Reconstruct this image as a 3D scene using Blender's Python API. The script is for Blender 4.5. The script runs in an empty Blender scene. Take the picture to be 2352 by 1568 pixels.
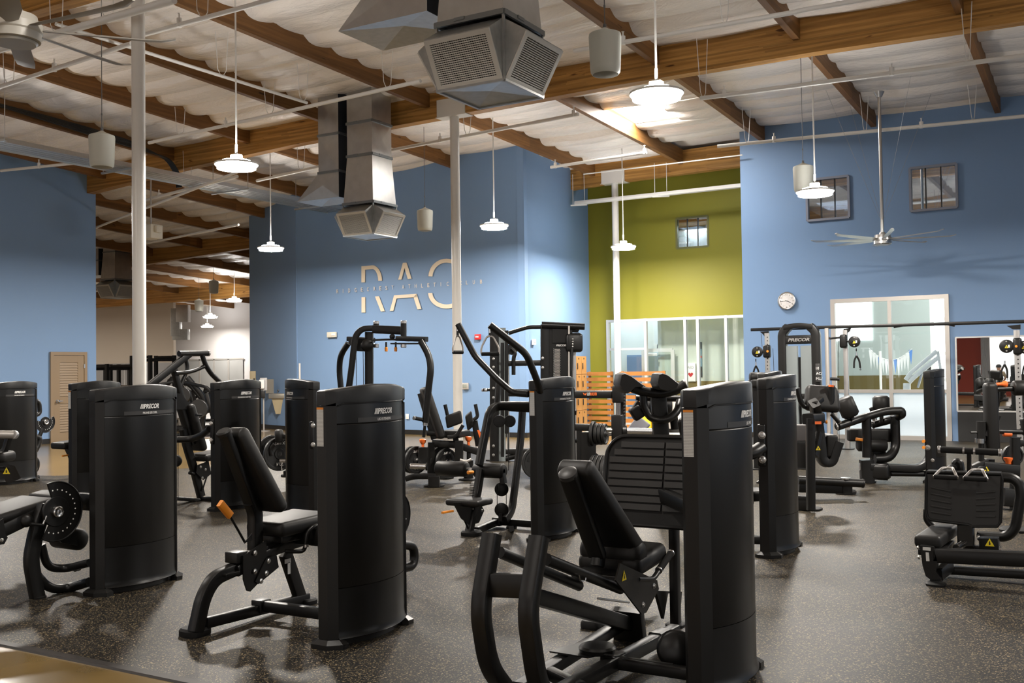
import bpy, math, random
from mathutils import Vector as V, Matrix, Quaternion
random.seed(7)
SC = bpy.context.scene
COL = SC.collection
# ------------------------------------------------------------------ camera
F = 2317.0; EYE = 1.65
YAW = math.radians(30.3); PITCH = math.atan(63 / 2317.0); ROLL = math.atan(.0139)
_f = V((-math.sin(YAW), math.cos(YAW), 0)); _r = V((math.cos(YAW), math.sin(YAW), 0)); _u = V((0, 0, 1))
f2 = _f * math.cos(PITCH) + _u * math.sin(PITCH); u2 = _u * math.cos(PITCH) - _f * math.sin(PITCH)
r3 = _r * math.cos(ROLL) - u2 * math.sin(ROLL); u3 = u2 * math.cos(ROLL) + _r * math.sin(ROLL)
CAM = V((0, 0, EYE))
cd = bpy.data.cameras.new('camera'); co = bpy.data.objects.new('camera', cd); COL.objects.link(co)
cd.sensor_width = 36; cd.lens = 36 * F / 2352; cd.clip_end = 400
co.matrix_world = Matrix(((r3.x, u3.x, -f2.x, CAM.x), (r3.y, u3.y, -f2.y, CAM.y), (r3.z, u3.z, -f2.z, CAM.z), (0, 0, 0, 1)))
SC.camera = co
SC.view_settings.view_transform = 'Standard'; SC.view_settings.look = 'None'
SC.view_settings.gamma = 1; SC.view_settings.use_curve_mapping = False
SC.view_settings.exposure = EXPO = 0.36
SC.cycles.use_denoising = True
SC.cycles.max_bounces = 8; SC.cycles.diffuse_bounces = 5; SC.cycles.glossy_bounces = 4; SC.cycles.transmission_bounces = 6
SC.cycles.transparent_max_bounces = 8; SC.cycles.sample_clamp_indirect = 6; SC.cycles.caustics_reflective = False; SC.cycles.caustics_refractive = False
# ------------------------------------------------------------------ daylight: an even bright sky seen through the glazing
W = bpy.data.worlds.new('sky'); SC.world = W; W.use_nodes = True
W.node_tree.nodes['Background'].inputs[0].default_value = (1, .965, .92, 1)
W.node_tree.nodes['Background'].inputs[1].default_value = SKY = 1.3
# high bay lamps and skylight: output in watts, used by their builders below
LAMP_W = 345.0; LENS_E = 14.0

# ------------------------------------------------------------------ photograph pixel -> point on a real plane (measuring helpers)
def ray(x, y): return f2 * F + r3 * (x - 1176) - u3 * (y - 784)
def _hit(x, y, ax, val):
    d = ray(x, y); t = (val - CAM[ax]) / d[ax]; return CAM + d * t
def PX(x, y, X): return _hit(x, y, 0, X)
def PY(x, y, Y): return _hit(x, y, 1, Y)
def PZ(x, y, Z=0.0): return _hit(x, y, 2, Z)
def PD(x, y, d):
    r = ray(x, y); return CAM + r * (d / r.dot(f2))
def PN(x, y, n, p):
    n = V(n); r = ray(x, y); return CAM + r * ((V(p) - CAM).dot(n) / r.dot(n))

# ------------------------------------------------------------------ mesh builder
def frame(d, up=V((0, 0, 1))):
    d = d.normalized()
    if abs(d.dot(up)) > .985: up = V((0, 1, 0)) if abs(d.y) < .9 else V((1, 0, 0))
    s = d.cross(up).normalized(); return s, s.cross(d).normalized()
def fillet(pts, rad, n=5):
    pts = [V(p) for p in pts]
    if rad <= 0 or len(pts) < 3: return pts
    out = [pts[0]]
    for i in range(1, len(pts) - 1):
        a, b, c = pts[i - 1], pts[i], pts[i + 1]
        la, lc = (a - b).length, (c - b).length
        if la < 1e-6 or lc < 1e-6: continue
        da, dc = (a - b) / la, (c - b) / lc
        t = min(rad, la * .48, lc * .48)
        p, q = b + da * t, b + dc * t
        for k in range(n + 1):
            s = k / n; out.append(p * (1 - s) ** 2 + b * 2 * s * (1 - s) + q * s * s)
    out.append(pts[-1]); return out
class M:
    def __init__(s): s.v = []; s.f = []
    def add(s, vs, fs):
        o = len(s.v); s.v += [V(p) for p in vs]; s.f += [[i + o for i in f] for f in fs]; return s
    def sweep(s, pts, sec, up=V((0, 0, 1)), closed=False):
        """sec: list of (side, up) offsets or function(t)->list"""
        n = len(pts); rings = []; N = None
        for i, p in enumerate(pts):
            d = (pts[min(i + 1, n - 1)] - pts[max(i - 1, 0)]) if not closed else pts[(i + 1) % n] - pts[i - 1]
            d.normalize()
            if N is None: S, N = frame(d, V(up))
            else:
                S = d.cross(N)
                if S.length < 1e-6: S, N = frame(d, V(up))
                S.normalize(); N = S.cross(d).normalized()
            k = sec(i / (n - 1)) if callable(sec) else sec
            sc = 1.0
            rings.append([p + S * a + N * b for a, b in k])
        m = len(rings[0]); vs = [q for r in rings for q in r]; fs = []
        for i in range(n if closed else n - 1):
            for j in range(m):
                k, l = (j + 1) % m, ((i + 1) % n) * m
                fs.append([i * m + j, i * m + k, l + k, l + j])
        if not closed: fs += [list(range(m))[::-1], list(range((n - 1) * m, n * m))]
        for q in fs: q.reverse()
        return s.add(vs, fs)
    def tube(s, pts, r, n=12, fil=.06, up=V((0, 0, 1)), closed=False, r1=None):
        pts = fillet(pts, fil) if not closed else [V(p) for p in pts]
        c = [(math.cos(2 * math.pi * k / n), math.sin(2 * math.pi * k / n)) for k in range(n)]
        if r1 is None: sec = [(a * r, b * r) for a, b in c]
        else: sec = lambda t: [(a * (r + (r1 - r) * t), b * (r + (r1 - r) * t)) for a, b in c]
        return s.sweep(pts, sec, up, closed)
    def bar(s, pts, w, h, rad=.3, fil=.06, up=V((0, 0, 1)), w1=None, h1=None):
        """rounded rectangular tube: w sideways, h along up; rad = corner share"""
        pts = fillet(pts, fil)
        def sec(t):
            ww = (w + ((w1 or w) - w) * t) / 2; hh = (h + ((h1 or h) - h) * t) / 2; q = min(ww, hh) * rad; o = []
            for cx, cy, a0 in ((ww - q, hh - q, 0), (-ww + q, hh - q, 90), (-ww + q, -hh + q, 180), (ww - q, -hh + q, 270)):
                for k in range(3):
                    a = math.radians(a0 + 45 * k); o.append((cx + q * math.cos(a), cy + q * math.sin(a)))
            return o
        return s.sweep(pts, sec, up)
    def rbox(s, c, size, R=None, rad=.02, k=2):
        """box with rounded edges"""
        h = [x / 2 for x in size]; rad = min([rad] + [x * .98 for x in h]); ax = []
        for e in h:
            t = [-e + rad * (1 - math.cos(math.pi / 2 * i / k)) if 0 else -e + rad * (i / k) for i in range(k + 1)]
            ax.append(t + [-x for x in t[::-1]] if e > rad * 1.001 else t[:-1] + [-x for x in t[::-1]])
        idx = {}; vs = []; fs = []
        def vid(i, j, l):
            key = (i, j, l)
            if key not in idx:
                p = V((ax[0][i], ax[1][j], ax[2][l]))
                q = V([max(-h[a] + rad, min(h[a] - rad, p[a])) for a in range(3)])
                d = p - q
                if d.length > 1e-9: p = q + d.normalized() * rad if True else p
                idx[key] = len(vs); vs.append(p)
            return idx[key]
        n = [len(a) - 1 for a in ax]
        for i in range(n[0]):
            for j in range(n[1]):
                fs.append([vid(i, j, 0), vid(i, j + 1, 0), vid(i + 1, j + 1, 0), vid(i + 1, j, 0)])
                fs.append([vid(i, j, n[2]), vid(i + 1, j, n[2]), vid(i + 1, j + 1, n[2]), vid(i, j + 1, n[2])])
        for i in range(n[0]):
            for l in range(n[2]):
                fs.append([vid(i, 0, l), vid(i + 1, 0, l), vid(i + 1, 0, l + 1), vid(i, 0, l + 1)])
                fs.append([vid(i, n[1], l), vid(i, n[1], l + 1), vid(i + 1, n[1], l + 1), vid(i + 1, n[1], l)])
        for j in range(n[1]):
            for l in range(n[2]):
                fs.append([vid(0, j, l), vid(0, j, l + 1), vid(0, j + 1, l + 1), vid(0, j + 1, l)])
                fs.append([vid(n[0], j, l), vid(n[0], j + 1, l), vid(n[0], j + 1, l + 1), vid(n[0], j, l + 1)])
        R = R or Matrix.Identity(3); c = V(c)
        return s.add([c + R @ p for p in vs], fs)
    def box(s, a, b):
        x0, y0, z0 = [min(a[i], b[i]) for i in range(3)]; x1, y1, z1 = [max(a[i], b[i]) for i in range(3)]
        return s.add([(x0, y0, z0), (x1, y0, z0), (x1, y1, z0), (x0, y1, z0), (x0, y0, z1), (x1, y0, z1), (x1, y1, z1), (x0, y1, z1)],
                     [[3, 2, 1, 0], [4, 5, 6, 7], [0, 1, 5, 4], [1, 2, 6, 5], [2, 3, 7, 6], [3, 0, 4, 7]])
    def beam(s, p, q, w, h, up=V((0, 0, 1))):
        return s.sweep([V(p), V(q)], [(w / 2, h / 2), (-w / 2, h / 2), (-w / 2, -h / 2), (w / 2, -h / 2)], up)
    def lathe(s, p, axis, prof, n=20):
        """prof: list of (distance along axis, radius)"""
        p = V(p); axis = V(axis).normalized(); S, N = frame(axis); vs = []; fs = []
        for t, r in prof:
            for k in range(n):
                a = 2 * math.pi * k / n; vs.append(p + axis * t + (S * math.cos(a) + N * math.sin(a)) * r)
        for i in range(len(prof) - 1):
            for k in range(n):
                l = (k + 1) % n; fs.append([i * n + k, i * n + l, (i + 1) * n + l, (i + 1) * n + k])
        fs += [list(range(n))[::-1], list(range((len(prof) - 1) * n, len(prof) * n))]
        for q in fs: q.reverse()
        return s.add(vs, fs)
    def cyl(s, p, q, r, n=16, bev=.0, r1=None):
        p, q = V(p), V(q); L = (q - p).length; r1 = r if r1 is None else r1
        b = min(bev, L * .4)
        pr = [(0, r - b), (b, r), (L - b, r1), (L, r1 - b)] if b > 0 else [(0, r), (L, r1)]
        return s.lathe(p, q - p, pr, n)
    def plate(s, pts, off, bev=0.0):
        """polygon of points extruded by vector off"""
        pts = [V(p) for p in pts]; off = V(off); n = len(pts)
        fs = [list(range(n))[::-1], list(range(n, 2 * n))] + [[i, (i + 1) % n, n + (i + 1) % n, n + i] for i in range(n)]
        nn = V((0, 0, 0))
        for i in range(n): nn += pts[i].cross(pts[(i + 1) % n])
        if nn.dot(off) < 0: fs = [f[::-1] for f in fs]
        return s.add(pts + [p + off for p in pts], fs)
    def prism(s, poly, z0, z1):
        return s.plate([(x, y, z0) for x, y in poly], (0, 0, z1 - z0))
    def bolt(s, p, d, r=.012, h=.01):
        d = V(d).normalized(); return s.lathe(V(p) - d * .004, d, [(0, r), (h * .6 + .004, r), (h + .004, r * .6)], 8)
    def mesh(s, name, mat, off=V((0, 0, 0)), ang=38, weld=False):
        me = bpy.data.meshes.new(name); off = V(off)
        me.from_pydata([(p - off)[:] for p in s.v], [], s.f)
        for m_ in (mat if isinstance(mat, (list, tuple)) else [mat]): me.materials.append(m_)
        me.polygons.foreach_set('use_smooth', [True] * len(me.polygons))
        me.set_sharp_from_angle(angle=math.radians(ang)); me.update()
        return me
def link(name, me, parent=None):
    o = bpy.data.objects.new(name, me); COL.objects.link(o)
    if parent is not None: o.parent = parent
    return o
def rootloc(p):
    l = V((0, 0, 0))
    while p is not None: l += p.location; p = p.parent
    return l
def part(name, m, mat, parent, label=None, kind=None, ang=38):
    o = link(name, m.mesh(name, mat, rootloc(parent), ang), parent)
    if label: o['label'] = label
    if kind: o['kind'] = kind
    return o
def tag(o, label, cat=None, group=None, kind=None):
    o['label'] = label
    if cat: o['category'] = cat
    if group: o['group'] = group
    if kind: o['kind'] = kind
    return o
def thing(name, label, cat, loc, group=None):
    o = bpy.data.objects.new(name, None); COL.objects.link(o); o.location = V(loc); o.empty_display_size = .1
    return tag(o, label, cat, group)
def solo(name, m, mat, label, cat, group=None, ang=38):
    return tag(link(name, m.mesh(name, mat, (0, 0, 0), ang)), label, cat, group)
def struct(name, m, mat, label=None, parent=None, ang=30):
    o = link(name, m.mesh(name, mat, rootloc(parent), ang), parent)
    if parent is None: o['kind'] = 'structure'
    if label: o['label'] = label
    return o
def rotz(a): return Matrix.Rotation(a, 3, 'Z')
def axes(x, y, z): return Matrix(((x.x, y.x, z.x), (x.y, y.y, z.y), (x.z, y.z, z.z)))
# ------------------------------------------------------------------ materials
def mat(name, col, rough=.5, metal=0.0, spec=.5, noise=0, nscale=30, bump=0, bscale=200, emit=0, coat=0, detail=4, sub=None):
    m = bpy.data.materials.new(name); m.use_nodes = True; nt = m.node_tree; b = nt.nodes['Principled BSDF']
    b.inputs['Base Color'].default_value = (*col, 1); b.inputs['Roughness'].default_value = rough
    b.inputs['Metallic'].default_value = metal; b.inputs['Specular IOR Level'].default_value = spec
    if coat: b.inputs['Coat Weight'].default_value = coat; b.inputs['Coat Roughness'].default_value = .1
    if emit: b.inputs['Emission Color'].default_value = (*col, 1); b.inputs['Emission Strength'].default_value = emit
    if noise or bump:
        tc = nt.nodes.new('ShaderNodeTexCoord'); n = nt.nodes.new('ShaderNodeTexNoise'); n.inputs['Scale'].default_value = nscale; n.inputs['Detail'].default_value = detail
        nt.links.new(tc.outputs['Object'], n.inputs['Vector'])
        if noise:
            mx = nt.nodes.new('ShaderNodeMix'); mx.data_type = 'RGBA'
            c2 = tuple(max(0, c * (1 - noise)) for c in col); c3 = tuple(min(1, c * (1 + noise)) for c in col)
            mx.inputs[6].default_value = (*c2, 1); mx.inputs[7].default_value = (*c3, 1)
            nt.links.new(n.outputs['Fac'], mx.inputs[0]); nt.links.new(mx.outputs[2], b.inputs['Base Color'])
        if bump:
            n2 = nt.nodes.new('ShaderNodeTexNoise'); n2.inputs['Scale'].default_value = bscale; nt.links.new(tc.outputs['Object'], n2.inputs['Vector'])
            bp = nt.nodes.new('ShaderNodeBump'); bp.inputs['Strength'].default_value = bump; bp.inputs['Distance'].default_value = .01
            nt.links.new(n2.outputs['Fac'], bp.inputs['Height']); nt.links.new(bp.outputs['Normal'], b.inputs['Normal'])
    return m
def nodes(m): return m.node_tree.nodes, m.node_tree.links, m.node_tree.nodes['Principled BSDF']
BLACK = mat('black_powder_coat', (.007, .0067, .0064), .36, spec=.38, bump=.05, bscale=900)
PANEL = mat('black_plastic_cover', (.006, .0057, .0054), .31, spec=.38, bump=.03, bscale=700)
HEADER = mat('gloss_black_header', (.008, .008, .008), .3, spec=.45)
STRIP = mat('grey_name_strip', (.03, .029, .029), .45)
VINYL = mat('black_vinyl', (.011, .0103, .0097), .48, spec=.32, bump=.06, bscale=350)
RUBBER = mat('black_rubber', (.009, .0088, .0086), .6, spec=.3, bump=.1, bscale=400)
TREAD = mat('ribbed_tread_plastic', (.022, .021, .02), .45, spec=.5, bump=.05, bscale=300)
GRIP = mat('foam_grip', (.01, .0097, .0094), .8, spec=.25, bump=.2, bscale=600)
STEEL = mat('polished_steel', (.62, .61, .6), .22, 1.0)
ALU = mat('brushed_aluminium', (.55, .54, .53), .35, 1.0)
BOLT = mat('zinc_bolt', (.6, .59, .57), .3, 1.0)
ORANGE = mat('orange_plastic', (.75, .25, .02), .4)
ORANGE2 = mat('bright_orange_plastic', (.85, .16, .03), .4)
WHITE = mat('white_print', (.8, .79, .77), .5)
PAPER = mat('label_paper', (.62, .62, .6), .5, noise=.12, nscale=120)
YELLOW = mat('warning_yellow', (.8, .62, .02), .45)
CABLE = mat('black_cable', (.01, .01, .01), .35)
IRON = mat('black_cast_iron', (.009, .0088, .0086), .42, spec=.5, bump=.06, bscale=300)
SMOKE = mat('smoked_shroud', (.2, .225, .23), .25, spec=.5)
# ------------------------------------------------------------------ setting materials
def wallmat(name, col, rough=.55):
    m = mat(name, col, rough, spec=.3, noise=.05, nscale=.6, bump=.04, bscale=120); return m
BLUE = wallmat('blue_paint', (.185, .295, .48)); BLUE_D = BLUE
GREEN = wallmat('olive_green_paint', (.21, .195, .016))
BEIGE = wallmat('beige_paint', (.5, .43, .35)); PALE = wallmat('pale_wall_paint', (.74, .73, .74)); REDP = wallmat('red_paint', (.22, .03, .015))
MINT = wallmat('pale_aqua_paint', (.62, .70, .74)); SAGE = wallmat('sage_paint', (.48, .51, .46)); OLIVE = wallmat('olive_brown_paint', (.16, .12, .04))
BASEB = mat('black_vinyl_base', (.012, .011, .01), .4)
WHITEP = mat('white_enamel', (.78, .76, .72), .4, noise=.03, nscale=3)
CREAM = mat('cream_column_paint', (.74, .71, .66), .32, noise=.03, nscale=2)
PIPE = mat('white_pipe_paint', (.74, .72, .68), .4)
GALV = mat('galvanised_sheet', (.5, .49, .47), .33, .9, noise=.18, nscale=6, bump=.03, bscale=8)
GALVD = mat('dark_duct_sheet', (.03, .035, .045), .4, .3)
TRAYM = mat('tray_galvanised', (.62, .62, .6), .3, .9, noise=.1, nscale=40)
DUCTFLEX = mat('grille_white_metal', (.62, .6, .55), .45)
SPK = mat('speaker_plastic', (.6, .6, .53), .5)
FRAMEM = mat('satin_aluminium_frame', (.5, .47, .44), .4, .5)
DOORP = mat('tan_door_paint', (.25, .18, .11), .45)
ORW = mat('orange_maple', (.36, .14, .028), .45, noise=.2, nscale=5)
LOCK = mat('maple_locker', (.38, .18, .045), .45, noise=.12, nscale=4)
def glassmat(name, tint, alpha):
    m = bpy.data.materials.new(name); m.use_nodes = True; nt = m.node_tree; nt.nodes.clear()
    o = nt.nodes.new('ShaderNodeOutputMaterial'); mx = nt.nodes.new('ShaderNodeMixShader'); t = nt.nodes.new('ShaderNodeBsdfTransparent'); g = nt.nodes.new('ShaderNodeBsdfGlossy')
    t.inputs[0].default_value = (*tint, 1); g.inputs['Roughness'].default_value = .02; g.inputs[0].default_value = (.9, .95, 1, 1)
    mx.inputs[0].default_value = alpha; nt.links.new(t.outputs[0], mx.inputs[1]); nt.links.new(g.outputs[0], mx.inputs[2]); nt.links.new(mx.outputs[0], o.inputs[0]); return m
GLASS = glassmat('clear_glass', (.95, .975, .965), .05); GLASS2 = glassmat('reflective_glass', (.35, .38, .42), .45)
MIRROR = mat('mirror_silver', (.88, .9, .9), .01, 1.0)
FROST = bpy.data.materials.new('frosted_film'); FROST.use_nodes = True; _n = FROST.node_tree; _m = _n.nodes.new('ShaderNodeMixShader'); _t = _n.nodes.new('ShaderNodeBsdfTranslucent'); _t.inputs[0].default_value = (.86, .93, .97, 1); _n.nodes['Principled BSDF'].inputs['Base Color'].default_value = (.84, .89, .92, 1)
_n.links.new(_n.nodes['Principled BSDF'].outputs[0], _m.inputs[1]); _n.links.new(_t.outputs[0], _m.inputs[2]); _n.links.new(_m.outputs[0], _n.nodes['Material Output'].inputs[0])
# wood
def wood(name, c1, c2, lam=.038, axis='X'):
    m = bpy.data.materials.new(name); m.use_nodes = True; N, L, B = nodes(m); B.inputs['Roughness'].default_value = .55; B.inputs['Specular IOR Level'].default_value = .3
    tc = N.new('ShaderNodeTexCoord'); mp = N.new('ShaderNodeMapping'); L.new(tc.outputs['Object'], mp.inputs[0])
    mp.inputs['Scale'].default_value = (.35, 8, 9) if axis == 'X' else (8, .35, 9)
    n = N.new('ShaderNodeTexNoise'); n.inputs['Scale'].default_value = 2.2; n.inputs['Detail'].default_value = 6; n.inputs['Roughness'].default_value = .6; L.new(mp.outputs[0], n.inputs[0])
    r = N.new('ShaderNodeValToRGB'); r.color_ramp.elements[0].position = .3; r.color_ramp.elements[0].color = (*c1, 1); r.color_ramp.elements[1].position = .68; r.color_ramp.elements[1].color = (*c2, 1)
    L.new(n.outputs[0], r.inputs[0])
    # boards of the lamination differ in tone: cells long in the grain direction, one lamella high
    m2 = N.new('ShaderNodeMapping'); L.new(tc.outputs['Object'], m2.inputs[0]); m2.inputs['Scale'].default_value = (.28, .01, 1 / lam) if axis == 'X' else (.01, .28, 1 / lam)
    vo = N.new('ShaderNodeTexVoronoi'); vo.distance = 'CHEBYCHEV'; vo.inputs['Scale'].default_value = 1; vo.inputs['Randomness'].default_value = .35; L.new(m2.outputs[0], vo.inputs[0])
    hs = N.new('ShaderNodeSeparateColor'); L.new(vo.outputs['Color'], hs.inputs[0])
    mr = N.new('ShaderNodeMapRange'); mr.inputs[3].default_value = .72; mr.inputs[4].default_value = 1.2; L.new(hs.outputs[0], mr.inputs[0])
    mx = N.new('ShaderNodeMix'); mx.data_type = 'RGBA'; mx.blend_type = 'MULTIPLY'; mx.inputs[0].default_value = 1; L.new(r.outputs[0], mx.inputs[6]); L.new(mr.outputs[0], mx.inputs[7])
    # dark knots
    m3 = N.new('ShaderNodeMapping'); L.new(tc.outputs['Object'], m3.inputs[0]); m3.inputs['Scale'].default_value = (2.2, 9, 12) if axis == 'X' else (9, 2.2, 12)
    k = N.new('ShaderNodeTexNoise'); k.inputs['Scale'].default_value = 1; k.inputs['Detail'].default_value = 2; L.new(m3.outputs[0], k.inputs[0])
    kr = N.new('ShaderNodeValToRGB'); kr.color_ramp.elements[0].position = .70; kr.color_ramp.elements[0].color = (1, 1, 1, 1); kr.color_ramp.elements[1].position = .76; kr.color_ramp.elements[1].color = (.22, .15, .1, 1); L.new(k.outputs[0], kr.inputs[0])
    my = N.new('ShaderNodeMix'); my.data_type = 'RGBA'; my.blend_type = 'MULTIPLY'; my.inputs[0].default_value = 1; L.new(mx.outputs[2], my.inputs[6]); L.new(kr.outputs[0], my.inputs[7])
    L.new(my.outputs[2], B.inputs['Base Color']); return m
GLULAM = wood('glulam', (.27, .125, .025), (.50, .262, .072)); SAWN = wood('sawn_purlin', (.15, .066, .017), (.25, .118, .036), .3, 'Y')
# floors
def rubbermat():
    m = bpy.data.materials.new('speckled_rubber'); m.use_nodes = True; N, L, B = nodes(m)
    tc = N.new('ShaderNodeTexCoord'); v = N.new('ShaderNodeTexVoronoi'); v.inputs['Scale'].default_value = 150; L.new(tc.outputs['Object'], v.inputs[0])
    sp = N.new('ShaderNodeSeparateColor'); L.new(v.outputs['Color'], sp.inputs[0])
    r = N.new('ShaderNodeValToRGB'); e = r.color_ramp; e.interpolation = 'CONSTANT'; e.elements[0].color = (.0095, .0087, .0078, 1); e.elements[1].position = .66; e.elements[1].color = (.02, .0178, .0152, 1)
    for p, c in ((.82, (.1, .076, .042, 1)), (.925, (.26, .2, .115, 1))): x = e.elements.new(p); x.color = c
    L.new(sp.outputs[0], r.inputs[0])
    n = N.new('ShaderNodeTexNoise'); n.inputs['Scale'].default_value = 1.1; n.inputs['Detail'].default_value = 4; L.new(tc.outputs['Object'], n.inputs[0])
    mr = N.new('ShaderNodeMapRange'); mr.inputs[3].default_value = .8; mr.inputs[4].default_value = 1.25; L.new(n.outputs[0], mr.inputs[0])
    mx = N.new('ShaderNodeMix'); mx.data_type = 'RGBA'; mx.blend_type = 'MULTIPLY'; mx.inputs[0].default_value = 1; L.new(r.outputs[0], mx.inputs[6]); L.new(mr.outputs[0], mx.inputs[7]); L.new(mx.outputs[2], B.inputs['Base Color'])
    r2 = N.new('ShaderNodeMapRange'); r2.inputs[3].default_value = .36; r2.inputs[4].default_value = .5; L.new(n.outputs[0], r2.inputs[0]); L.new(r2.outputs[0], B.inputs['Roughness'])
    B.inputs['Specular IOR Level'].default_value = .22
    n2 = N.new('ShaderNodeTexNoise'); n2.inputs['Scale'].default_value = 240; L.new(tc.outputs['Object'], n2.inputs[0])
    b = N.new('ShaderNodeBump'); b.inputs['Strength'].default_value = .35; b.inputs['Distance'].default_value = .004; L.new(n2.outputs[0], b.inputs['Height']); L.new(b.outputs[0], B.inputs['Normal']); return m
RUBFLOOR = rubbermat()
CONC = mat('polished_tan_concrete', (.17, .112, .04), .2, spec=.5, noise=.3, nscale=1.6, bump=.015, bscale=3, detail=6)
LENS = mat('lamp_lens', (1, .97, .93), .4, emit=LENS_E)
# ------------------------------------------------------------------ roof shape
BY = [1.38, 9.0, 16.6, 24.22, 31.84, 39.46]            # lines of the laminated beams
def lerp(x, T):
    if x <= T[0][0]: return T[0][1]
    for (a, p), (b, q) in zip(T, T[1:]):
        if x <= b: return p + (q - p) * (x - a) / (b - a)
    return T[-1][1]
GX = [(-60, 6.3), (-30, 6.5), (-22, 6.85), (-18.5, 7.08), (-15, 7.22), (-11, 7.28), (-7.5, 7.33), (-4, 7.33), (0, 7.25), (8, 7.1)]
SX = [(-60, .05), (-22, .055), (-17, .045), (-12, .022), (8, .02)]
def roof(x, y): return lerp(x, GX) - lerp(x, SX) * (y - 16.6)
PUR = [-1.72 - 2.45 * k for k in range(-4, 25)]
ceil = M()                                              # roof deck
xs = [-60, -45, -30, -22, -18.5, -15, -11, -7.5, -4, 0, 8.3]; ys = [-9.2, 1, 9, 16.6, 24.2, 32, 40, 52]
for i in range(len(xs) - 1):
    for j in range(len(ys) - 1):
        a, b, c, d = xs[i], xs[i + 1], ys[j], ys[j + 1]
        if b > -7 and c >= 24: continue
        ceil.plate([(a, c, roof(a, c) + .06), (a, d, roof(a, d) + .06), (b, d, roof(b, d) + .06), (b, c, roof(b, c) + .06)], (0, 0, .1))
ceiling = struct('ceiling', ceil, WHITEP)
# insulation blankets draped between the purlins, one per bay
def blanketmat():
    m = mat('white_vinyl_blanket', (.90, .845, .79), .27, spec=.5); N, L, B = nodes(m)
    tc = N.new('ShaderNodeTexCoord'); mp = N.new('ShaderNodeMapping'); mp.inputs['Scale'].default_value = (.9, 3.4, 2); L.new(tc.outputs['Object'], mp.inputs[0])
    n = N.new('ShaderNodeTexNoise'); n.inputs['Scale'].default_value = 1.2; n.inputs['Detail'].default_value = 6; n.inputs['Roughness'].default_value = .6; n.inputs['Distortion'].default_value = 1.2; L.new(mp.outputs[0], n.inputs[0])
    m2 = N.new('ShaderNodeMapping'); m2.inputs['Scale'].default_value = (2.2, 9, 4); m2.inputs['Rotation'].default_value = (0, 0, .25); L.new(tc.outputs['Object'], m2.inputs[0])
    n2 = N.new('ShaderNodeTexNoise'); n2.noise_type = 'RIDGED_MULTIFRACTAL'; n2.inputs['Scale'].default_value = .9; n2.inputs['Detail'].default_value = 3; L.new(m2.outputs[0], n2.inputs[0])
    ad = N.new('ShaderNodeMath'); ad.operation = 'MULTIPLY_ADD'; ad.inputs[1].default_value = .12; L.new(n2.outputs[0], ad.inputs[0]); L.new(n.outputs[0], ad.inputs[2])
    b = N.new('ShaderNodeBump'); b.inputs['Strength'].default_value = .75; b.inputs['Distance'].default_value = .09; L.new(ad.outputs[0], b.inputs['Height']); L.new(b.outputs[0], B.inputs['Normal']); return m
BLANKET = blanketmat()
def blanket(x0, x1, y0, y1, seed):
    rr = random.Random(seed); nx = 9; per = rr.uniform(.66, .8); ny = max(4, int((y1 - y0) / per * 10)); m = M(); vs = []; fs = []
    amp = [rr.uniform(.06, .15) for _ in range(60)]; ph = rr.random()
    for j in range(ny + 1):
        y = y0 + (y1 - y0) * j / ny; t = (y - y0) / per + ph; k = int(t); u = t - k
        for i in range(nx + 1):
            s = i / nx; x = x0 + (x1 - x0) * s
            q_ = u ** .62; sc = math.sin(math.pi * q_) ** .8 * amp[k] * (1 + .25 * math.sin(3 * s + k))
            edge = .7 + .3 * math.sin(math.pi * s) + .2 * math.sin(5 * s + seed + k)
            vs.append((x, y, roof(x, y) - .03 - sc * (.75 + .25 * edge) - .04 * math.sin(math.pi * s)))
    for j in range(ny):
        for i in range(nx):
            a = j * (nx + 1) + i; fs.append([a, a + nx + 1, a + nx + 2, a + 1])
    m.add(vs, fs); return m
for bi in range(-1, len(BY) - 1):
    ya = (-9 if bi < 0 else BY[bi] + .12); yb = BY[bi + 1] - .12
    for k in range(len(PUR) - 1):
        x1, x0 = PUR[k] - .05, PUR[k + 1] + .05
        if x0 < -52 or (x0 < -30 and yb < 20): continue
        if x1 > -6 and ya > 24: continue
        if x0 < -23 and yb < 17: continue
        y_end = yb
        if x1 > -7.2 and ya > 16 and ya < 24: y_end = 22.9
        if k in (6,) and 16 < ya < 17:                   # the bay with the skylight
            struct('insulation_blanket', blanket(x0, x1, ya, 19.45, k * 31 + bi), BLANKET, None, ceiling); struct('insulation_blanket', blanket(x0, x1, 21.1, y_end, k * 37 + bi), BLANKET, None, ceiling); struct('insulation_blanket', blanket(-7.86, x1, 19.42, 21.12, k * 41 + bi), BLANKET, None, ceiling)
            continue
        struct('insulation_blanket', blanket(x0, x1, ya, y_end, k * 31 + bi), BLANKET, None, ceiling)
# beams, in lengths between hinges that follow the fall of the roof
def run(name, Y, xs, w, dz0, dz1, m_):
    m = M()
    for a, b in zip(xs, xs[1:]):
        za, zb = roof(a, Y), roof(b, Y)
        p = [(a, Y - w / 2, za + dz0), (b, Y - w / 2, zb + dz0), (b, Y - w / 2, zb + dz1), (a, Y - w / 2, za + dz1)]
        m.plate(p, (0, w, 0))
    return struct(name, m, m_)
for Y, xs_ in zip(BY, ([-22, -17, -11, -4, 8], [-22, -17, -11, -4, 8], [-22, -18.5, -15, -11, -7.5, -4, 0, 8], [-52, -30, -22, -15, -11, -7.1], [-52, -30, -19], [-52, -30, -19])):
    run('beam', Y, xs_, .22, -.02, -.62 if Y < 30 else -.75, GLULAM)
def purlin(x, ya, yb):
    m = M(); p = [(x - .055, ya, roof(x, ya) - .38), (x - .055, yb, roof(x, yb) - .38), (x - .055, yb, roof(x, yb) - .01), (x - .055, ya, roof(x, ya) - .01)]
    m.plate(p, (.11, 0, 0)); return struct('purlin', m, SAWN)
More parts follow.
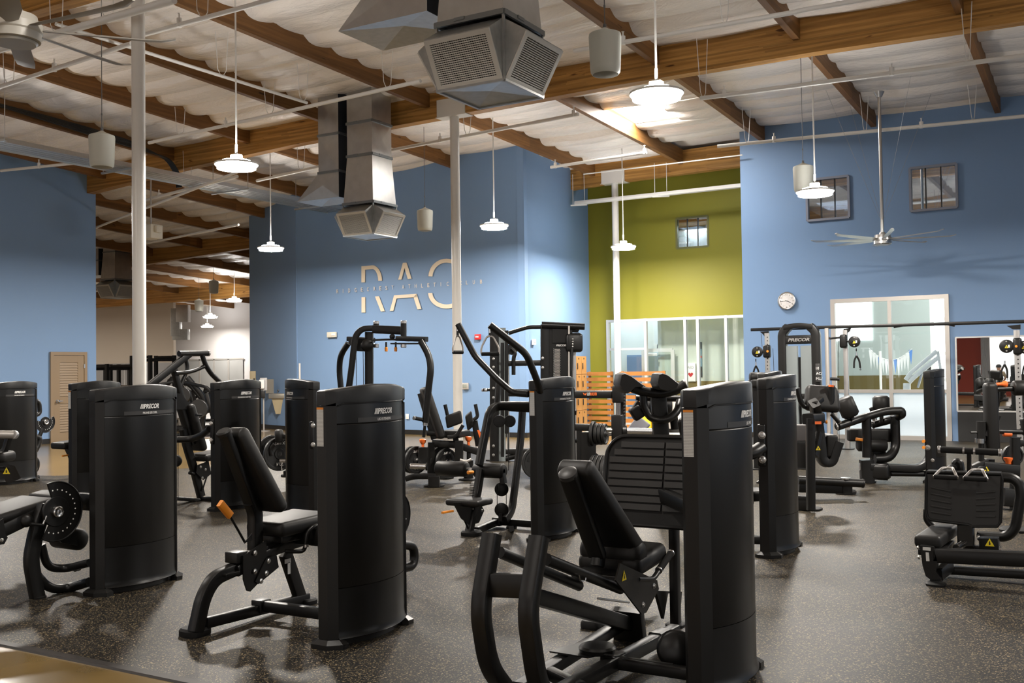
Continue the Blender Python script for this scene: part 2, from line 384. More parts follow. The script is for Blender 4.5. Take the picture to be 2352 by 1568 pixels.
for bi in range(-1, len(BY) - 1):
    ya = (-9 if bi < 0 else BY[bi] + .11); yb = BY[bi + 1] - .11
    for x in PUR:
        if x < -52 or (x < -22.5 and yb < 17) or (x > -6 and ya > 24): continue
        purlin(x, ya, 22.9 if (x > -7.2 and 16 < ya < 24) else yb)
# columns
CX = -10.95
for i, (Y, lab) in enumerate(((9.0, 'nearest cream round column, left of the near leg machines'), (16.6, 'cream round column in front of the blue wall lettering'), (24.22, 'farthest white round column in front of the green wall'))):
    m = M(); zb = roof(CX, Y) - .62
    m.cyl((CX, Y, 0), (CX, Y, zb - .012), .087 if i != 1 else .092, 28)
    c = struct('column', m, CREAM, lab)
    h = M(); h.box((CX - .36, Y - .14, zb - .012), (CX + .36, Y + .14, zb)).box((CX - .33, Y - .135, zb), (CX + .33, Y - .113, zb + .34)).box((CX - .33, Y + .113, zb), (CX + .33, Y + .135, zb + .34))
    struct('column_bracket', h, CREAM, None, c)
# ------------------------------------------------------------------ floors
fl = M(); fl.plate([(-62, -9.2, -.2), (8.3, -9.2, -.2), (8.3, 54, -.2), (-62, 54, -.2)], (0, 0, .2)); struct('floor', fl, CONC, 'polished tan concrete floor')
edge = fillet([V((-15.6, 3.82, 0)), V((-15.6, 10.3, 0)), V((-14.6, 10.5, 0)), V((-13.8, 12.1, 0)), V((-12.9, 13.6, 0)), V((-11.6, 16.2, 0)), V((-9.5, 19.3, 0)), V((-7.3, 21.2, 0)), V((-6.9, 22.9, 0))], .5)
rb = M(); rb.prism([(8.2, 3.82)] + [(8.2, 22.9)] + [(p.x, p.y) for p in edge[::-1]], .0005, .012)
rub = struct('floor_rubber', rb, RUBFLOOR, 'black speckled rubber gym floor'); tr = M(); tr.sweep([V((-15.6, 3.8, 0)), V((8.2, 3.8, 0))], [(.03, 0), (.02, .011), (-.03, .0145), (-.03, 0)]); struct('trim_1', tr, mat('reducer_strip', (.03, .026, .024), .5), 'dark edge strip where the rubber floor meets the concrete')
rb2 = M(); rb2.plate([(-60, 26, .0005), (-24.5, 26, .0005), (-24.5, 48, .0005), (-60, 48, .0005)], (0, 0, .01)); struct('floor_rubber_far', rb2, mat('grey_rubber', (.16, .15, .14), .35), 'grey rubber floor of the far room')
# ------------------------------------------------------------------ walls
TOP = 8.0
def wall(name, pts, m_, label, holes=(), thick=.15, inward=None):
    """vertical wall on the plan segment a-b from the floor to TOP with rectangular holes (s0,s1,z0,z1) measured along it"""
    (ax, ay), (bx, by) = pts; L = math.hypot(bx - ax, by - ay); ex, ey = (bx - ax) / L, (by - ay) / L; nx, ny = -ey, ex; m = M()
    ss = sorted({0, L} | {h[0] for h in holes} | {h[1] for h in holes}); zs = sorted({-.02, TOP} | {h[2] for h in holes} | {h[3] for h in holes})
    for s0, s1 in zip(ss, ss[1:]):
        for z0, z1 in zip(zs, zs[1:]):
            if any(h[0] <= s0 + 1e-6 and s1 <= h[1] + 1e-6 and h[2] <= z0 + 1e-6 and z1 <= h[3] + 1e-6 for h in holes): continue
            m.plate([(ax + ex * s0, ay + ey * s0, z0), (ax + ex * s1, ay + ey * s1, z0), (ax + ex * s1, ay + ey * s1, z1), (ax + ex * s0, ay + ey * s0, z1)], (nx * thick, ny * thick, 0))
    return struct(name, m, m_, label)
# left wall X=-22 (faces +X), from behind the camera to the end by the beam
wl = wall('wall_left', ((-22, -9.2), (-22, 16.75)), BLUE, 'tall blue wall at left with the louvred door')
wall('wall_centre', ((-19.45, 21.3), (-11.92, 21.05)), BLUE, 'blue wall with the cream club lettering')
wall('wall_centre_left', ((-22.3, 22.4), (-19.4, 21.28)), BLUE, 'darker angled blue wall beside the opening')
wall('wall_centre_return', ((-11.95, 21.05), (-12.3, 25.4)), BLUE, 'bright blue return wall beside the green wall')
# green wall with the glazed front
GY = 25.35
gz = PY(1565, 728, GY).z; gl = PY(1397, 735, GY).x; gw0, gw1 = PY(1553, 502, GY), PY(1627, 565, GY)
wall('wall_green', ((-12.4, GY), (-6.9, GY)), GREEN, 'olive green wall above the glazed front', [(gl + 12.4, 5.3, .1, gz), (gw0.x + 12.4, gw1.x + 12.4, gw1.z, gw0.z)])
RY = 22.9
rw = [PY(1908, 686, RY), PY(2187, 1009, RY)]; sw = [(PY(1853, 412, RY), PY(1951, 497, RY)), (PY(2090, 385, RY), PY(2199, 474, RY))]
hx = -7.16
holes = [(rw[0].x - hx, rw[1].x - hx, .03, PY(2040, 682, RY).z)] + [(a.x - hx, b.x - hx, b.z - .04, a.z - .04) for a, b in sw]
wall('wall_right', ((hx, RY), (8.3, RY)), BLUE, 'blue wall at right with the clock and pool window', holes)
wall('wall_right_return', ((hx, GY), (hx, RY + .15)), BLUE, 'end of the right blue wall')
wall('wall_east', ((8.3, -9.2), (8.3, 23.05)), BLUE, 'side wall outside the view', [(2.2, 12.2, .9, 3.4), (14, 22, .9, 3.4)], -.15)
wall('wall_back', ((-22, -9.2), (8.3, -9.2)), REDP, 'red wall behind the camera with windows', [(22 - 4.78, 29, .7, 3.3), (3, 13, .9, 3.3)], -.15)
# far room beyond the opening on the left
FY = 39.0
bw = PY(398, 700, FY).x
wall('wall_far_beige', ((-62, FY - 5), (PY(398, 700, FY - 5).x, FY - 5)), BEIGE, 'beige wall of the far room')
wall('wall_far_white', ((-62, FY - 1.5), (-18, FY - 1.5)), PALE, 'white wall of the far room')
wall('wall_far_side', ((-18.9, 22.6), (-18.9, 48)), PALE, 'side wall of the far room')
wall('wall_far_left', ((-62, 16.8), (-62, 47)), PALE, 'left wall of the far room', (), -.15)
wall('wall_far_front', ((-62, 16.75), (-22.1, 16.75)), PALE, 'front wall of the far room', (), -.15)
# base boards
def basebd(name, pts, h=.12):
    m = M(); m.sweep([V((x, y, h / 2)) for x, y in pts], [(.012, h / 2), (-.012, h / 2), (-.012, -h / 2), (.012, -h / 2)]); return struct(name, m, BASEB)
basebd('baseboard_left', ((-21.99, 2), (-21.99, 16.78), (-22.12, 16.78))); basebd('baseboard_centre', ((-22.3, 22.38), (-19.42, 21.27), (-11.9, 21.03), (-12.25, 25.3)))
basebd('baseboard_right', ((hx - .01, 23.1), (hx - .01, RY - .01), (rw[0].x - .05, RY - .01))); basebd('baseboard_green', ((-12.3, GY - .01), (gl - .05, GY - .01)))
# ------------------------------------------------------------------ high bay lamps
LAMPS = []
def lamp(px, py, w, label, D=.61, z=None, xy=None, light=1.0):
    if xy: P = V((xy[0], xy[1], 4.68))
    else: P = PD(px, py, D * F / w)
    t = thing('pendant_lamp', label, 'lamp', P, 'round high bay pendant lamps')
    R = D / 2; p = V(P)
    lens = M(); lens.lathe(p, (0, 0, 1), [(-.045, R * .55), (-.04, R * .8), (-.02, R * .95), (0, R)], 36); part('lens', lens, LENS, t, 'glowing white lens')
    h = M(); h.lathe(p, (0, 0, 1), [(.001, R + .006), (.025, R + .006), (.032, R * .93), (.04, R * .8), (.045, R * .3)], 36); part('housing', h, WHITEP, t)
    fin = M(); fin.lathe(p, (0, 0, 1), [(.046, R * .7), (.06, R * .68), (.066, R * .6)], 28)
    part('heat_sink', fin, LENS2, t)
    b = M(); b.rbox(p + V((0, 0, .115)), (.15, .11, .08), rad=.015); part('driver_box', b, WHITEP, t)
    top = roof(p.x, p.y) - .05
    r = M(); r.cyl(p + V((0, 0, .17)), (p.x, p.y, top), .013, 10); r.cyl(p + V((0, 0, .17)), p + V((0, 0, .3)), .019, 10); part('hanging_rod', r, WHITEP, t)
    ld = bpy.data.lights.new('lamp_light', 'AREA'); ld.shape = 'DISK'; ld.size = D * .9; ld.energy = LAMP_W * light; ld.color = (1, .93, .84)
    lo = bpy.data.objects.new('lamp_light', ld); COL.objects.link(lo); lo.location = p + V((0, 0, -.055)); lo.visible_camera = True
    lo.parent = t; lo.location = (0, 0, -.055)
    return t
LENS2 = mat('lamp_glow_ring', (1, .98, .95), .4, emit=LENS_E * 5)
lamp(1508, 217, 122, 'nearest high bay lamp, below the skylight and long beam')
lamp(543, 379, 97, 'high bay lamp right of the nearest cream column')
lamp(622, 570, 59, 'high bay lamp before the dark angled blue wall')
lamp(1135, 519, 65, 'high bay lamp before the blue lettered wall')
lamp(1432, 567, 57, 'high bay lamp before the green wall beside the white column')
lamp(1872, 441, 84, 'high bay lamp overlapping the left small square window')
lamp(538, 689, 35, 'far room lamp half hidden by the edge of the blue wall', light=.4)
lamp(483, 727, 33, 'upper of two stacked lamps in the far room', light=.4)
lamp(476, 749, 28, 'lower of two stacked lamps in the far room', light=.4)
_o = ('first', 'second', 'third', 'fourth')
for i, x in enumerate((-17.1, -10.8, -4.3, 2.0)):
    for y, nm in ((4.3, 'just above the camera'), (-2.2, 'by the back windows')):
        lamp(0, 0, 0, 'high bay lamp %s, %s from the left wall' % (nm, _o[i]), xy=(x, y), light=.18)
lamp(0, 0, 0, 'high bay lamp over the aisle at right outside the view', xy=(2.2, 10.8)); lamp(0, 0, 0, 'high bay lamp before the left wall outside the view', xy=(-17.3, 10.7)); lamp(0, 0, 0, 'high bay lamp at far right outside the view', xy=(2.4, 17.5))
# skylight: a lit dome in the roof over the bay
sx0, sx1, sy0, sy1 = -9.0, -7.87, 19.47, 21.1
m = M(); zc = roof(-8.4, 20.3)
m.plate([(sx0, sy0, roof(sx0, sy0) + .0), (sx0, sy1, roof(sx0, sy1) - .03), (sx1, sy1, roof(sx1, sy1) - .03), (sx1, sy0, roof(sx1, sy0) - .03)], (0, 0, .03))
SKYEM = mat('skylight_diffuser', (1, 1, 1), .5, emit=9)
struct('window_skylight', m, SKYEM, 'bright skylight in the ceiling between two purlins')
ld = bpy.data.lights.new('skylight_sun', 'AREA'); ld.shape = 'RECTANGLE'; ld.size = 1.05; ld.size_y = 1.5; ld.energy = 260; ld.color = (1, .97, .92)
lo = bpy.data.objects.new('skylight_sun', ld); COL.objects.link(lo); lo.location = (-8.43, 20.28, zc - .06)
# ------------------------------------------------------------------ hanging speakers
def speaker(px, py, w, label, D=.36):
    P = PD(px, py, D * F / w); t = thing('hanging_speaker', label, 'speaker', P, 'can shaped hanging speakers'); R = D / 2; p = V(P)
    b = M(); b.lathe(p, (0, 0, 1), [(-.25, R * .80), (-.225, R * .9), (-.18, R * .93), (.17, R), (.2, R * .97), (.245, R * .35), (.27, R * .12), (.275, R * .1)], 32); part('body', b, SPK, t)
    g = M(); g.lathe(p, (0, 0, 1), [(-.262, R * .5), (-.255, R * .62), (-.25, R * .78)], 28); g.lathe(p, (0, 0, 1), [(-.264, R * .3), (-.255, R * .45)], 24); part('grille', g, mat('speaker_grille', (.25, .25, .22), .6), t)
    c = M(); c.cyl(p + V((0, 0, .27)), (p.x, p.y, roof(p.x, p.y) - .1), .006, 6); c.lathe(p, (0, 0, 1), [(.27, .02), (.31, .02)], 10); c.bolt(p + V((0, 0, .5)), (0, 0, 1), .012, .03); part('hanging_cable', c, mat('grey_cable', (.12, .12, .12), .5), t)
    return t
speaker(1390, 120, 75, 'cream can speaker near the long beam, beside the near duct')
speaker(234, 344, 58, 'cream can speaker left of the nearest column')
speaker(976, 504, 37, 'cream can speaker before the blue wall, right of the far duct')
speaker(1845, 408, 46, 'cream can speaker before the right blue wall')
speaker(491, 658, 22, 'grey can speaker in the far room, nearer one')
speaker(457, 701, 20, 'grey can speaker in the far room, farther one')
# ------------------------------------------------------------------ ceiling fans
def fan(px, py, d, label, a0, ztop, nb=8, R=1.32, hubr=.17, hm=None, bm=None, bw=.062):
    P = PD(px, py, d); p = V(P); t = thing('ceiling_fan', label, 'fan', P)
    h = M(); h.lathe(p, (0, 0, 1), [(-.1, hubr * .5), (-.085, hubr * .98), (-.03, hubr), (-.02, hubr * 1.06), (.03, hubr * 1.06), (.04, hubr * .9), (.09, hubr * .85), (.1, hubr * .4), (.14, .05)], 36); part('hub', h, hm, t)
    g = M(); g.lathe(p, (0, 0, 1), [(-.108, hubr * .8), (-.1, hubr * .84), (-.095, hubr * .88)], 32); part('cover_disc', g, mat('fan_disc', (.5, .5, .48), .3, .3), t)
    for k in range(nb):
        a = a0 + 2 * math.pi * k / nb; d = V((math.cos(a), math.sin(a), 0)); s = V((-d.y, d.x, 0)); b = M(); vs = []; fs = []
        for i, (rr, w, z, tw) in enumerate(((hubr * .9, .035, .0, .25), (.35, bw, .0, .3), (.8, bw, .005, .25), (R - .1, bw * .85, .01, .2), (R, .03, .035, .1))):
            for q, hh in ((-1, 0), (-.3, .012), (.5, .012), (1, 0), (.5, -.004), (-.3, -.004)):
                vs.append(p + d * rr + s * w * q + V((0, 0, z + hh + q * w * tw)))
        for i in range(4):
            for j in range(6): fs.append([i * 6 + j, i * 6 + (j + 1) % 6, i * 6 + 6 + (j + 1) % 6, i * 6 + 6 + j])
        fs += [list(range(6))[::-1], list(range(24, 30))]; b.add(vs, fs); part('blade', b, bm, t)
    r = M(); r.cyl(p + V((0, 0, .1)), (p.x, p.y, ztop), .032, 16); part('down_rod', r, hm, t)
    c = M(); c.lathe((p.x, p.y, ztop), (0, 0, 1), [(-.1, .05), (-.02, .09), (0, .1)], 16)
    for k in range(4):
        a = a0 + k * math.pi / 2 + .4; c.tube([p + V((0, 0, .32)), V((p.x + 1.1 * math.cos(a), p.y + 1.1 * math.sin(a), ztop))], .003, 4)
    part('guy_wires', c, mat('wire', (.35, .35, .35), .4, .6), t); return t
FANM = mat('fan_cream', (.55, .52, .46), .4); FANB = mat('fan_blade_grey', (.33, .31, .28), .45)
p_ = PD(2027, 550, 19.4)
fan(2027, 550, 19.4, 'silver ceiling fan on a long rod before the right wall', .3, roof(p_.x, p_.y) - .35, hm=mat('fan_silver', (.6, .59, .57), .3, .9), bm=mat('fan_blade_silver', (.55, .54, .52), .35, .7))
p_ = PD(34, 70, 7.0)
fan(34, 66, 7.0, 'cream ceiling fan at the top left corner', .118, roof(p_.x, p_.y) - .1, R=1.06, hm=FANM, bm=FANB, bw=.075)
# ------------------------------------------------------------------ flat lettering
_TC = {}
def text_geo(s, bold=0.0, shear=0.0, space=1.0):
    key = (s, bold, shear, space)
    if key not in _TC:
        c = bpy.data.curves.new('t', 'FONT'); c.body = s; c.size = 1; c.offset = bold; c.shear = shear; c.space_character = space; c.resolution_u = 3
        o = bpy.data.objects.new('t', c); COL.objects.link(o); dg = bpy.context.evaluated_depsgraph_get(); dg.update()
        me = bpy.data.meshes.new_from_object(o.evaluated_get(dg)); vs = [v.co.copy() for v in me.vertices]; fs = [list(p.vertices) for p in me.polygons]
        bpy.data.objects.remove(o); bpy.data.curves.remove(c); bpy.data.meshes.remove(me)
        x0 = min(v.x for v in vs); x1 = max(v.x for v in vs); y0 = min(v.y for v in vs); y1 = max(v.y for v in vs)
        _TC[key] = ([((v.x - x0) / (y1 - y0), (v.y - y0) / (y1 - y0)) for v in vs], fs, (x1 - x0) / (y1 - y0))
    return _TC[key]
def write(m, s, org, ux, uy, h, w=None, align='l', **kw):
    """letters of height h (and fitted width w) on the plane org, ux, uy"""
    vs, fs, asp = text_geo(s, **kw); kx = (w / asp) if w else h; L = asp * kx
    o = V(org) - V(ux) * (L * {'l': 0, 'c': .5, 'r': 1}[align])
    m.add([o + V(ux) * x * kx + V(uy) * y * h for x, y in vs], fs); return m
def flat(name, m, mat_, parent, label=None):
    return part(name, m, mat_, parent, label)
# ------------------------------------------------------------------ galvanised duct drops with four-way diffusers
def duct(cx, cy, ztop, label, gl):
    t = thing('air_diffuser', label, 'duct', (cx, cy, 4.3)); h = .37; zb, zn = 4.3, 4.93
    tr = M()
    def ring(z, a): return [(cx - a, cy - a, z), (cx + a, cy - a, z), (cx + a, cy + a, z), (cx - a, cy + a, z)]
    rs = [ring(zn - .02, h), ring(zn + .95, h - .06), ring(ztop, h - .06)]
    zs = [zn, zn + .95, zn + 1.6]
    vs = [p for r in rs for p in r] + [((cx), cy - h, zn + .4)]
    fs = [[i * 4 + k, i * 4 + (k + 1) % 4, i * 4 + 4 + (k + 1) % 4, i * 4 + 4 + k] for i in range(2) for k in range(4)]
    vs = [];fs = []
    segs = [(zn - .02, h), (zn + .95, h - .06), (zn + 1.6, h - .06), (ztop, h - .06)]
    for (za, a), (zc, b) in zip(segs, segs[1:]):            # cross-broken sheet: every face has a low pyramid
        for k in range(4):
            A, B = ring(za, a)[k], ring(za, a)[(k + 1) % 4]; C_, D = ring(zc, b)[(k + 1) % 4], ring(zc, b)[k]
            mid = (V(A) + V(B) + V(C_) + V(D)) / 4; nrm = (V(B) - V(A)).cross(V(D) - V(A)).normalized(); o = len(vs)
            vs += [A, B, C_, D, mid + nrm * .012]; fs += [[o, o + 1, o + 4], [o + 1, o + 2, o + 4], [o + 2, o + 3, o + 4], [o + 3, o, o + 4]]
    tr.add(vs, fs); part('trunk', tr, GALV, t, ang=3)
    for z, a in ((zn, h), (zn + .95, h - .06), (zn + 1.6, h - .06)):
        q = ring(z, a + .012); fl_ = M()
        for k in range(4):
            fl_.beam(q[k], q[(k + 1) % 4], .03, .05)
            fl_.beam(V(q[k]) * .7 + V(q[(k + 1) % 4]) * .3 + V((0, 0, .012)), V(q[k]) * .55 + V(q[(k + 1) % 4]) * .45 + V((0, 0, .012)), .045, .03)
        part('flange', fl_, GALVF, t)
    hd = M(); bt = M(); g = h - .012
    ex, zo = .24, 4.72
    for k in range(4):
        R = rotz(k * math.pi / 2); T = lambda x, y, z: V((cx, cy, 0)) + R @ V((x, y, 0)) + V((0, 0, z))
        hd.plate([T(-g, -g, zb), T(-g, -g - ex, zo), T(-g, -g, zn - .06)], R @ V((.012, 0, 0)))
        hd.plate([T(g - .012, -g, zb), T(g - .012, -g - ex, zo), T(g - .012, -g, zn - .06)], R @ V((.012, 0, 0)))
        hd.plate([T(-g, -g, zn - .06), T(g, -g, zn - .06), T(g, -g - ex, zo), T(-g, -g - ex, zo)], (0, 0, .01))
        # grille on the face that looks down and outwards
        a, b = T(-g, -g - .005, zb), T(-g, -g - ex, zo); up = (b - a); L = up.length; up.normalize(); rx = R @ V((1, 0, 0)); n = rx.cross(up).normalized()
        if n.z > 0: n = -n
        fr = M(); w = 2 * g
        for s0, s1, u0, u1 in ((0, w, 0, .045), (0, w, L - .045, L), (0, .05, .045, L - .045), (w - .05, w, .045, L - .045)):
            fr.plate([a + rx * s0 + up * u0, a + rx * s1 + up * u0, a + rx * s1 + up * u1, a + rx * s0 + up * u1], n * .014)
        gr = part('grille_frame', fr, DUCTFLEX, t)
        sl = M(); nn = 20; pi_ = (L - .09) / nn
        for i in range(nn):
            c = a + up * (.045 + pi_ * i)
            sl.plate([c + rx * .05 + n * .010, c + rx * (w - .05) + n * .010, c + rx * (w - .05) + n * .002 + up * pi_ * .5, c + rx * .05 + n * .002 + up * pi_ * .5], -n * .003)
        for i in range(26):
            s_ = .05 + (w - .1) * (i + .5) / 26; c = a + rx * s_ - n * .012
            sl.plate([c + up * .045, c + up * (L - .045), c + up * (L - .045) + n * .006, c + up * .045 + n * .006], rx * .004)
        part('grille_louvers', sl, DUCTFLEX, gr, kind='stuff')
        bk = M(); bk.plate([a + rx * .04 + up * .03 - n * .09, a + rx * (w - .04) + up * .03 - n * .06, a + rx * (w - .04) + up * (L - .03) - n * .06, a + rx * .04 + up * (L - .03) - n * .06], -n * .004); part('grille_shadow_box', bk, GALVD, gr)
        q = T(-h, -h, 0); hd.beam(V((q.x, q.y, zb)), V((q.x, q.y, zn)), .022, .022, (1, 0, 0))
    part('hood', hd, GALVH, t, ang=20)
    c0 = [(cx - h, cy - h, zb), (cx + h, cy - h, zb), (cx + h, cy + h, zb), (cx - h, cy + h, zb)]
    bt.add(c0 + [(cx, cy, zb + .035)], [[1, 0, 4], [2, 1, 4], [3, 2, 4], [0, 3, 4]])
    for k in range(4): bt.beam(c0[k], c0[(k + 1) % 4], .03, .022)
    part('bottom_pan', bt, GALVH, t, ang=3)
    # return drop beside it
    r = thing('return_duct', gl, 'duct', (cx - 1.1, cy, 5.05)); m = M(); x0, x1, xf = cx - 1.0, cx - .48, cx - 1.58; ya, yb = cy - .37, cy + .37; zf, z1 = 5.1, 5.62
    def quad(A, B, C_, D):
        mid = (V(A) + V(B) + V(C_) + V(D)) / 4; nrm = (V(B) - V(A)).cross(V(D) - V(A)).normalized()
        m.add([A, B, C_, D, mid + nrm * .014], [[0, 1, 4], [1, 2, 4], [2, 3, 4], [3, 0, 4]])
    for za, zc in ((z1, z1 + .75), (z1 + .75, ztop)):
        quad((x0, ya, za), (x1, ya, za), (x1, ya, zc), (x0, ya, zc)); quad((x1, yb, za), (x0, yb, za), (x0, yb, zc), (x1, yb, zc)); quad((x0, yb, za), (x0, ya, za), (x0, ya, zc), (x0, yb, zc))
    quad((xf, ya, zf), (x1, ya, zf), (x1, ya, z1), (x0, ya, z1)); quad((x1, yb, zf), (xf, yb, zf), (x0, yb, z1), (x1, yb, z1)); quad((xf, yb, zf), (xf, ya, zf), (x0, ya, z1), (x0, yb, z1))
    part('sheet_metal_shell', m, GALV, r, ang=3)
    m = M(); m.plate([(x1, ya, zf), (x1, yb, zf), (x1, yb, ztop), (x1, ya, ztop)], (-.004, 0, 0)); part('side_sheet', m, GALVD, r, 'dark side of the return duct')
    m = M(); m.add([(xf, ya, zf), (x1, ya, zf), (x1, yb, zf), (xf, yb, zf), ((xf + x1) / 2, cy, zf + .06)], [[1, 0, 4], [2, 1, 4], [3, 2, 4], [0, 3, 4]]); part('bottom_pan', m, GALVH, r, ang=3)
    for z in (z1, z1 + .75):
        m = M(); q = [(x0 - .01, ya - .01, z), (x1 + .01, ya - .01, z), (x1 + .01, yb + .01, z), (x0 - .01, yb + .01, z)]
        for k in range(4): m.beam(q[k], q[(k + 1) % 4], .03, .045)
        part('flange', m, GALVF, r)
GALVF = mat('flange_steel', (.22, .23, .23), .4, .8); GALVH = mat('galvanised_hood', (.42, .43, .42), .36, .85, noise=.2, nscale=14)
duct(-5.03, 8.27, roof(-5, 8.3) - .05, 'near silver air diffuser hanging at the top centre', 'near silver return duct left of the near diffuser')
duct(-12.46, 15.81, roof(-12.4, 15.8) - .05, 'far silver air diffuser left of the middle column', 'far silver return duct left of the far diffuser')
# ------------------------------------------------------------------ sprinkler pipes
def pipe(pts, r, label, group='white sprinkler pipes under the roof', heads=(), hang=()):
    m = M(); m.tube(pts, r, 10, .05); t = thing('sprinkler_pipe', label, 'pipe', pts[0], group); part('pipe_run', m, PIPE, t)
    for p in heads:
        h = M(); p = V(p); h.cyl(p - V((0, 0, r)), p + V((0, 0, .09)), r * 1.1, 10); h.cyl(p + V((0, 0, .09)), p + V((0, 0, .15)), .012, 8); h.lathe(p + V((0, 0, .15)), (0, 0, 1), [(0, .012), (.006, .025), (.01, .02)], 8); part('sprinkler_head', h, PIPE, t)
    for p in hang:
        h = M(); p = V(p); z = roof(p.x, p.y) - .25
        for s in (-.07, .07): h.tube([p + V((0, 0, -r)), V((p.x + s * .3, p.y + s, p.z + .1)), V((p.x + s, p.y + s, z))], .006, 5, 0)
        part('pipe_hanger', h, PIPE, t)
ZP = 6.5
def zpipe(a, b, r, label, z0, z1=None, hs=(), hg=()):
    """run along a real line at pipe height z through two sighted points"""
    p, q = PZ(*a, z0), PZ(*b, z1 or z0); L = lambda s: p + (q - p) * s
    pipe([p, q], r, label, heads=[L(s) for s in hs], hang=[L(s) for s in hg])
zpipe((-60, 131), (400, 0), .05, 'thick white pipe near the top left fan', 6.2, None, (), (.45, .7))
zpipe((-40, 213), (302, 100), .035, 'white pipe running behind the top left fan', 6.3, None, (.52,), (.2,))
zpipe((328, 80), (650, -8), .032, 'white pipe between the column and the first lamp rod', 6.3, None, (.28,), (.45,))
zpipe((342, 328), (966, 186), .034, 'white pipe passing in front of the far duct', 6.45, None, (.33,), (.14, .5, .9))
zpipe((1318, 117), (1830, 27), .034, 'white pipe passing behind the near lamp rod', 6.45, None, (.24,), (.7,))
zpipe((1830, 26), (2120, -25), .034, 'white pipe above the long beam at upper right', 6.45)
zpipe((893, 346), (1328, 262), .034, 'white pipe passing behind the middle column', 6.4, None, (.3, .98), (.45,))
zpipe((1608, 226), (2400, 122), .036, 'white pipe below the long beam at right', 6.1, None, (.08, .59), (.01, .8))
zpipe((1648, 336), (2400, 262), .036, 'white pipe along the top of the right blue wall', 6.25, None, (.19, .65), (.1, .48, .8))
zpipe((1265, 384), (1485, 350), .034, 'white pipe before the green wall beam', 6.3, None, (.05, .98))
zpipe((590, 415), (880, 350), .034, 'white pipe behind the far return duct', 6.1, None, (), (.38,))
zpipe((330, 460), (545, 405), .036, 'white pipe in the opening right of the nearest column', 5.95, None, (.18,), (.5,))
zpipe((128, 55), (705, 236), .026, 'thin white pipe running with the purlins above the first lamp', 6.4, None, (), (.6, .98))
zpipe((2, 392), (200, 372), .03, 'short white pipe above the left blue wall', 6.2, None, (.45,))
zpipe((222, 522), (545, 395), .03, 'white pipe high in the opening beside the column', 5.6)
zpipe((330, 560), (548, 516), .03, 'white pipe below the beams of the far room', 5.2)
# conduit on the far beam and on the right wall
zpipe((1340, 400), (1705, 356), .015, 'thin grey conduit along the beam over the green wall', 6.5)
# surface raceway on hangers in front of the green wall
p, q = PY(1322, 468, 24.0), PY(1716, 426, 24.0); m = M(); m.beam(p, q, .16, .06); m.beam(p + V((0, -.05, .045)), q + V((0, -.05, .045)), .03, .03); m.beam(p + V((0, .05, .045)), q + V((0, .05, .045)), .03, .03)
t = thing('raceway', 'white raceway hung on rods before the green wall', 'raceway', p); part('channel', m, WHITEP, t)
for s in (.02, .52):
    c = p + (q - p) * s
    for e_ in (-.14, .14): part('hanger_rod', M().cyl(c + V((e_, e_ * .4, -.05)), (c.x + e_, c.y + e_ * .4, roof(c.x, c.y) - .3), .008, 6), WHITEP, t)
    part('hanger_strut', M().beam(c + V((-.2, -.08, -.045)), c + V((.2, .08, -.045)), .04, .03), WHITEP, t)
# cable tray along the left side
t = thing('cable_tray', 'galvanised cable tray hung below the roof at left', 'tray', (-17.9, 12, 6.0))
m = M()
for k in range(5):
    x = -18.2 + k * .15; m.plate([(x, 8.5, 6.0), (x + .11, 8.5, 6.0), (x + .11, 21.4, 6.0), (x, 21.4, 6.0)], (0, 0, .02))
part('tray_deck', m, TRAYM, t)
m = M()
for x in (-18.22, -17.47): m.beam((x, 8.5, 6.03), (x, 21.4, 6.03), .012, .09)
part('side_rail', m, TRAYM, t)
for y in (11.2, 14.2, 17.3, 20.2):
    m = M(); m.beam((-18.45, y, 5.97), (-17.2, y, 5.97), .045, .04); part('trapeze_strut', m, TRAYM, t)
    for x in (-18.4, -17.25): part('threaded_rod', M().cyl((x, y, 5.95), (x, y, roof(x, y) - .05), .008, 6), FRAMEM, t)
# cables along the second purlin
px_ = PUR[7] ; xk = min(PUR, key=lambda q: abs(q + 18.3)) + .055; m = M()
for k in range(6):
    m.tube([V((xk + .03 + .012 * k, y, roof(xk, y) - .24 - .05 * math.sin(y * .8 + k * .4) - .016 * k)) for y in (4, 6, 8, 10, 11.5, 13, 14.2, 15.3)] + [V((xk + .06 + .03 * k, 16.2, roof(xk, 16.2) - .42)), V((xk + .1 + .03 * k, 16.44, roof(xk, 16.4) - .75)), V((xk + .12 + .03 * k, 16.46, roof(xk, 16.4) - 1.05))], .017, 6, .2)
solo('cable_bundle', m, CABLE, 'black cable bundle sagging along a purlin at left', 'cables')
# ------------------------------------------------------------------ club lettering on the blue wall (cream flat letters, plane of the wall)
wn = V((-.25, -7.53, 0)).normalized(); wp = V((-15, 21.13, 0)) + V((0, -.015, 0))
CL = mat('cream_lettering', (.70, .60, .46), .5)
def WPT(cx, cy): return PN(750 + cx / 6.189, 580 + cy / 6.189, (-.033, -1, 0), wp)
def thick(m, poly):
    q = [WPT(*p) for p in poly]; m.plate(q, (0, .012, 0))
def arcband(cx, cy, rx, ry, w, a0, a1, n=14):
    o = []; i_ = []
    for k in range(n + 1):
        a = math.radians(a0 + (a1 - a0) * k / n); o.append((cx + rx * math.cos(a), cy - ry * math.sin(a))); i_.append((cx + (rx - w) * math.cos(a), cy - (ry - w) * math.sin(a)))
    return o, i_
t = thing('wall_lettering', 'cream RAC letters with club name on the blue wall', 'sign', WPT(1200, 500))
m = M()
thick(m, [(495, 192), (547, 190), (547, 422), (495, 424)])
o, i_ = arcband(650, 400, 137, 220, 53, 88, 0)
o = [(547, 190)] + o; i_ = [(547, 243)] + i_
for k in range(len(o) - 1): thick(m, [o[k], o[k + 1], i_[k + 1], i_[k]])
part('letter', m, CL, t); m = M()
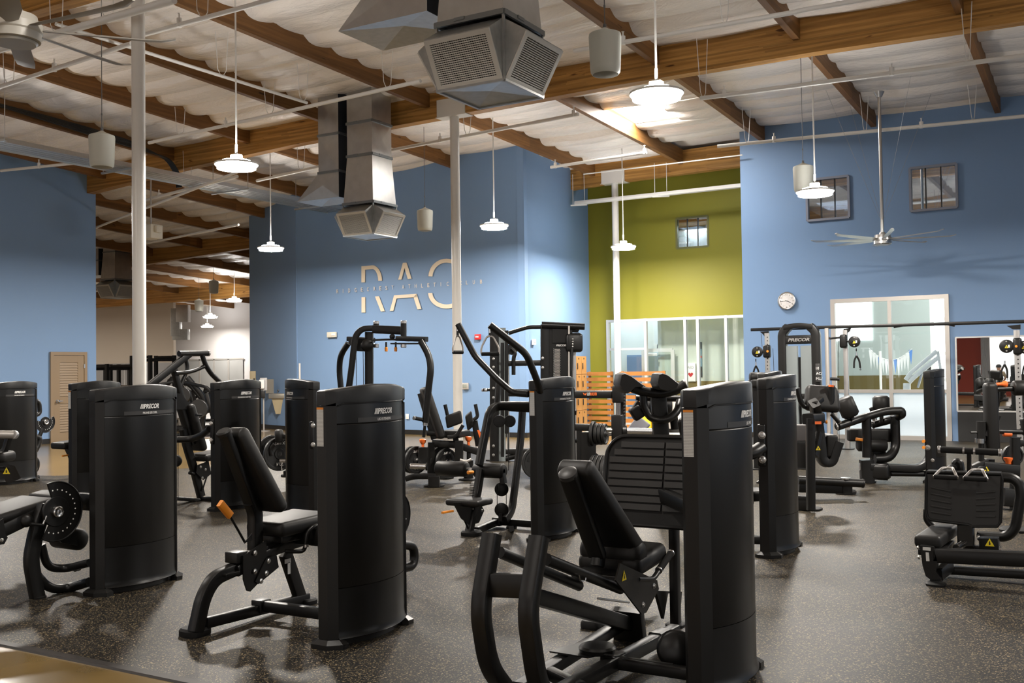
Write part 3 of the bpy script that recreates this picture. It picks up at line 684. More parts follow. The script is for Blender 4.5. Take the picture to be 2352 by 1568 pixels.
thick(m, [(497, 633), (549, 631), (550, 850), (497, 852)]); part('letter_stroke', m, CL, t); m = M(); thick(m, [(688, 623), (745, 619), (826, 832), (772, 836)]); part('letter', m, CL, t)
m = M(); thick(m, [(1085, 143), (1136, 141), (1207, 371), (1155, 375), (1107, 215), (1064, 381), (1019, 385)]); part('letter', m, CL, t); m = M()
thick(m, [(960, 605), (1277, 585), (1290, 632), (993, 650)]); thick(m, [(960, 605), (993, 650), (947, 828), (898, 830)]); thick(m, [(1277, 585), (1346, 802), (1292, 806), (1237, 634)]); part('letter', m, CL, t)
m = M()
o, i_ = arcband(1705, 345, 257, 260, 56, 178, 55)
for k in range(len(o) - 1): thick(m, [o[k], o[k + 1], i_[k + 1], i_[k]])
part('letter', m, CL, t); m = M()
o, i_ = arcband(1705, 572, 260, 222, 58, 180, 305)
for k in range(len(o) - 1): thick(m, [o[k], o[k + 1], i_[k + 1], i_[k]])
part('letter', m, CL, t)
for ch, cx in zip('RIDGECRESTATHLETICCLUB', (155, 235, 322, 412, 502, 588, 682, 765, 850, 937, 1088, 1177, 1268, 1360, 1448, 1536, 1625, 1722, 1812, 1997, 2093, 2198)):
    if cx == 1812: cx = 1907
    m = M(); by = 578 - (cx - 140) * 141 / 2080; b = WPT(cx, by); ux = (WPT(cx + 30, by - 2) - b).normalized(); hgt = (WPT(cx, by - 56) - b).length
    write(m, ch, b, ux, (0, 0, 1), hgt, hgt * .12 if ch == 'I' else hgt * .62, 'c'); part('small_letter', m, CL, t)
# ------------------------------------------------------------------ glazed front under the green wall
def frame_run(name, pts_pairs, parent, mat_, w=.06, d=.08):
    for a, b in pts_pairs:
        m = M(); a, b = V(a), V(b); m.beam(a, b, w, d, (0, 1, 0)) if abs(a.x - b.x) < .01 else m.beam(a, b, d * .94, w); part(name, m, mat_, parent)
t = thing('window_1', 'glazed front with silver mullions under the green wall', None, (-9, GY, .1)); t['kind'] = 'structure'
gy = GY - .02; gr = -7.1; WF = mat('silver_mullion', (.58, .57, .55), .4, .4)
mx = [PY(x, 850, gy).x for x in (1485, 1576, 1605, 1670)]
fr = [((gl, gy, gz - .04), (gr, gy, gz - .04)), ((gl, gy, .12), (gr, gy, .12)), ((gl, gy, .1), (gl, gy, gz))] + [((x, gy, .1), (x, gy, gz)) for x in mx]
frame_run('mullion', fr, t, WF, .07, .1)
d0, d1 = PY(1476, 800, gy), PY(1545, 800, gy); zh = PY(1500, 800, gy).z
frame_run('transom', [((gl, gy, zh), (mx[0], gy, zh))], t, WF, .06, .08)
m = M(); m.plate([(gl, gy + .03, .1), (gr, gy + .03, .1), (gr, gy + .03, gz), (gl, gy + .03, gz)], (0, .008, 0)); part('pane', m, GLASS, t)
# open door leaf and room behind the glass
RB = 28.5
dt = thing('door_2', 'silver framed glass door standing open behind the glazed front', None, (mx[0], GY + .5, 0)); dt['kind'] = 'structure'
a, b = PY(1478, 805, GY + .7), PY(1545, 803, GY + .7)
frame_run('door_frame', [((a.x, GY + .7, 0), (a.x, GY + .7, a.z)), ((b.x, GY + .7, 0), (b.x, GY + .7, a.z)), ((a.x, GY + .7, a.z), (b.x, GY + .7, a.z))], dt, WF, .1, .05)
m = M(); m.plate([(a.x, GY + .7, .1), (b.x, GY + .7, .1), (b.x, GY + .7, a.z), (a.x, GY + .7, a.z)], (0, .006, 0)); part('pane', m, GLASS, dt)
m = M(); m.rbox(((a.x * .7 + b.x * .3), GY + .62, a.z - .12), (.35, .06, .08), rad=.01); part('door_closer', m, WF, dt)
struct('wall_lobby_back', M().box((-19, RB, 0), (PY(1576, 800, RB).x, RB + .1, 5.5)), MINT, 'pale aqua lobby wall behind the glass')
struct('wall_lobby_right', M().box((PY(1576, 800, RB).x, RB - 2.2, 0), (-7.8, RB - 2.1, 5.5)), SAGE, 'sage wall behind the glass')
struct('wall_lobby_band', M().box((PY(1530, 800, RB - 2.3).x, RB - 2.26, 0), (-7.8, RB - 2.2, 1.25)), OLIVE, 'olive lower band of the lobby wall')
struct('wall_lobby_side', M().box((-7.8, GY + .2, 0), (-7.7, RB - 2.1, 5.5)), SAGE); struct('wall_lobby_left', M().box((-19, GY + .2, 0), (-18.9, RB, 5.5)), PALE)
struct('ceiling_lobby', M().box((-19, GY + .2, 5.5), (-7.7, RB, 5.6)), WHITEP)
for x in (-12.5, -9.5):
    ld = bpy.data.lights.new('lobby_light', 'AREA'); ld.size = .6; ld.energy = 200; ld.color = (1, 1, .98); lo = bpy.data.objects.new('lobby_light', ld); COL.objects.link(lo); lo.location = (x, 26.1 if x > -10 else 27.2, 5.4)
m = M(); m.box((PY(1440, 815, RB - .05).x, RB - .06, 0), (PY(1478, 815, RB - .05).x, RB - .01, PY(1455, 815, RB - .05).z)); c = struct('door_3', m, mat('blue_door', (.16, .26, .45), .5), 'blue doorway seen through the glazed front')
m = M(); m.box((PY(1489, 815, RB - .05).x, RB - .06, 0), (PY(1530, 815, RB - .05).x, RB - .01, PY(1510, 816, RB - .05).z)); struct('door_4', m, mat('grey_door', (.22, .27, .27), .5), 'grey green door seen through the glazed front')
p = PY(1510, 797, RB - .5); t = thing('wall_clock', 'small round clock seen through the glazed front', 'clock', p); m = M(); m.lathe(p + V((0, .5, 0)), (0, -1, 0), [(0, .2), (.05, .2), (.06, .18)], 24); part('rim', m, ALU, t); m = M(); m.cyl(p + V((0, .45, 0)), p + V((0, .438, 0)), .165, 24); part('face', m, WHITE, t)
p = PY(1588, 855, RB - 2.26); t = thing('defibrillator_cabinet', 'white AED cabinet with red heart behind the glass', 'cabinet', p); m = M(); m.rbox(p, (.26, .12, .5), rad=.02); part('body', m, WHITEP, t)
m = M(); write(m, 'AED', p + V((0, -.062, .1)), (1, 0, 0), (0, 0, 1), .075, .17, 'c'); part('lettering', m, mat('grey_print', (.2, .2, .2), .5), t)
m = M(); o = []
for k in range(24):
    a = 2 * math.pi * k / 24; o.append(p + V((.0056 * 16 * math.sin(a) ** 3 * .8, -.062, -.06 + .0056 * .8 * (13 * math.cos(a) - 5 * math.cos(2 * a) - 2 * math.cos(3 * a) - math.cos(4 * a)))))
m.plate(o, (0, .002, 0)); part('heart_symbol', m, mat('red_print', (.45, .02, .02), .5), t)
PYO = RB - 2.225; p = PY(1610, 825, PYO); a, b = PY(1607, 785, PYO), PY(1613, 866, PYO); m = M(); m.box((a.x, PYO, a.z), (b.x, PYO + .02, b.z)); t = thing('poster', 'narrow dark height chart poster behind the glass', 'poster', p)
part('sheet', m, mat('poster_blue', (.12, .2, .24), .5), t); m = M(); m.box((a.x, PYO - .006, a.z), (b.x, PYO - .001, a.z * .8 + b.z * .2)).box((a.x, PYO - .006, a.z * .3 + b.z * .7), (b.x, PYO - .001, b.z)); part('dark_band', m, BASEB, t); m = M(); m.box((a.x, PYO - .006, a.z * .6 + b.z * .4), (b.x, PYO - .001, a.z * .55 + b.z * .45)); part('red_band', m, mat('red_band', (.4, .05, .03), .5), t)
# small square windows
def smallwin(n, a, b, Y, fm, label, gm):
    t = thing(n, label, None, (a.x, Y, b.z)); t['kind'] = 'structure'; x0, x1, z0, z1 = a.x, b.x, b.z, a.z
    frame_run('window_frame', [((x0, Y, z0), (x1, Y, z0)), ((x0, Y, z1), (x1, Y, z1)), ((x0, Y, z0), (x0, Y, z1)), ((x1, Y, z0), (x1, Y, z1))], t, fm, .05, .06)
    for k in (1, 2): frame_run('muntin', [((x0 + (x1 - x0) * k / 3, Y + .02, z0), (x0 + (x1 - x0) * k / 3, Y + .02, z1))], t, BASEB, .022, .03)
    m = M(); m.plate([(x0, Y + .04, z0), (x1, Y + .04, z0), (x1, Y + .04, z1), (x0, Y + .04, z1)], (0, .006, 0)); part('pane', m, gm, t)
GF = mat('grey_window_frame', (.22, .24, .3), .5)
for (a, b), l, n in zip(sw, ('small square window behind the lamp on the right wall', 'small square window right of the fan rod'), ('window_3', 'window_4')):
    smallwin(n, V((a.x, 0, a.z - .02)), V((b.x, 0, b.z - .02)), RY - .02, GF, l, GLASS2)
smallwin('window_5', gw0, gw1, GY + .02, mat('olive_frame', (.12, .12, .03), .5), 'small square window in the green wall', GLASS2)
# ------------------------------------------------------------------ window to the pool hall
t = thing('window_2', 'large aluminium framed window to the pool hall', None, (rw[0].x, RY, 0)); t['kind'] = 'structure'
x0, x1 = rw[0].x, rw[1].x; z1 = holes[0][3]; xm = PY(2046, 850, RY).x; zt = PY(2050, 898, RY).z; yy = RY + .02
frame_run('window_frame', [((x0 + .04, yy, .05), (x0 + .04, yy, z1)), ((x1 - .04, yy, .05), (x1 - .04, yy, z1)), ((x0, yy, z1 - .04), (x1, yy, z1 - .04)), ((x0, yy, .06), (x1, yy, .06))], t, FRAMEM, .09, .12)
frame_run('mullion', [((xm, yy, .05), (xm, yy, z1)), ((x0, yy, zt), (x1, yy, zt))], t, FRAMEM, .07, .1)
for a, b in ((x0, xm), (xm, x1)):
    m = M(); m.plate([(a + .03, RY + .05, zt), (b - .03, RY + .05, zt), (b - .03, RY + .05, z1), (a + .03, RY + .05, z1)], (0, .006, 0)); part('pane', m, GLASS, t)
    m = M(); m.plate([(a + .03, RY + .05, .05), (b - .03, RY + .05, .05), (b - .03, RY + .05, zt), (a + .03, RY + .05, zt)], (0, .006, 0)); part('frosted_pane', m, FROST, t, 'white frosted lower pane')
PB = 34.0
a, b = PY(2004, 781, PB), PY(1900, 690, PB)
struct('wall_pool_back', M().box((-14, PB, 0), (3, PB + .1, 6)), mat('pool_wall_paint', (.46, .51, .49), .6), 'grey green pool hall wall'); struct('wall_pool_band', M().box((-14, PB - .02, 0), (3, PB, PY(2000, 862, PB).z)), OLIVE, 'olive lower band of the pool hall wall')
struct('floor_pool', M().box((-14, RY + .3, .0), (3, PB, .006)), mat('pool_deck', (.5, .52, .5), .4)); struct('ceiling_pool', M().box((-7.0, RY + .2, 6), (3, PB, 6.1)), WHITEP)
PW = mat('daylight_pane', (.95, .98, 1), .5, emit=2.6)
m = M(); m.box((b.x, PB - .04, a.z), (a.x, PB - .021, 6)); struct('window_6', m, PW, 'bright daylit window pane at the left of the pool hall')
t = thing('window_7', 'bright daylit window wall at the right of the pool hall', None, (-3, 32, 0)); t['kind'] = 'structure'
xa, xb = PY(2146, 780, 31).x, PY(2200, 780, 31).x
m = M(); m.box((xa, 31, .2), (xb + 1, 31.02, 5)); part('pane', m, PW, t)
frame_run('mullion', [((xa - .05, 30.98, 0), (xa - .05, 30.98, 5.5))] + [((xa, 30.98, PY(2170, y, 31).z), (xb + 1, 30.98, PY(2170, y, 31).z)) for y in (732, 812, 872)], t, WHITEP, .1, .06)
for x, y in ((-5.5, 27), (-2.5, 30)):
    ld = bpy.data.lights.new('pool_hall_light', 'AREA'); ld.size = 1.5; ld.energy = 270; ld.color = (1, 1, .98); lo = bpy.data.objects.new('pool_hall_light', ld); COL.objects.link(lo); lo.location = (x, y, 5.8)
# pennants over the pool
t = thing('pennant_line', 'string of white and blue pennants over the pool', 'pennants', PY(2046, 820, 30)); m = M(); pts = []
for k in range(15):
    s = k / 14; px = 1996 + (2095 - 1996) * s; py = 800 + 26 * (1 - (2 * s - 1) ** 2); pts.append(PY(px, py, 30))
m.tube(pts, .006, 5, 0); part('cord', m, WHITE, t); pb = mat('pennant_blue', (.1, .25, .6), .5)
for k in range(14):
    c = (pts[k] + pts[k + 1]) / 2; m = M(); L = .42 if k % 3 else .55; m.plate([c + V((-.05, 0, 0)), c + V((.05, 0, 0)), c + V((.005, 0, -L))], (0, .006, 0)); part('pennant', m, pb if k % 5 == 3 else WHITE, t)
p = PY(2023, 880, 30); m = M(); m.cyl((p.x, 30, 0), (p.x, 30, PY(2023, 806, 30).z), .035, 10); m.lathe((p.x, 30, 0), (0, 0, 1), [(.006, .15), (.04, .15), (.05, .05)], 12); solo('pennant_post', m, WHITEP, 'white post holding the pennants by the pool', 'post')
# pool lift
t = thing('pool_lift', 'white pool lift arm behind the window', 'pool lift', PY(2083, 900, 27)); m = M(); Y = 27
m.bar([PY(2083, 960, Y), PY(2083, 880, Y)], .16, .16); part('mast', m, WHITEP, t)
m = M(); m.bar([PY(2080, 872, Y), PY(2092, 856, Y), PY(2152, 806, Y)], .08, .1); m.bar([PY(2088, 878, Y), PY(2100, 866, Y), PY(2156, 820, Y)], .08, .1); m.bar([PY(2092, 856, Y), PY(2094, 874, Y)], .08, .04); m.bar([PY(2154, 806, Y), PY(2162, 860, Y)], .06, .06); part('arm', m, WHITEP, t)
m = M(); m.cyl(PY(2118, 856, Y), PY(2108, 890, Y), .03, 10); part('actuator', m, ALU, t)
m = M(); m.rbox((PY(2083, 960, Y).x, Y, .1), (.5, .6, .2), rad=.03); part('base', m, WHITEP, t)
p = PY(2138, 844, PB - .05); m = M(); m.box(p - V((.13, .02, .07)), p + V((.13, 0, .07))); solo('wall_sign', m, BASEB, 'small dark sign on the pool hall wall', 'sign')
# ------------------------------------------------------------------ mirror on the right wall
t = thing('wall_mirror', 'large mirror on the right wall above a black panel', 'mirror', (-1, RY - .04, 1.5)); a, b = PY(2195, 775, RY - .04), PY(2195, 944, RY - .04); x1 = 3.5
m = M(); m.box((a.x, RY - .035, b.z), (x1, RY - .005, a.z)); part('glass', m, MIRROR, t)
frame_run('mirror_trim', [((a.x, RY - .04, a.z), (x1, RY - .04, a.z)), ((a.x, RY - .04, b.z), (x1, RY - .04, b.z)), ((a.x, RY - .04, b.z), (a.x, RY - .04, a.z))], t, WF, .03, .03)
m = M(); m.box((a.x, RY - .03, .015), (x1, RY - .003, b.z - .02)); solo('wall_panel', m, mat('black_wall_panel', (.012, .012, .012), .5), 'black panel on the wall below the mirror', 'panel')
# curtain and window dressing on the back wall (seen in the mirror)
m = M(); m.sweep([V((-5.15 + .03 * k, -9.0 + (.05 if k % 2 else 0), 1.7)) for k in range(14)], [(.008, 1.68), (-.008, 1.68), (-.008, -1.6), (.008, -1.6)]); solo('curtain', m, mat('grey_curtain', (.42, .43, .44), .8), 'grey pleated curtain beside the back window', 'curtain')
# ------------------------------------------------------------------ wall clock
p = PY(1808, 691, RY - .01); t = thing('wall_clock', 'round silver wall clock on the right blue wall', 'clock', p); r = .205
m = M(); m.lathe(p, (0, -1, 0), [(0, r), (.03, r + .005), (.055, r * .97), (.058, r * .9), (.045, r * .86)], 40); part('rim', m, STEEL, t)
m = M(); m.cyl(p + V((0, -.03, 0)), p + V((0, -.044, 0)), r * .875, 40); part('face', m, WHITE, t)
m = M()
for k in range(12):
    a = math.radians(90 - 30 * (k + 1)); c = p + V((math.cos(a) * r * .7, -.0455, math.sin(a) * r * .7 - .018)); write(m, str(k + 1), c, (1, 0, 0), (0, 0, 1), .037, None, 'c')
part('numerals', m, BASEB, t)
for nm, ang_, L, w in (('hour_hand', -25, .1, .012), ('minute_hand', 187, .15, .009)):
    a = math.radians(ang_); d = V((math.cos(a), 0, math.sin(a))); m = M(); q = p + V((0, -.049, 0)); m.beam(q - d * .03, q + d * L, w, .003, (0, 1, 0)); part(nm, m, BASEB, t)
# ------------------------------------------------------------------ louvred door in the left wall
dx = -21.985; a, b = PX(114, 808, dx), PX(198, 1013, dx); y0, y1, zt = a.y, b.y, PX(150, 808, dx).z
t = thing('door_1', 'tan louvred door in the left blue wall', None, (dx, (y0 + y1) / 2, 0)); t['kind'] = 'structure'
m = M(); m.box((dx, y0, 0), (dx + .05, y0 + .08, zt)).box((dx, y1 - .08, 0), (dx + .05, y1, zt)).box((dx, y0 + .08, zt - .08), (dx + .048, y1 - .08, zt)); part('door_frame', m, DOORP, t)
m = M(); ya, yb = y0 + .085, y1 - .085; zz = [.03, .25, .95, 1.1, zt - .25, zt - .09]
m.box((dx, ya, .02), (dx + .03, ya + .17, zt - .09)).box((dx, yb - .17, .02), (dx + .03, yb, zt - .09)).box((dx, ya + .17, .02), (dx + .029, yb - .17, .25)).box((dx, ya + .17, .95), (dx + .029, yb - .17, 1.12)).box((dx, ya + .17, zt - .26), (dx + .029, yb - .17, zt - .09)).box((dx, ya, .02), (dx + .012, yb, zt - .09)); lf = part('leaf', m, DOORP, t)
m = M()
for za, zb_, n in ((.26, .95, 11), (1.13, zt - .27, 13)):
    for k in range(n):
        z = za + (zb_ - za) * (k + .5) / n; h = (zb_ - za) / n; m.plate([(dx + .012, ya + .17, z + h * .5), (dx + .012, yb - .17, z + h * .5), (dx + .028, yb - .17, z - h * .3), (dx + .028, ya + .17, z - h * .3)], (0, 0, -.008))
part('louvers', m, DOORP, lf, kind='stuff')
m = M(); m.cyl((dx + .03, ya + .09, 1.02), (dx + .09, ya + .09, 1.02), .016, 10); m.lathe((dx + .09, ya + .09, 1.02), (1, 0, 0), [(-.02, .03), (.02, .036), (.04, .02)], 14); m.bar([(dx + .1, ya + .09, 1.02), (dx + .1, ya + .2, 1.02)], .02, .022); m.lathe((dx + .03, ya + .09, 1.02), (1, 0, 0), [(0, .035), (.008, .035)], 14); part('door_handle', m, STEEL, lf)
m = M()
for z in (.3, 1.2, zt - .4): m.box((dx + .03, yb - .01, z), (dx + .056, yb + .02, z + .1))
part('hinges', m, ALU, t)
# ================================================================== gym machines
# ------------------------------------------------------------------ shared pieces
_SH = {}
def shared(key, make):
    if key not in _SH: _SH[key] = make()
    return _SH[key]
def put(name, me, parent, loc, R=None, label=None):
    o = link(name, me, parent); o.location = V(loc) - rootloc(parent)
    if R is not None: o.rotation_euler = R.to_euler()
    if label: o['label'] = label
    return o
def zto(d):
    d = V(d).normalized(); s, n = frame(d); return axes(s, n, d) if s.cross(n).dot(d) > 0 else axes(n, s, d)
def bolt(parent, p, d, r=.013):
    me = shared(('bolt', r), lambda: M().lathe((0, 0, -.004), (0, 0, 1), [(0, r * 1.25), (.006, r * 1.25), (.007, r), (.013, r * .8), (.014, r * .45), (.01, r * .4)], 12).mesh('bolt', BOLT))
    return put('bolt', me, parent, p, zto(d))
def foot(parent, p, r=.075, h=.045, sx=1.0, R=None):
    m = M(); p = V((p[0], p[1], 0)); vs = []; n = 20; prof = [(0, .97), (.008, 1), (h * .7, 1), (h, .86)]; R = R or Matrix.Identity(3)
    for z, k in prof:
        for i in range(n):
            a = 2 * math.pi * i / n; q = V((math.copysign(abs(math.cos(a)) ** .6, math.cos(a)) * r * k * sx, math.copysign(abs(math.sin(a)) ** .6, math.sin(a)) * r * k, 0)); q = R @ q; vs.append(p + q + V((0, 0, z + .012)))
    fs = [[j * n + i, j * n + (i + 1) % n, j * n + n + (i + 1) % n, j * n + n + i] for j in range(3) for i in range(n)] + [list(range(n))[::-1], list(range(3 * n, 4 * n))]
    m.add(vs, fs); return part('foot', m, RUBBER, parent)
def warn(parent, c, n, up, s=.05):
    n = V(n).normalized(); up = V(up); rx = up.cross(n).normalized(); up = n.cross(rx).normalized(); c = V(c) + n * .0015; m = M()
    m.plate([c + rx * -s * .55 - up * s * .4, c + rx * s * .55 - up * s * .4, c + up * s * .6], n * .001); o = part('warning_sticker', m, YELLOW, parent, 'yellow triangle warning sticker')
    m = M(); c = c + n * .0015; m.plate([c - rx * s * .1 - up * s * .22, c + rx * s * .02 - up * s * .26, c + rx * s * .14 - up * s * .1, c + rx * s * .05 + up * s * .05, c + rx * s * .06 + up * s * .25, c - rx * s * .06 + up * s * .22, c - rx * s * .1 + up * s * .02], n * .0008); part('warning_symbol', m, BASEB, o)
def tubep(name, pts, r, parent, mat_=None, fil=.08, n=12, label=None, up=V((0, 0, 1))): return part(name, M().tube(pts, r, n, fil, up), mat_ or BLACK, parent, label)
def barp(name, pts, w, h, parent, mat_=None, fil=.08, rad=.35, up=V((0, 0, 1)), **k): return part(name, M().bar(pts, w, h, rad, fil, up, **k), mat_ or BLACK, parent)
def padp(name, a, b, front, w0, w1, th, parent, mat_=None, rad=.03, k=3, lab=None):
    """cushion from a (bottom) to b (top), facing front; widths at the two ends"""
    a, b = V(a), V(b); z = (b - a); L = z.length; z.normalize(); x = V(front).cross(z).normalized(); y = z.cross(x).normalized(); m = M(); m.rbox((0, 0, 0), (1, th, L), rad=rad, k=k)
    # edges rounded in real size: scale the width outside the corner radius
    m2 = M(); wm = max(w0, w1); m2.rbox((0, 0, 0), (wm, th, L), rad=min(rad, th * .49), k=k); c = (a + b) / 2; vs = []
    for p in m2.v:
        t = p.z / L + .5; s = (w0 + (w1 - w0) * t) / wm; vs.append(c + x * p.x * s + y * p.y + z * p.z)
    m3 = M(); m3.add(vs, m2.f); return part(name, m3, mat_ or VINYL, parent, lab, ang=60)
def slab(name, pts, th, parent, mat_=None, rad=.02):
    """cushion on four corner points of its top face (in order)"""
    P = [V(p) for p in pts]; m2 = M(); m2.rbox((0, 0, 0), (1, 1, 1), rad=.0); 
    c = sum(P, V((0, 0, 0))) / 4; ex = ((P[1] + P[2]) - (P[0] + P[3])) / 2; ey = ((P[2] + P[3]) - (P[0] + P[1])) / 2; n = ex.cross(ey).normalized()
    if n.z < 0: n = -n
    m = M(); m.rbox((0, 0, 0), (ex.length, ey.length, th), rad=rad, k=3); x = ex.normalized(); y = ey.normalized(); sk = []
    for p in m.v: sk.append(c + x * p.x + y * p.y + n * (p.z - th / 2))
    m.v = sk; return part(name, m, mat_ or VINYL, parent, ang=60)
def rollp(name, a, b, r, parent, mat_=None, bev=.02): return part(name, M().cyl(a, b, r, 24, bev), mat_ or VINYL, parent, ang=50)
def grip(parent, a, b, r=.017, cap=True):
    a, b = V(a), V(b); g = part('hand_grip', M().cyl(a, b, r, 14, .004), GRIP, parent)
    if cap:
        d = (b - a).normalized(); part('end_cap', M().cyl(b, b + d * .014, r * 1.08, 14, .003), ALU, g, 'silver end cap'); part('collar', M().cyl(a - d * .012, a, r * 1.1, 14, .003), ALU, g)
    return g
def gusset(name, pts, off, parent, mat_=None): return part(name, M().plate(pts, off), mat_ or BLACK, parent)
def camdisc(parent, c, n, R, a0, a1, th=.014, dots=14):
    """crescent range plate with a hub, a row of pin holes and a bolt"""
    n = V(n).normalized(); s, u = frame(n); c = V(c); P = lambda r, a: c + s * (r * math.cos(math.radians(a))) + u * (r * math.sin(math.radians(a))); m = M(); k = 30; o = [P(R, a0 + (a1 - a0) * i / k) for i in range(k + 1)]
    inner = [P(R * .42, a1 - (a1 - a0) * i / k) for i in range(k + 1)]
    for i in range(k): m.plate([o[i], o[i + 1], inner[k - i - 1], inner[k - i]], n * th)
    m.cyl(c, c + n * (th + .006), R * .5, 28, .003); d = part('range_disc', m, BLACK, parent, ang=30)
    m = M(); rim = [P(R * .985, a0 + (a1 - a0) * i / 40) + n * th for i in range(41)]; m.tube(rim, .006, 6, 0); part('disc_rim', m, BLACK, d)
    h = M()
    for i in range(dots):
        p = P(R * .72, a0 + (a1 - a0) * (i + .5) / dots) + n * (th + .0008); h.lathe(p, n, [(0, .006), (.001, .006)], 6)
    part('pin_marks', h, WHITE, d, kind='stuff'); m = M(); m.lathe(c, n, [(th, .045), (th + .03, .042), (th + .035, .034), (th + .03, .02), (th + .032, .01)], 20); part('hub_cap', m, STEEL, d, 'silver hub cap'); return d
# ------------------------------------------------------------------ selector tower (weight stack housing)
TW, TS, TE, TA, TB = .766, .098, .088, .047, .044
def tarc(u, d=0.0): return V((TA - .01 + TS * 4 * u * (1 - u) + d, -TW / 2 + TB + (TW - 2 * TB) * u, 0))
def outline(inset=0.0, d=0.0, n=20):
    w = TW / 2 - inset; o = [(-TE + inset, -w + .02), (-TE + .02, -w), (0, -w)] + [(TA - inset * .5, -w + TB)]
    o += [(p.x - inset + d, p.y * (1 - inset * 1.2)) for p in (tarc(k / n) for k in range(1, n))] + [(TA - inset * .5, w - TB), (0, w), (-TE + .02, w), (-TE + inset, w - .02)]; return o
def ctop(y): return 1.536 + .034 * max(0, 1 - (abs(y) / (TW / 2 - .02)) ** 2)
def mk_frame():
    m = M(); w = TW / 2
    for s in (-1, 1):
        o = [(-TE, s * (w - .02)), (-TE + .02, s * w), (0, s * w), (TA, s * (w - TB)), (TA - .012, s * (w - TB - .012)), (-TE, s * (w - TB - .02))]; m.prism(o if s > 0 else o[::-1], .05, 1.444)
    m.box((-TE, -w + .06, .06), (-TE + .03, w - .06, 1.47)); return m.mesh('tower_frame', BLACK, ang=20)
def cover_rows(zs, off):
    n = 28; vs = []; fs = []
    for z, d in zs:
        for k in range(n + 1): p = tarc(.008 + .984 * k / n, d + off); vs.append((p.x, p.y, z))
    for j in range(len(zs) - 1):
        for k in range(n): a = j * (n + 1) + k; fs.append([a, a + 1, a + n + 2, a + n + 1])
    return vs, fs
def mk_cover(zs, mat_, name):
    def f():
        m = M(); vs, fs = cover_rows(zs, -.004); m.add(vs, fs); return m.mesh(name, mat_, ang=30)
    return f
def mk_cap():
    m = M(); rings = []
    for ins, dz, bot in ((-.001, 1.447, True), (-.002, -.014, False), (.002, -.004, False), (.012, .0, False)):
        o = outline(ins); rings.append([(x, y, (1.447 + (.016 if (x > TA) else 0)) if bot else ctop(y) + dz) for x, y in o])
    n = len(rings[0]); vs = [p for r in rings for p in r]; c = len(vs); vs.append((.03, 0, ctop(0))); fs = [[j * n + i, j * n + (i + 1) % n, j * n + n + (i + 1) % n, j * n + n + i] for j in range(3) for i in range(n)]
    fs += [[3 * n + i, 3 * n + (i + 1) % n, c] for i in range(n)]; m.add(vs, fs); return m.mesh('cap', BLACK, ang=32)
def mk_rim():
    m = M(); pts = [V((tarc(0).x + .0, tarc(0).y + .004, 1.30))] + [V((tarc(u, .0).x, tarc(u).y, 1.457 + (0 if 0 < i < 14 else -.02))) for i, u in enumerate([k / 14 for k in range(15)])] + [V((tarc(1).x, tarc(1).y - .004, 1.30))]; m.tube(pts, .0045, 6, .01); return m.mesh('header_rim', BLACK)
def mk_tfoot():
    m = M(); w = TW / 2; o = [(-TE - .035, -w + .05), (-TE - .035, -w - .01), (-TE - .01, -w - .035), (.02, -w - .035), (.09, -w + .03), (.09, -w + .085), (.05, -w + .1), (-TE, -w + .1)]; t = [(-TE - .004, -w + .05), (-TE - .004, -w + .01), (-TE + .015, -w - .004), (.003, -w - .004), (.052, -w + .042), (.052, -w + .075), (.03, -w + .09), (-TE, -w + .09)]
    vs = [(x, y, .012) for x, y in o] + [(x, y, .04) for x, y in o] + [(x, y, .062) for x, y in t]; n = len(o); fs = [[j * n + i, j * n + (i + 1) % n, j * n + n + (i + 1) % n, j * n + n + i] for j in range(2) for i in range(n)] + [list(range(n))[::-1], list(range(2 * n, 3 * n))]; m.add(vs, fs); return m.mesh('foot', BLACK, ang=20)
def mk_base():
    m = M(); o = [(-.06, -.3), (.04, -.3)] + [(tarc(k / 12).x - .035, tarc(k / 12).y * .92) for k in range(1, 12)] + [(.04, .3), (-.06, .3)]; m.prism(o, .014, .05); return m.mesh('base_plate', BLACK, ang=20)
def onarc(m, u0, z0, hgt, s, wu=None, off=.0025, **kw):
    """print bent round the cover: text of height hgt starting at share u0 of the width"""
    vs, fs, asp = text_geo(s, **kw); L = wu if wu else asp * hgt / (TW - 2 * TB); o = []
    for x, y in vs: p = tarc(u0 + x / asp * L, off - .004); o.append((p.x, p.y, z0 + y * hgt))
    m.add(o, fs); return u0 + L
def mk_logo():
    m = M(); u = .38; z0, h = 1.385, .036
    for k in range(4):
        a = u + k * .0125; w = .0075; vs = []
        for y, sh in ((0, 0), (h, .016)):
            for uu in (a + sh, a + w + sh): p = tarc(uu, -.0015); vs.append((p.x, p.y, z0 + y))
        m.add(vs, [[0, 1, 3, 2]])
    onarc(m, .428, z0, h, 'PRECOR', .215, bold=.03, shear=.28); return m.mesh('logo', WHITE)
def mk_strip():
    m = M(); vs = []; fs = []; n = 14
    for z in (1.34, 1.368):
        for k in range(n + 1): p = tarc(.2 + .72 * k / n, -.002); vs.append((p.x, p.y, z))
    fs = [[k, k + 1, n + 2 + k, n + 1 + k] for k in range(n)]; m.add(vs, fs); return m.mesh('name_strip', STRIP)
def mk_label():
    m = M(); y = -TW / 2 - .0012; m.box((-.07, y, 1.205), (-.018, y + .001, 1.424)); return m.mesh('warning_label', LABELM)
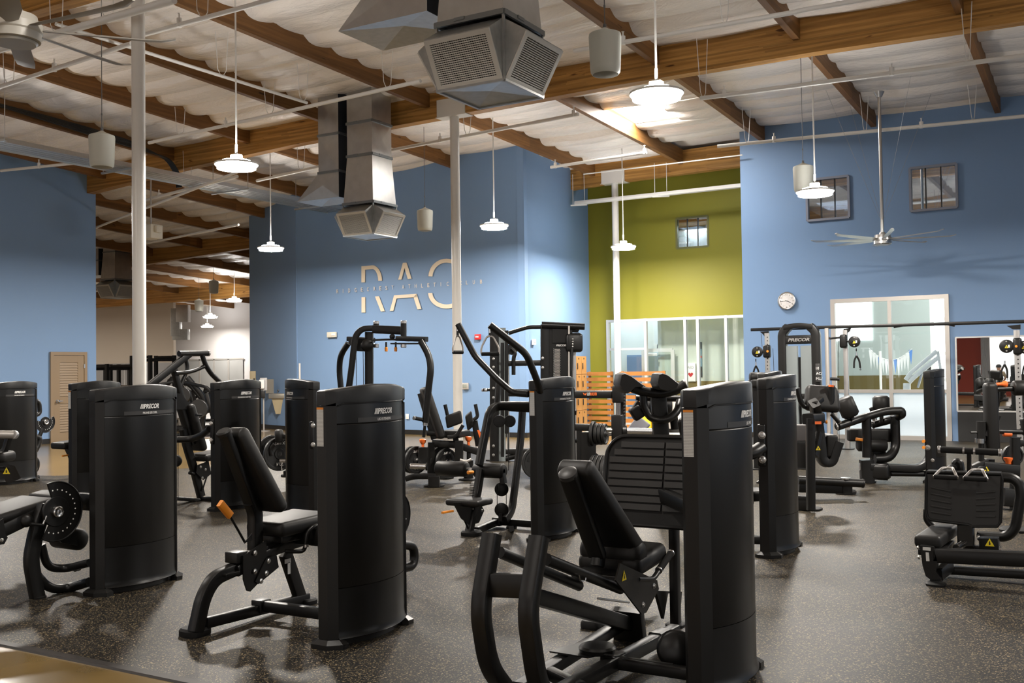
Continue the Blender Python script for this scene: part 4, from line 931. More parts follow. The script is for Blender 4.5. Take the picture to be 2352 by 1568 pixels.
def labelmat():
    m = mat('printed_label', (.6, .6, .58), .5); N, L, B = nodes(m); tc = N.new('ShaderNodeTexCoord'); w = N.new('ShaderNodeTexWave'); w.bands_direction = 'Z'; w.inputs['Scale'].default_value = 42; w.inputs['Distortion'].default_value = 3; w.inputs['Detail Scale'].default_value = 40; L.new(tc.outputs['Object'], w.inputs[0])
    r = N.new('ShaderNodeValToRGB'); r.color_ramp.elements[0].color = (.25, .25, .25, 1); r.color_ramp.elements[1].color = (.64, .64, .62, 1); r.color_ramp.elements[1].position = .5; L.new(w.outputs[0], r.inputs[0]); L.new(r.outputs[0], B.inputs['Base Color']); return m
LABELM = labelmat()
def mk_labelhead():
    y = -TW / 2 - .0014; return M().box((-.07, y, 1.424), (-.018, y + .0012, 1.436)).mesh('label_header', ORANGE)
def tower(t, x, y, th, text, tw=.2, sticker=True, logo=True, lab=True):
    R = rotz(th); P = (x, y, 0)
    put('tower_frame', shared('tf', mk_frame), t, P, R)
    put('lower_cover', shared('lc', mk_cover([(.055, .002), (.062, .013), (.08, .004), (.11, 0), (.358, 0)], PANEL, 'lower_cover')), t, P, R)
    put('front_cover', shared('fc', mk_cover([(.3605, -.001), (.364, 0), (1.328, 0), (1.332, -.003)], PANEL, 'front_cover')), t, P, R)
    hd = put('header_panel', shared('hp', mk_cover([(1.335, -.002), (1.338, 0), (1.478, 0)], HEADER, 'header_panel')), t, P, R)
    put('header_rim', shared('hr', mk_rim), t, P, R); put('cap', shared('cap', mk_cap), t, P, R)
    put('base_plate', shared('bp', mk_base), t, P, R)
    put('foot', shared('ft', mk_tfoot), t, P, R); f2_ = put('foot', shared('ft2', lambda: _mir(shared('ft', mk_tfoot))), t, P, R)
    if logo: put('logo', shared('lg', mk_logo), t, P, R, 'white brand logo'); put('name_strip', shared('ns', mk_strip), t, P, R)
    if text:
        m = M(); onarc(m, .615 - tw, 1.346, .0155, text, tw, .0035, bold=.012); put('name_text', m.mesh('name_text', WHITE), t, P, R)
    if sticker: put('warning_label', shared('wl', mk_label), t, P, R, 'white printed warning label'); put('label_header', shared('wh', mk_labelhead), t, P, R)
def _mir(me):
    n = me.copy(); n.transform(Matrix.Diagonal((1, -1, 1, 1))); n.flip_normals(); return n
# ------------------------------------------------------------------ 1 leg extension
t = thing('leg_extension_machine', 'leg extension machine with orange lever, nearest full machine left of centre', 'gym machine', (-4.4, 5.0, 0)); xm = -4.9
tower(t, -3.988, 5.003, 0, 'LEG EXTENSION', .195)
X = lambda x, y, d=0.0: PX(x, y, xm + d)
f0 = PZ(448, 1462); foot(t, f0, .085, .05)
barp('rear_leg', [X(449, 1450), X(466, 1372), X(490, 1328), X(560, 1297)], .07, .085, t, fil=.16)
base_a, base_b = X(470, 1430), X(705, 1372); barp('base_beam', [base_a, base_b], .06, .07, t); J = X(600, 1390)
barp('cross_beam', [J, V((-4.06, J.y + .02, J.z))], .06, .07, t); m = M(); m.rbox(J, (.09, .1, .085), rad=.008); part('joint_sleeve', m, BLACK, t)
f1 = X(703, 1385); foot(t, f1, .07, .04)
barp('seat_post', [X(694, 1386), X(655, 1270)], .055, .09, t, up=V((0, 1, 0)))
d = .062
for s in (-d - .008, d): gusset('side_plate', [X(557, 1276, s), X(610, 1240, s), X(611, 1318, s), X(573, 1358, s), X(565, 1356, s), X(557, 1330, s)], (.008, 0, 0), t)
gusset('slide_plate', [X(611, 1282, d + .012), X(634, 1275, d + .012), X(639, 1302, d + .012), X(592, 1341, d + .012), X(585, 1335, d + .012)], (.006, 0, 0), t)
barp('seat_slide', [X(535, 1310), X(640, 1252)], .11, .075, t)
m = M(); m.rbox(X(543, 1278), (.11, .1, .07), rad=.006); part('slide_block', m, BLACK, t); m = M(); m.rbox(X(519, 1316), (.13, .12, .02), rad=.004); part('stop_plate', m, BLACK, t)
for p in ((586, 1270), (586, 1312), (617, 1288), (612, 1316), (600, 1334)): bolt(t, X(*p, d + .018), (1, 0, 0), .014)
barp('back_post', [X(586, 1262), X(586, 1175), X(576, 1152)], .075, .085, t, up=V((0, 1, 0)))
barp('back_carrier', [X(582, 1172), X(516, 996)], .09, .05, t, up=V((0, -1, 0)), w1=.085); m = M(); m.lathe(X(515, 994), (X(515, 994) - X(582, 1172)), [(-.01, .05), (.01, .05), (.02, .04)], 18); part('carrier_cap', m, VINYL, t)
padp('backrest', X(613, 1170), X(541, 984), (0, 1, 0), .37, .13, .1, t, rad=.045)
za = X(640, 1190).z; y0 = X(603, 1190).y
sp = M(); padp('seat', V((xm, y0 + .0, za - .055)), V((xm, y0 + .52, za - .035)), (0, 0, 1), .33, .42, .1, t, rad=.04)
m = M(); m.rbox((xm, y0 + .26, za - .125), (.24, .4, .05), rad=.01); part('seat_pan', m, BLACK, t)
barp('seat_frame', [V((xm, y0 - .05, za - .2)), V((xm, y0 + .5, za - .16))], .09, .1, t); barp('tower_arm', [V((xm, y0 + .3, .52)), V((-4.07, y0 + .34, .5))], .08, .12, t)
tubep('side_handle', [X(655, 1266, .1), X(698, 1266, .18), X(703, 1248, .2), X(704, 1224, .2), X(722, 1207, .22), X(735, 1206, .22)], .014, t, fil=.05); part('collar', M().cyl(X(703, 1256, .2), X(703, 1250, .2), .018, 12), ALU, t)
lev = tubep('recline_lever', [X(563, 1246, .03), X(527, 1182, .03)], .008, t); q0, q1 = X(529, 1184, .03), X(505, 1155, .03); part('lever_grip', M().bar([q0, q1], .03, .05, .35), ORANGE, lev, 'orange lever grip'); gusset('lever_bracket', [X(560, 1246, .05), X(578, 1240, .05), X(578, 1224, .05)], (.006, 0, 0), t)
m = M(); c = X(661, 1288, .05); m.box(c - V((.001, .03, .015)), c + V((.001, .03, .015))); part('rating_label', m, PAPER, t); m = M(); c = X(664, 1304, .05); m.box(c - V((.001, .013, .04)), c + V((.001, .013, .04))); part('serial_label', m, PAPER, t)
c = PX(906, 1184, -4.62); camdisc(t, c, (1, 0, 0), .18, 95, 300, .014, 3); barp('leg_arm', [c + V((-.02, 0, 0)), c + V((-.02, .1, -.18)), c + V((-.02, .02, -.42))], .05, .06, t)
tubep('roller_bar', [PX(915, 1248, -4.6), PX(952, 1254, -4.6), PX(951, 1300, -4.6), PX(915, 1305, -4.6)], .035, t, fil=.1); rollp('shin_roller', PX(900, 1300, -4.75) , PX(900, 1300, -5.15), .07, t)
# ------------------------------------------------------------------ 2 prone leg curl
t = thing('prone_leg_curl_machine', 'prone leg curl machine with a half disc plate, nearest machine at left', 'gym machine', (-6.8, 5.2, 0)); xm = -6.82
tower(t, -6.47, 5.299, 0, 'PRONE LEG CURL', .2, sticker=False); X = lambda x, y, d=0.0: PX(x, y, xm + d)
c = X(126, 1174, .09); camdisc(t, c, (1, 0, 0), .222, 72, 300, .016, 16)
part('pivot_axle', M().cyl(c, c - V((.42, 0, 0)), .055, 20, .006), BLACK, t)
barp('main_leg', [X(86, 1372), X(78, 1330), X(70, 1285), X(84, 1215), X(104, 1160)], .07, .1, t, fil=.2, up=V((0, -1, 0))); barp('foot_post', [X(88, 1385), X(88, 1330)], .06, .06, t, up=V((0, 1, 0))); foot(t, X(88, 1385), .05, .014)
tubep('lower_brace', [X(82, 1318), X(112, 1352), X(160, 1350), PX(205, 1336, -6.6)], .035, t, fil=.12); tubep('upper_brace', [X(95, 1250), X(108, 1303), X(150, 1306), PX(205, 1292, -6.6)], .03, t, fil=.12); part('brace_sleeve', M().cyl(X(171, 1303), X(181, 1300), .034, 12), BLACK, t)
barp('bench_beam', [X(150, 1147, -.08), X(-70, 1253, -.08)], .07, .1, t)
A_, B_ = X(131, 1141, -.05), X(-75, 1206, -.05); w = V((-.42, 0, 0)); slab('thigh_pad', [A_, A_ + w, B_ + w, B_], .07, t, rad=.03); A2 = X(150, 1131, -.05); slab('hip_pad', [A2 + V((0, .1, .0)), A2 + V((-.4, .1, 0)), A_ + w + V((0, .03, 0)), A_ + V((0, .03, 0))], .06, t, rad=.025)
gusset('bench_bracket', [X(-20, 1205), X(6, 1190), X(11, 1225), X(16, 1234), X(8, 1249), X(-20, 1253)], (.01, 0, 0), t); bolt(t, X(4, 1240, .012), (1, 0, 0), .012)
barp('bench_leg', [X(-62, 1245, -.08), X(-75, 1420, -.08)], .07, .07, t, up=V((0, 1, 0)))
barp('tower_arm', [X(182, 1150), V((-6.5, X(182, 1150).y, X(182, 1150).z))], .06, .13, t)
c2 = X(186, 1239, .02); rollp('ankle_roller', c2, c2 - V((.3, 0, 0)), .082, t); gusset('roller_arm', [X(118, 1225, .03), X(140, 1246, .03), X(176, 1252, .03), X(172, 1226, .03), X(160, 1214, .03)], (.012, 0, 0), t)
part('lock_pin', M().cyl(X(70, 1203, .09), X(100, 1205, .09), .012, 10), BLACK, t); part('pin_link', M().cyl(X(99, 1203, .1), X(107, 1184, .11), .008, 8), STEEL, t); rollp('pulley', X(60, 1195, -.02), X(60, 1195, -.06), .05, t, BLACK)
# ------------------------------------------------------------------ 3 leg press
t = thing('leg_press_machine', 'leg press machine with ribbed foot plate, nearest machine right of centre', 'gym machine', (-2.2, 5.0, 0)); tower(t, -1.726, 5.125, 0, 'LEG PRESS', .135)
L_, R_, C_ = -2.63, -2.35, -2.49
for x, pts in ((L_, ((1130, 1226), (1106, 1375), (1105, 1420), (1122, 1530), (1160, 1580))), (R_, ((1238, 1232), (1214, 1385), (1214, 1430), (1232, 1560), (1260, 1620)))):
    barp('rear_frame_leg', [PX(a, b, x) for a, b in pts], .085, .075, t, fil=.12, up=V((0, -1, 0)))
p, q = PX(1116, 1342, L_), PX(1222, 1345, R_); barp('rear_cross_bar', [p, q], .05, .115, t)
tubep('seat_rail', [PX(1148, 1268, L_), PX(1330, 1345, L_ + .03)], .03, t); tubep('seat_rail', [PX(1255, 1284, R_), PX(1425, 1352, R_)], .03, t); barp('lower_rail', [PX(1225, 1368, C_), PX(1470, 1440, C_)], .07, .085, t)
padp('backrest', PX(1414, 1262, C_), PX(1317, 1066, C_), (0, 1, .2), .38, .2, .11, t, rad=.045); barp('back_carrier', [PX(1372, 1275, C_), PX(1305, 1090, C_)], .1, .05, t, up=V((0, -1, 0)), w1=.1); part('carrier_cap', M().lathe(PX(1304, 1086, C_), PX(1304, 1086, C_) - PX(1372, 1275, C_), [(-.02, .052), (.004, .052), (.012, .04)], 20), STRIP, t)
a = PX(1385, 1262, C_); za = PX(1440, 1262, C_).z; padp('seat', V((C_, a.y + .05, za - .05)), V((C_, a.y + .50, za - .02)), (0, 0, 1), .4, .4, .12, t, rad=.05); rollp('seat_front_roll', PX(1478, 1272, C_ + .19), PX(1478, 1272, C_ + .19) - V((.38, 0, 0)), .085, t, bev=.03)
barp('back_post', [PX(1376, 1270, C_), PX(1372, 1300, C_)], .06, .08, t, up=V((0, 1, 0)))
m = M(); m.rbox(PX(1395, 1315, C_), (.3, .34, .05), rad=.01); part('seat_carriage', m, BLACK, t)
g = -2.27; gusset('side_plate', [PX(x, y, g) for x, y in ((1421, 1293), (1506, 1332), (1510, 1352), (1481, 1406), (1471, 1410), (1411, 1332))], (.01, 0, 0), t); gusset('side_plate', [PX(x, y, L_) for x, y in ((1421, 1293), (1506, 1332), (1510, 1352), (1481, 1406), (1471, 1410), (1411, 1332))], (.01, 0, 0), t); warn(t, PX(1433, 1323, g + .01), (1, 0, 0), (0, 0, 1), .055); bolt(t, PX(1477, 1388, g + .01), (1, 0, 0)); bolt(t, PX(1502, 1345, g + .01), (1, 0, 0))
tubep('side_handle', [PX(1465, 1330, g), PX(1500, 1330, g), PX(1512, 1312, g)], .016, t, BLACK, .05); grip(t, PX(1514, 1308, g), PX(1540, 1271, g), .021)
part('guide_rod', M().cyl(PX(1373, 1374, g), PX(1445, 1383, g), .006, 8), STEEL, t); part('latch', M().tube([PX(1330, 1320, R_ + .04), PX(1333, 1334, R_ + .04), PX(1344, 1335, R_ + .04), PX(1345, 1326, R_ + .04)], .004, 6, .01), STEEL, t)
barp('centre_post', [PX(1440, 1400, C_), PX(1450, 1490, C_)], .2, .06, t, up=V((0, 1, 0))); gusset('stop_block', [PX(x, y, C_ + .05) for x, y in ((1500, 1355), (1560, 1358), (1555, 1420), (1540, 1360), (1528, 1362), (1518, 1420))], (.02, 0, 0), t)
r0, r1 = PZ(1190, 1580, .1), PZ(1410, 1443, .1); barp('base_rail', [r0, r1 + (r1 - r0) * .2], .075, .06, t); r2, r3_ = PZ(1265, 1600, .1), PZ(1550, 1447, .1); barp('base_rail', [r2, r3_], .07, .07, t)
cb = PZ(1405, 1520, .1); barp('base_cross_bar', [cb, V((-1.76, cb.y, .1))], .06, .06, t); barp('rear_cross_bar', [PZ(1262, 1545, .1), PZ(1335, 1580, .1)], .06, .06, t)
part('rail_sleeve', M().bar([PZ(1395, 1525, .1), PZ(1422, 1512, .1)], .085, .085), BLACK, t); part('rail_sleeve', M().bar([PZ(1505, 1470, .1), PZ(1525, 1459, .1)], .085, .085), BLACK, t)
gusset('pulley_plate', [PZ(x, y, .14) for x, y in ((1262, 1498), (1330, 1478), (1400, 1500), (1350, 1512))], (0, 0, .008), t); pc = PZ(1372, 1486, .17); part('base_pulley', M().lathe(pc, (0, 0, 1), [(-.03, .07), (-.02, .095), (.0, .1), (.012, .09), (.016, .03)], 28), BLACK, t)
part('belt', M().beam(PZ(1388, 1502, .16), PZ(1545, 1525, .16), .02, .004), CABLE, t); fp = PZ(1362, 1445); foot(t, fp, .07, .05); barp('foot_post', [V((fp.x, fp.y, .05)), PX(1370, 1395, fp.x)], .05, .05, t, up=V((0, 1, 0)))
rollp('tower_pulley', PX(1552, 1490, -1.95), PX(1552, 1490, -1.99), .1, t, BLACK)
# foot plate: rounded slab with two columns of raised treads
Yp = 6.0; zb, zt = PY(1480, 1203, Yp).z, PY(1480, 1003, Yp).z; xl = PY(1389, 1090, Yp).x; xr = 2 * C_ - xl + .0; tl = .12
pp = lambda x, z: V((x, Yp - .06 + tl * (z - zb) / (zt - zb), z))
rad_ = .14; o = [pp(xl + .02, zb), pp(xr - .02, zb), pp(xr, zb + .06)] + [pp(xr - rad_ + rad_ * math.cos(math.radians(a)), zt - rad_ + rad_ * math.sin(math.radians(a))) for a in range(0, 91, 15)] + [pp(xl + rad_ - rad_ * math.cos(math.radians(a)), zt - rad_ + rad_ * math.sin(math.radians(a))) for a in range(90, -1, -15)] + [pp(xl, zb + .06)]
fpl = gusset('foot_plate', o, (0, .03, 0), t, RUBBER); part('plate_rim', M().tube(o, .014, 8, 0, closed=True), BLACK, fpl)
nr = 9; z0 = zb + .09; hh = (zt - .03 - z0) / nr; xc = PY(1524, 1090, Yp).x
for k in range(nr):
    za_, zb_ = z0 + hh * k + .006, z0 + hh * (k + 1) - .006
    ins = 0 if k < nr - 2 else (.03 if k == nr - 2 else .075)
    for xa, xb in ((xl + .03 + ins, xc - .006), (xc + .006, xr - .03 - ins)):
        part('tread', M().plate([pp(xa, za_), pp(xb, za_), pp(xb, zb_), pp(xa, zb_)], (0, -.012, 0)), TREAD, fpl)
barp('plate_post', [V((PY(1547, 1230, 6.05).x, 6.06, zb + .1)), V((PY(1547, 1230, 6.05).x, 6.06, .03))], .06, .06, t, up=V((0, 1, 0))); foot(t, (PY(1547, 1230, 6.05).x, 6.06), .06, .02)
barp('plate_beam', [V((C_, 6.06, zb + .2)), V((-1.78, 5.5, .75))], .07, .09, t)
# ------------------------------------------------------------------ 4 diverging lat pulldown
t = thing('lat_pulldown_machine', 'lat pulldown machine with two hanging D handles and thigh rollers', 'gym machine', (-5.1, 8.7, 0)); tower(t, -4.64, 8.76, 0, 'DIVERGING LAT PULLDOWN', .3); xm = -5.45
X = lambda x, y, d=0.0: PX(x, y, xm + d); foot(t, PZ(1083, 1232), .085, .05, 1.15)
barp('seat_post', [X(1077, 1224), X(1098, 1120), X(1104, 1078)], .07, .075, t, up=V((0, 1, 0))); m = M()
for k in range(8): m.rbox(X(1086, 1110 + 3.6 * k, .02) + V((.02, -.045, 0)), (.055, .012, .008), rad=.003)
part('height_teeth', m, BLACK, t, kind='stuff')
s0 = X(1098, 1144); zz = s0.z + .02; slab('seat', [V((xm - .19, s0.y - .32, zz)), V((xm + .2, s0.y - .32, zz)), V((xm + .2, s0.y - .02, zz)), V((xm - .19, s0.y - .02, zz))], .065, t, rad=.028)
gusset('seat_bracket', [X(1040, 1154), X(1101, 1154), X(1110, 1172), X(1098, 1200), X(1078, 1206), X(1058, 1190)], (.012, 0, 0), t)
for p in ((1101, 1158), (1087, 1168), (1091, 1191), (1107, 1172)): bolt(t, X(*p, .014), (1, 0, 0), .012)
part('height_lever', M().bar([X(1040, 1173, .02), X(1016, 1177, .02)], .025, .02), ORANGE, t, 'orange lever'); tubep('gas_strut', [X(1066, 1192), X(1078, 1220)], .01, t)
yr = X(1100, 1075).y + .1; za = PY(1080, 1078, yr).z
a, b = PY(1005, 1077, yr), PY(1073, 1079, yr); a.z = b.z = za; rollp('thigh_roller', a, b, .078, t, bev=.015); a2, b2 = PY(1091, 1081, yr), PY(1158, 1083, yr); a2.z = b2.z = za; rollp('thigh_roller', a2, b2, .076, t, bev=.015); part('roller_axle', M().cyl(a, b2, .02, 10), STEEL, t)
rollp('pull_knob', X(1075, 1085, .12), X(1086, 1084, .12), .018, t, ORANGE, .004); barp('roller_arm', [V((a2.x, yr, za)), V((X(1101, 1090).x, X(1101, 1090).y, za - .02))], .05, .05, t); barp('roller_bracket', [PY(1152, 1080, yr), PY(1157, 1110, yr)], .05, .07, t, up=V((0, 1, 0)))
barp('main_arch', [X(1100, 1068), X(1124, 945), X(1140, 932), V((-4.72, X(1160, 931).y, X(1160, 931).z))], .06, .085, t, fil=.18, up=V((0, 1, 0))); tubep('upper_brace', [X(1168, 938, .1), V((-4.7, X(1180, 941).y, X(1180, 941).z - .02))], .028, t)
barp('rear_upright', [X(1200, 945, .15), X(1196, 1010, .15), X(1176, 1172, .15), X(1160, 1194, .15)], .05, .085, t, fil=.12, up=V((0, 1, 0)))
base0, base1 = X(1094, 1218), X(1144, 1197); barp('base_beam', [base0, base1], .06, .07, t); barp('cross_beam', [base1, V((-4.72, base1.y, base1.z - .0))], .06, .07, t); part('joint_sleeve', M().rbox(base1, (.1, .1, .085), rad=.01), BLACK, t); foot(t, PZ(1175, 1216), .05, .03); barp('foot_post', [PZ(1175, 1214, .02), PZ(1175, 1214, .12)], .05, .05, t, up=V((0, 1, 0)))
for (x, y), r in (((1171, 967), .062), ((1147, 967), .062), ((1152, 1123), .072), ((1152, 1170), .072)):
    p = X(x, y, .1); m = M(); m.lathe(p, (.5, -.86, 0), [(-.02, r * .9), (-.018, r), (.016, r), (.02, r * .93), (.022, r * .2)], 24); part('pulley', m, BLACK, t)
barp('pulley_bracket', [X(1152, 1178, .1), X(1152, 1196, .1)], .05, .06, t, up=V((0, 1, 0)))
for x in (1142, 1163): part('cable', M().cyl(X(x, 1110, .1), X(x, 1172, .1), .004, 6), CABLE, t)
part('cable', M().cyl(X(1168, 975, .1), X(1168, 1080, .1), .004, 6), CABLE, t)
tubep('pivot_post', [X(1141, 935, .0), X(1146, 872, .0)], .03, t)
tubep('pull_arm', [PD(1052, 744, 9.9), PD(1091, 818, 9.85), PD(1143, 872, 9.75), PD(1178, 902, 9.7), PD(1213, 905, 9.6)], .032, t, fil=.06); tubep('pull_arm', [PD(1125, 746, 9.35), PD(1209, 812, 9.4), PD(1236, 880, 9.5), PD(1240, 900, 9.6)], .034, t, fil=.07)
def dhandle(par, top, w, h, R, drop, nm='handle'):
    """stirrup handle: strap, two bent sides and a foam bar"""
    top = V(top); rx = V((math.cos(R), math.sin(R), 0)); s = part('handle_strap', M().bar([top, top - V((0, 0, drop))], .025, .008, up=V((0, 1, 0))), CABLE, par); part('clip', M().cyl(top + V((0, 0, .02)), top - V((0, 0, .05)), .011, 8), STEEL, s)
    a = top - V((0, 0, drop)); b = a - V((0, 0, h)); m = M(); m.tube([b - rx * w / 2, b + V((0, 0, h * .35)) - rx * w / 2, a - rx * w * .16, a + rx * w * .16, b + V((0, 0, h * .35)) + rx * w / 2, b + rx * w / 2], .009, 8, .06, (0, 1, 0)); o = part('d_handle', m, FRAMEM if nm == 'grey' else BLACK, par); part('handle_grip', M().cyl(b - rx * w / 2, b + rx * w / 2, .018, 12, .004), GRIP, o)
dhandle(t, PD(1051, 748, 9.9), .13, .16, 1.3, .1, 'grey'); dhandle(t, PD(1125, 752, 9.35), .165, .165, .5, .08, 'grey')
# ------------------------------------------------------------------ 5 converging chest press
t = thing('chest_press_machine', 'chest press machine with overhead arms between prone leg curl and leg extension', 'gym machine', (-9.6, 9, 0)); tower(t, -9.12, 8.96, 0, 'CONVERGING CHEST PRESS', .3, sticker=False); xm = -10.1
X = lambda x, y, d=0.0: PX(x, y, xm + d)
barp('seat_post', [X(462, 1140), X(447, 1082), X(428, 1020), X(421, 985)], .07, .1, t, up=V((0, 1, 0))); padp('backrest', X(456, 1034), X(428, 928), (0, 1, 0), .3, .24, .1, t, rad=.045); barp('back_carrier', [X(440, 1020), X(413, 932)], .1, .06, t, up=V((0, -1, 0)))
s0 = X(448, 1044); slab('seat', [V((xm - .19, s0.y, s0.z)), V((xm + .2, s0.y, s0.z)), V((xm + .2, s0.y + .42, s0.z + .03)), V((xm - .19, s0.y + .42, s0.z + .03))], .09, t, rad=.035)
gusset('side_plate', [X(452, 1068, .06), X(478, 1058, .06), X(484, 1088, .06), X(466, 1102, .06), X(450, 1086, .06)], (.01, 0, 0), t)
for p in ((461, 1072), (472, 1078), (465, 1097)): bolt(t, X(*p, .072), (1, 0, 0), .014)
rollp('lock_knob', X(446, 1088, .05) , X(434, 1085, .05), .022, t, BLACK, .006); tubep('gas_strut', [X(475, 1094, .05), X(464, 1128, .05)], .01, t)
barp('base_beam', [X(398, 1144), X(478, 1150), X(520, 1148)], .09, .05, t); foot(t, X(448, 1152), .07, .02); barp('cross_beam', [X(462, 1146), V((-9.2, X(462, 1146).y, .09))], .06, .06, t)
barp('press_arm', [X(334, 893, .1), X(436, 812, .1)], .05, .085, t); hb = tubep('top_handle', [X(411, 812, .1), X(478, 811, .1)], .038, t); part('end_cap', M().cyl(X(476, 811, .1), X(479.5, 811, .1), .041, 18, .004), ALU, hb, 'silver end cap')
tubep('press_arm', [X(464, 814, .1), X(471, 836, .1), X(484, 857, .1), X(512, 884, .1)], .032, t, fil=.06); tubep('link_arm', [X(404, 857, .05), X(440, 854, .05), X(474, 839, .1)], .026, t, fil=.12); tubep('inner_arm', [X(426, 822, 0), X(432, 846, 0), X(420, 872, 0), X(414, 890, 0)], .026, t, fil=.08)
barp('centre_post', [X(398, 842), X(414, 906), X(424, 932)], .07, .07, t, up=V((0, 1, 0))); gusset('pivot_plate', [X(402, 902, .05), X(414, 904, .05), X(437, 930, .05), X(430, 940, .05), X(402, 940, .05)], (.01, 0, 0), t)
tubep('guard_arm', [X(395, 1009, .35), X(440, 1009, .5), X(466, 998, .75), V((-9.2, 8.57, X(487, 986, .98).z))], .04, t, fil=.2)
me = M(); me.rbox(V((-9.15, 8.565, PX(483, 991, -9.15).z)), (.05, .03, .3), rad=.02); part('arm_bracket', me, BLACK, t); bolt(t, V((-9.15, 8.55, PX(483, 972, -9.15).z)), (.3, -1, 0), .02); bolt(t, V((-9.15, 8.55, PX(483, 1010, -9.15).z)), (.3, -1, 0), .02)
rollp('cushion_roller', X(404, 1058, .2), X(404, 1058, -.1), .075, t); part('cable', M().cyl(X(409, 960, .12), X(409, 1142, .12), .004, 6), CABLE, t); barp('rear_leg', [X(392, 1012, .2), X(398, 1144, 0)], .06, .06, t, up=V((0, 1, 0)))
barp('side_grip', [X(450, 953, .3), X(462, 953, .3)], .03, .03, t)
# ------------------------------------------------------------------ 6 seated leg machine behind the prone leg curl
t = thing('seated_leg_curl_machine', 'weight tower half hidden behind the prone leg curl tower, near the column', 'gym machine', (-12.1, 8.9, 0)); tower(t, -11.76, 8.96, 0, '', .2, logo=False)
q = PX(146, 1023, -12.1); padp('thigh_pad', q + V((0, -.1, 0)), q + V((0, .25, .02)), (0, 0, 1), .3, .3, .09, t); barp('pad_arm', [q + V((0, .05, -.04)), q + V((.1, .1, -.3)), V((-11.8, 8.9, .6))], .05, .05, t); part('height_lever', M().bar([PX(143, 1047, -12), PX(156, 1045, -12)], .02, .02), ORANGE, t, 'orange lever')
# ------------------------------------------------------------------ 7 triceps extension
t = thing('triceps_machine', 'triceps extension machine with a round pin disc, beside the tan door', 'gym machine', (-14.5, 9.5, 0)); tower(t, -14.36, 9.48, 0, 'TRICEPS EXTENSION', .24, sticker=False); xm = -14.7; X = lambda x, y, d=0.0: PX(x, y, xm + d)
camdisc(t, X(103, 969), (1, 0, 0), .17, 150, 372); tubep('arm_tube', [X(75, 955), X(92, 950), X(90, 925), X(80, 917), X(60, 918)], .035, t, fil=.12); tubep('seat_frame', [X(70, 1000), X(92, 1005), X(88, 1022), X(76, 1042)], .045, t, fil=.1); tubep('lower_loop', [X(70, 1045), X(87, 1055), X(87, 1075), X(76, 1088)], .03, t, fil=.1)
barp('rear_post', [X(80, 985), X(81, 1112)], .05, .05, t, up=V((0, 1, 0))); foot(t, X(81, 1115), .06, .05); barp('base_beam', [X(81, 1100), V((-14.4, X(81, 1100).y - .2, .1))], .05, .06, t); part('disc_hanger', M().bar([X(98, 985), X(90, 1003)], .04, .05), BLACK, t)
# ------------------------------------------------------------------ 8 machine cut by the left edge of the frame
t = thing('pulley_row_machine', 'machine cut off at the left edge with a silver capped bar', 'gym machine', PZ(-60, 1225)); D = lambda x, y, d=9.4: PD(x, y, d)
hb = part('handle_bar', M().cyl(D(-70, 996, 9.2), D(30, 998), .038, 20), FRAMEM, t); part('end_cap', M().cyl(D(29, 998), D(34, 998, 9.45), .041, 20, .004), ALU, hb, 'silver end cap'); barp('bar_stem', [D(20, 1006), D(10, 1040), D(-20, 1050)], .05, .05, t, up=V((0, 1, 0)))
padp('seat', D(-50, 1050), D(24, 1048), (0, 0, 1), .3, .26, .1, t, rad=.04); gusset('weight_arm', [D(8, 1066), D(22, 1070), D(36, 1098), D(14, 1108), D(2, 1080)], (.05, .02, 0), t); warn(t, D(15, 1082, 9.25), (.5, -.86, 0), (0, 0, 1), .06); barp('main_post', [D(-30, 1050), D(-40, 1240)], .09, .09, t, up=V((0, 1, 0))); foot(t, PZ(-40, 1258), .09, .04); barp('arm_beam', [D(-35, 1075), D(18, 1080)], .05, .05, t)
# ------------------------------------------------------------------ weight plates (things of their own on the horns)
def mk_plate(R, th):
    def f():
        m = M(); m.lathe((0, 0, -th / 2), (0, 0, 1), [(0, R * .14), (0, R * .3), (th * .3, R * .34), (th * .3, R * .8), (0, R * .86), (.0, R * .97), (.006, R), (th - .006, R), (th, R * .97), (th, R * .86), (th * .7, R * .8), (th * .7, R * .34), (th, R * .3), (th, R * .14)], 32); return m.mesh('disc', IRON, ang=30)
    return shared(('wp', R, th), f)
def wplate(c, n, R, label, grp, th=.045, text=None, rot=180):
    n = V(n).normalized(); t = thing('weight_plate', label, 'weight plate', c, grp); put('disc', mk_plate(R, th), t, c, zto(n)); s = V((0, 0, 1)).cross(n).normalized(); u = n.cross(s)
    m = M(); m.cyl(V(c) - n * (th / 2 + .001), V(c) + n * (th / 2 + .001), R * .14, 16); part('hub', m, STEEL, t)
    for k in range(3):
        a = math.radians(90 + 120 * k + rot); p = V(c) + n * (th / 2 - .012) + (s * math.cos(a) + u * math.sin(a)) * R * .58; q = (s * -math.sin(a) + u * math.cos(a)); o = [p + q * (R * .22 * x) + (s * math.cos(a) + u * math.sin(a)) * R * .09 * y for x, y in ((-1, -1), (1, -1), (1.1, .6), (.6, 1), (-.6, 1), (-1.1, .6))]
        part('grip_hole', M().plate(o, n * .004), HEADER, t)
    if text:
        a = math.radians(rot); ux = s * math.cos(a) + u * math.sin(a); uy = u * math.cos(a) - s * math.sin(a); m = M(); write(m, text, V(c) + n * (th / 2 + .0015) + uy * R * .5, ux, uy, R * .2, None, 'c', bold=.01); part('lettering', m, WHITE, t); m = M(); write(m, 'X LIFT', V(c) + n * (th / 2 + .0015) - uy * R * .72, ux, uy, R * .17, None, 'c', bold=.01); part('lettering', m, WHITE, t)
    return t
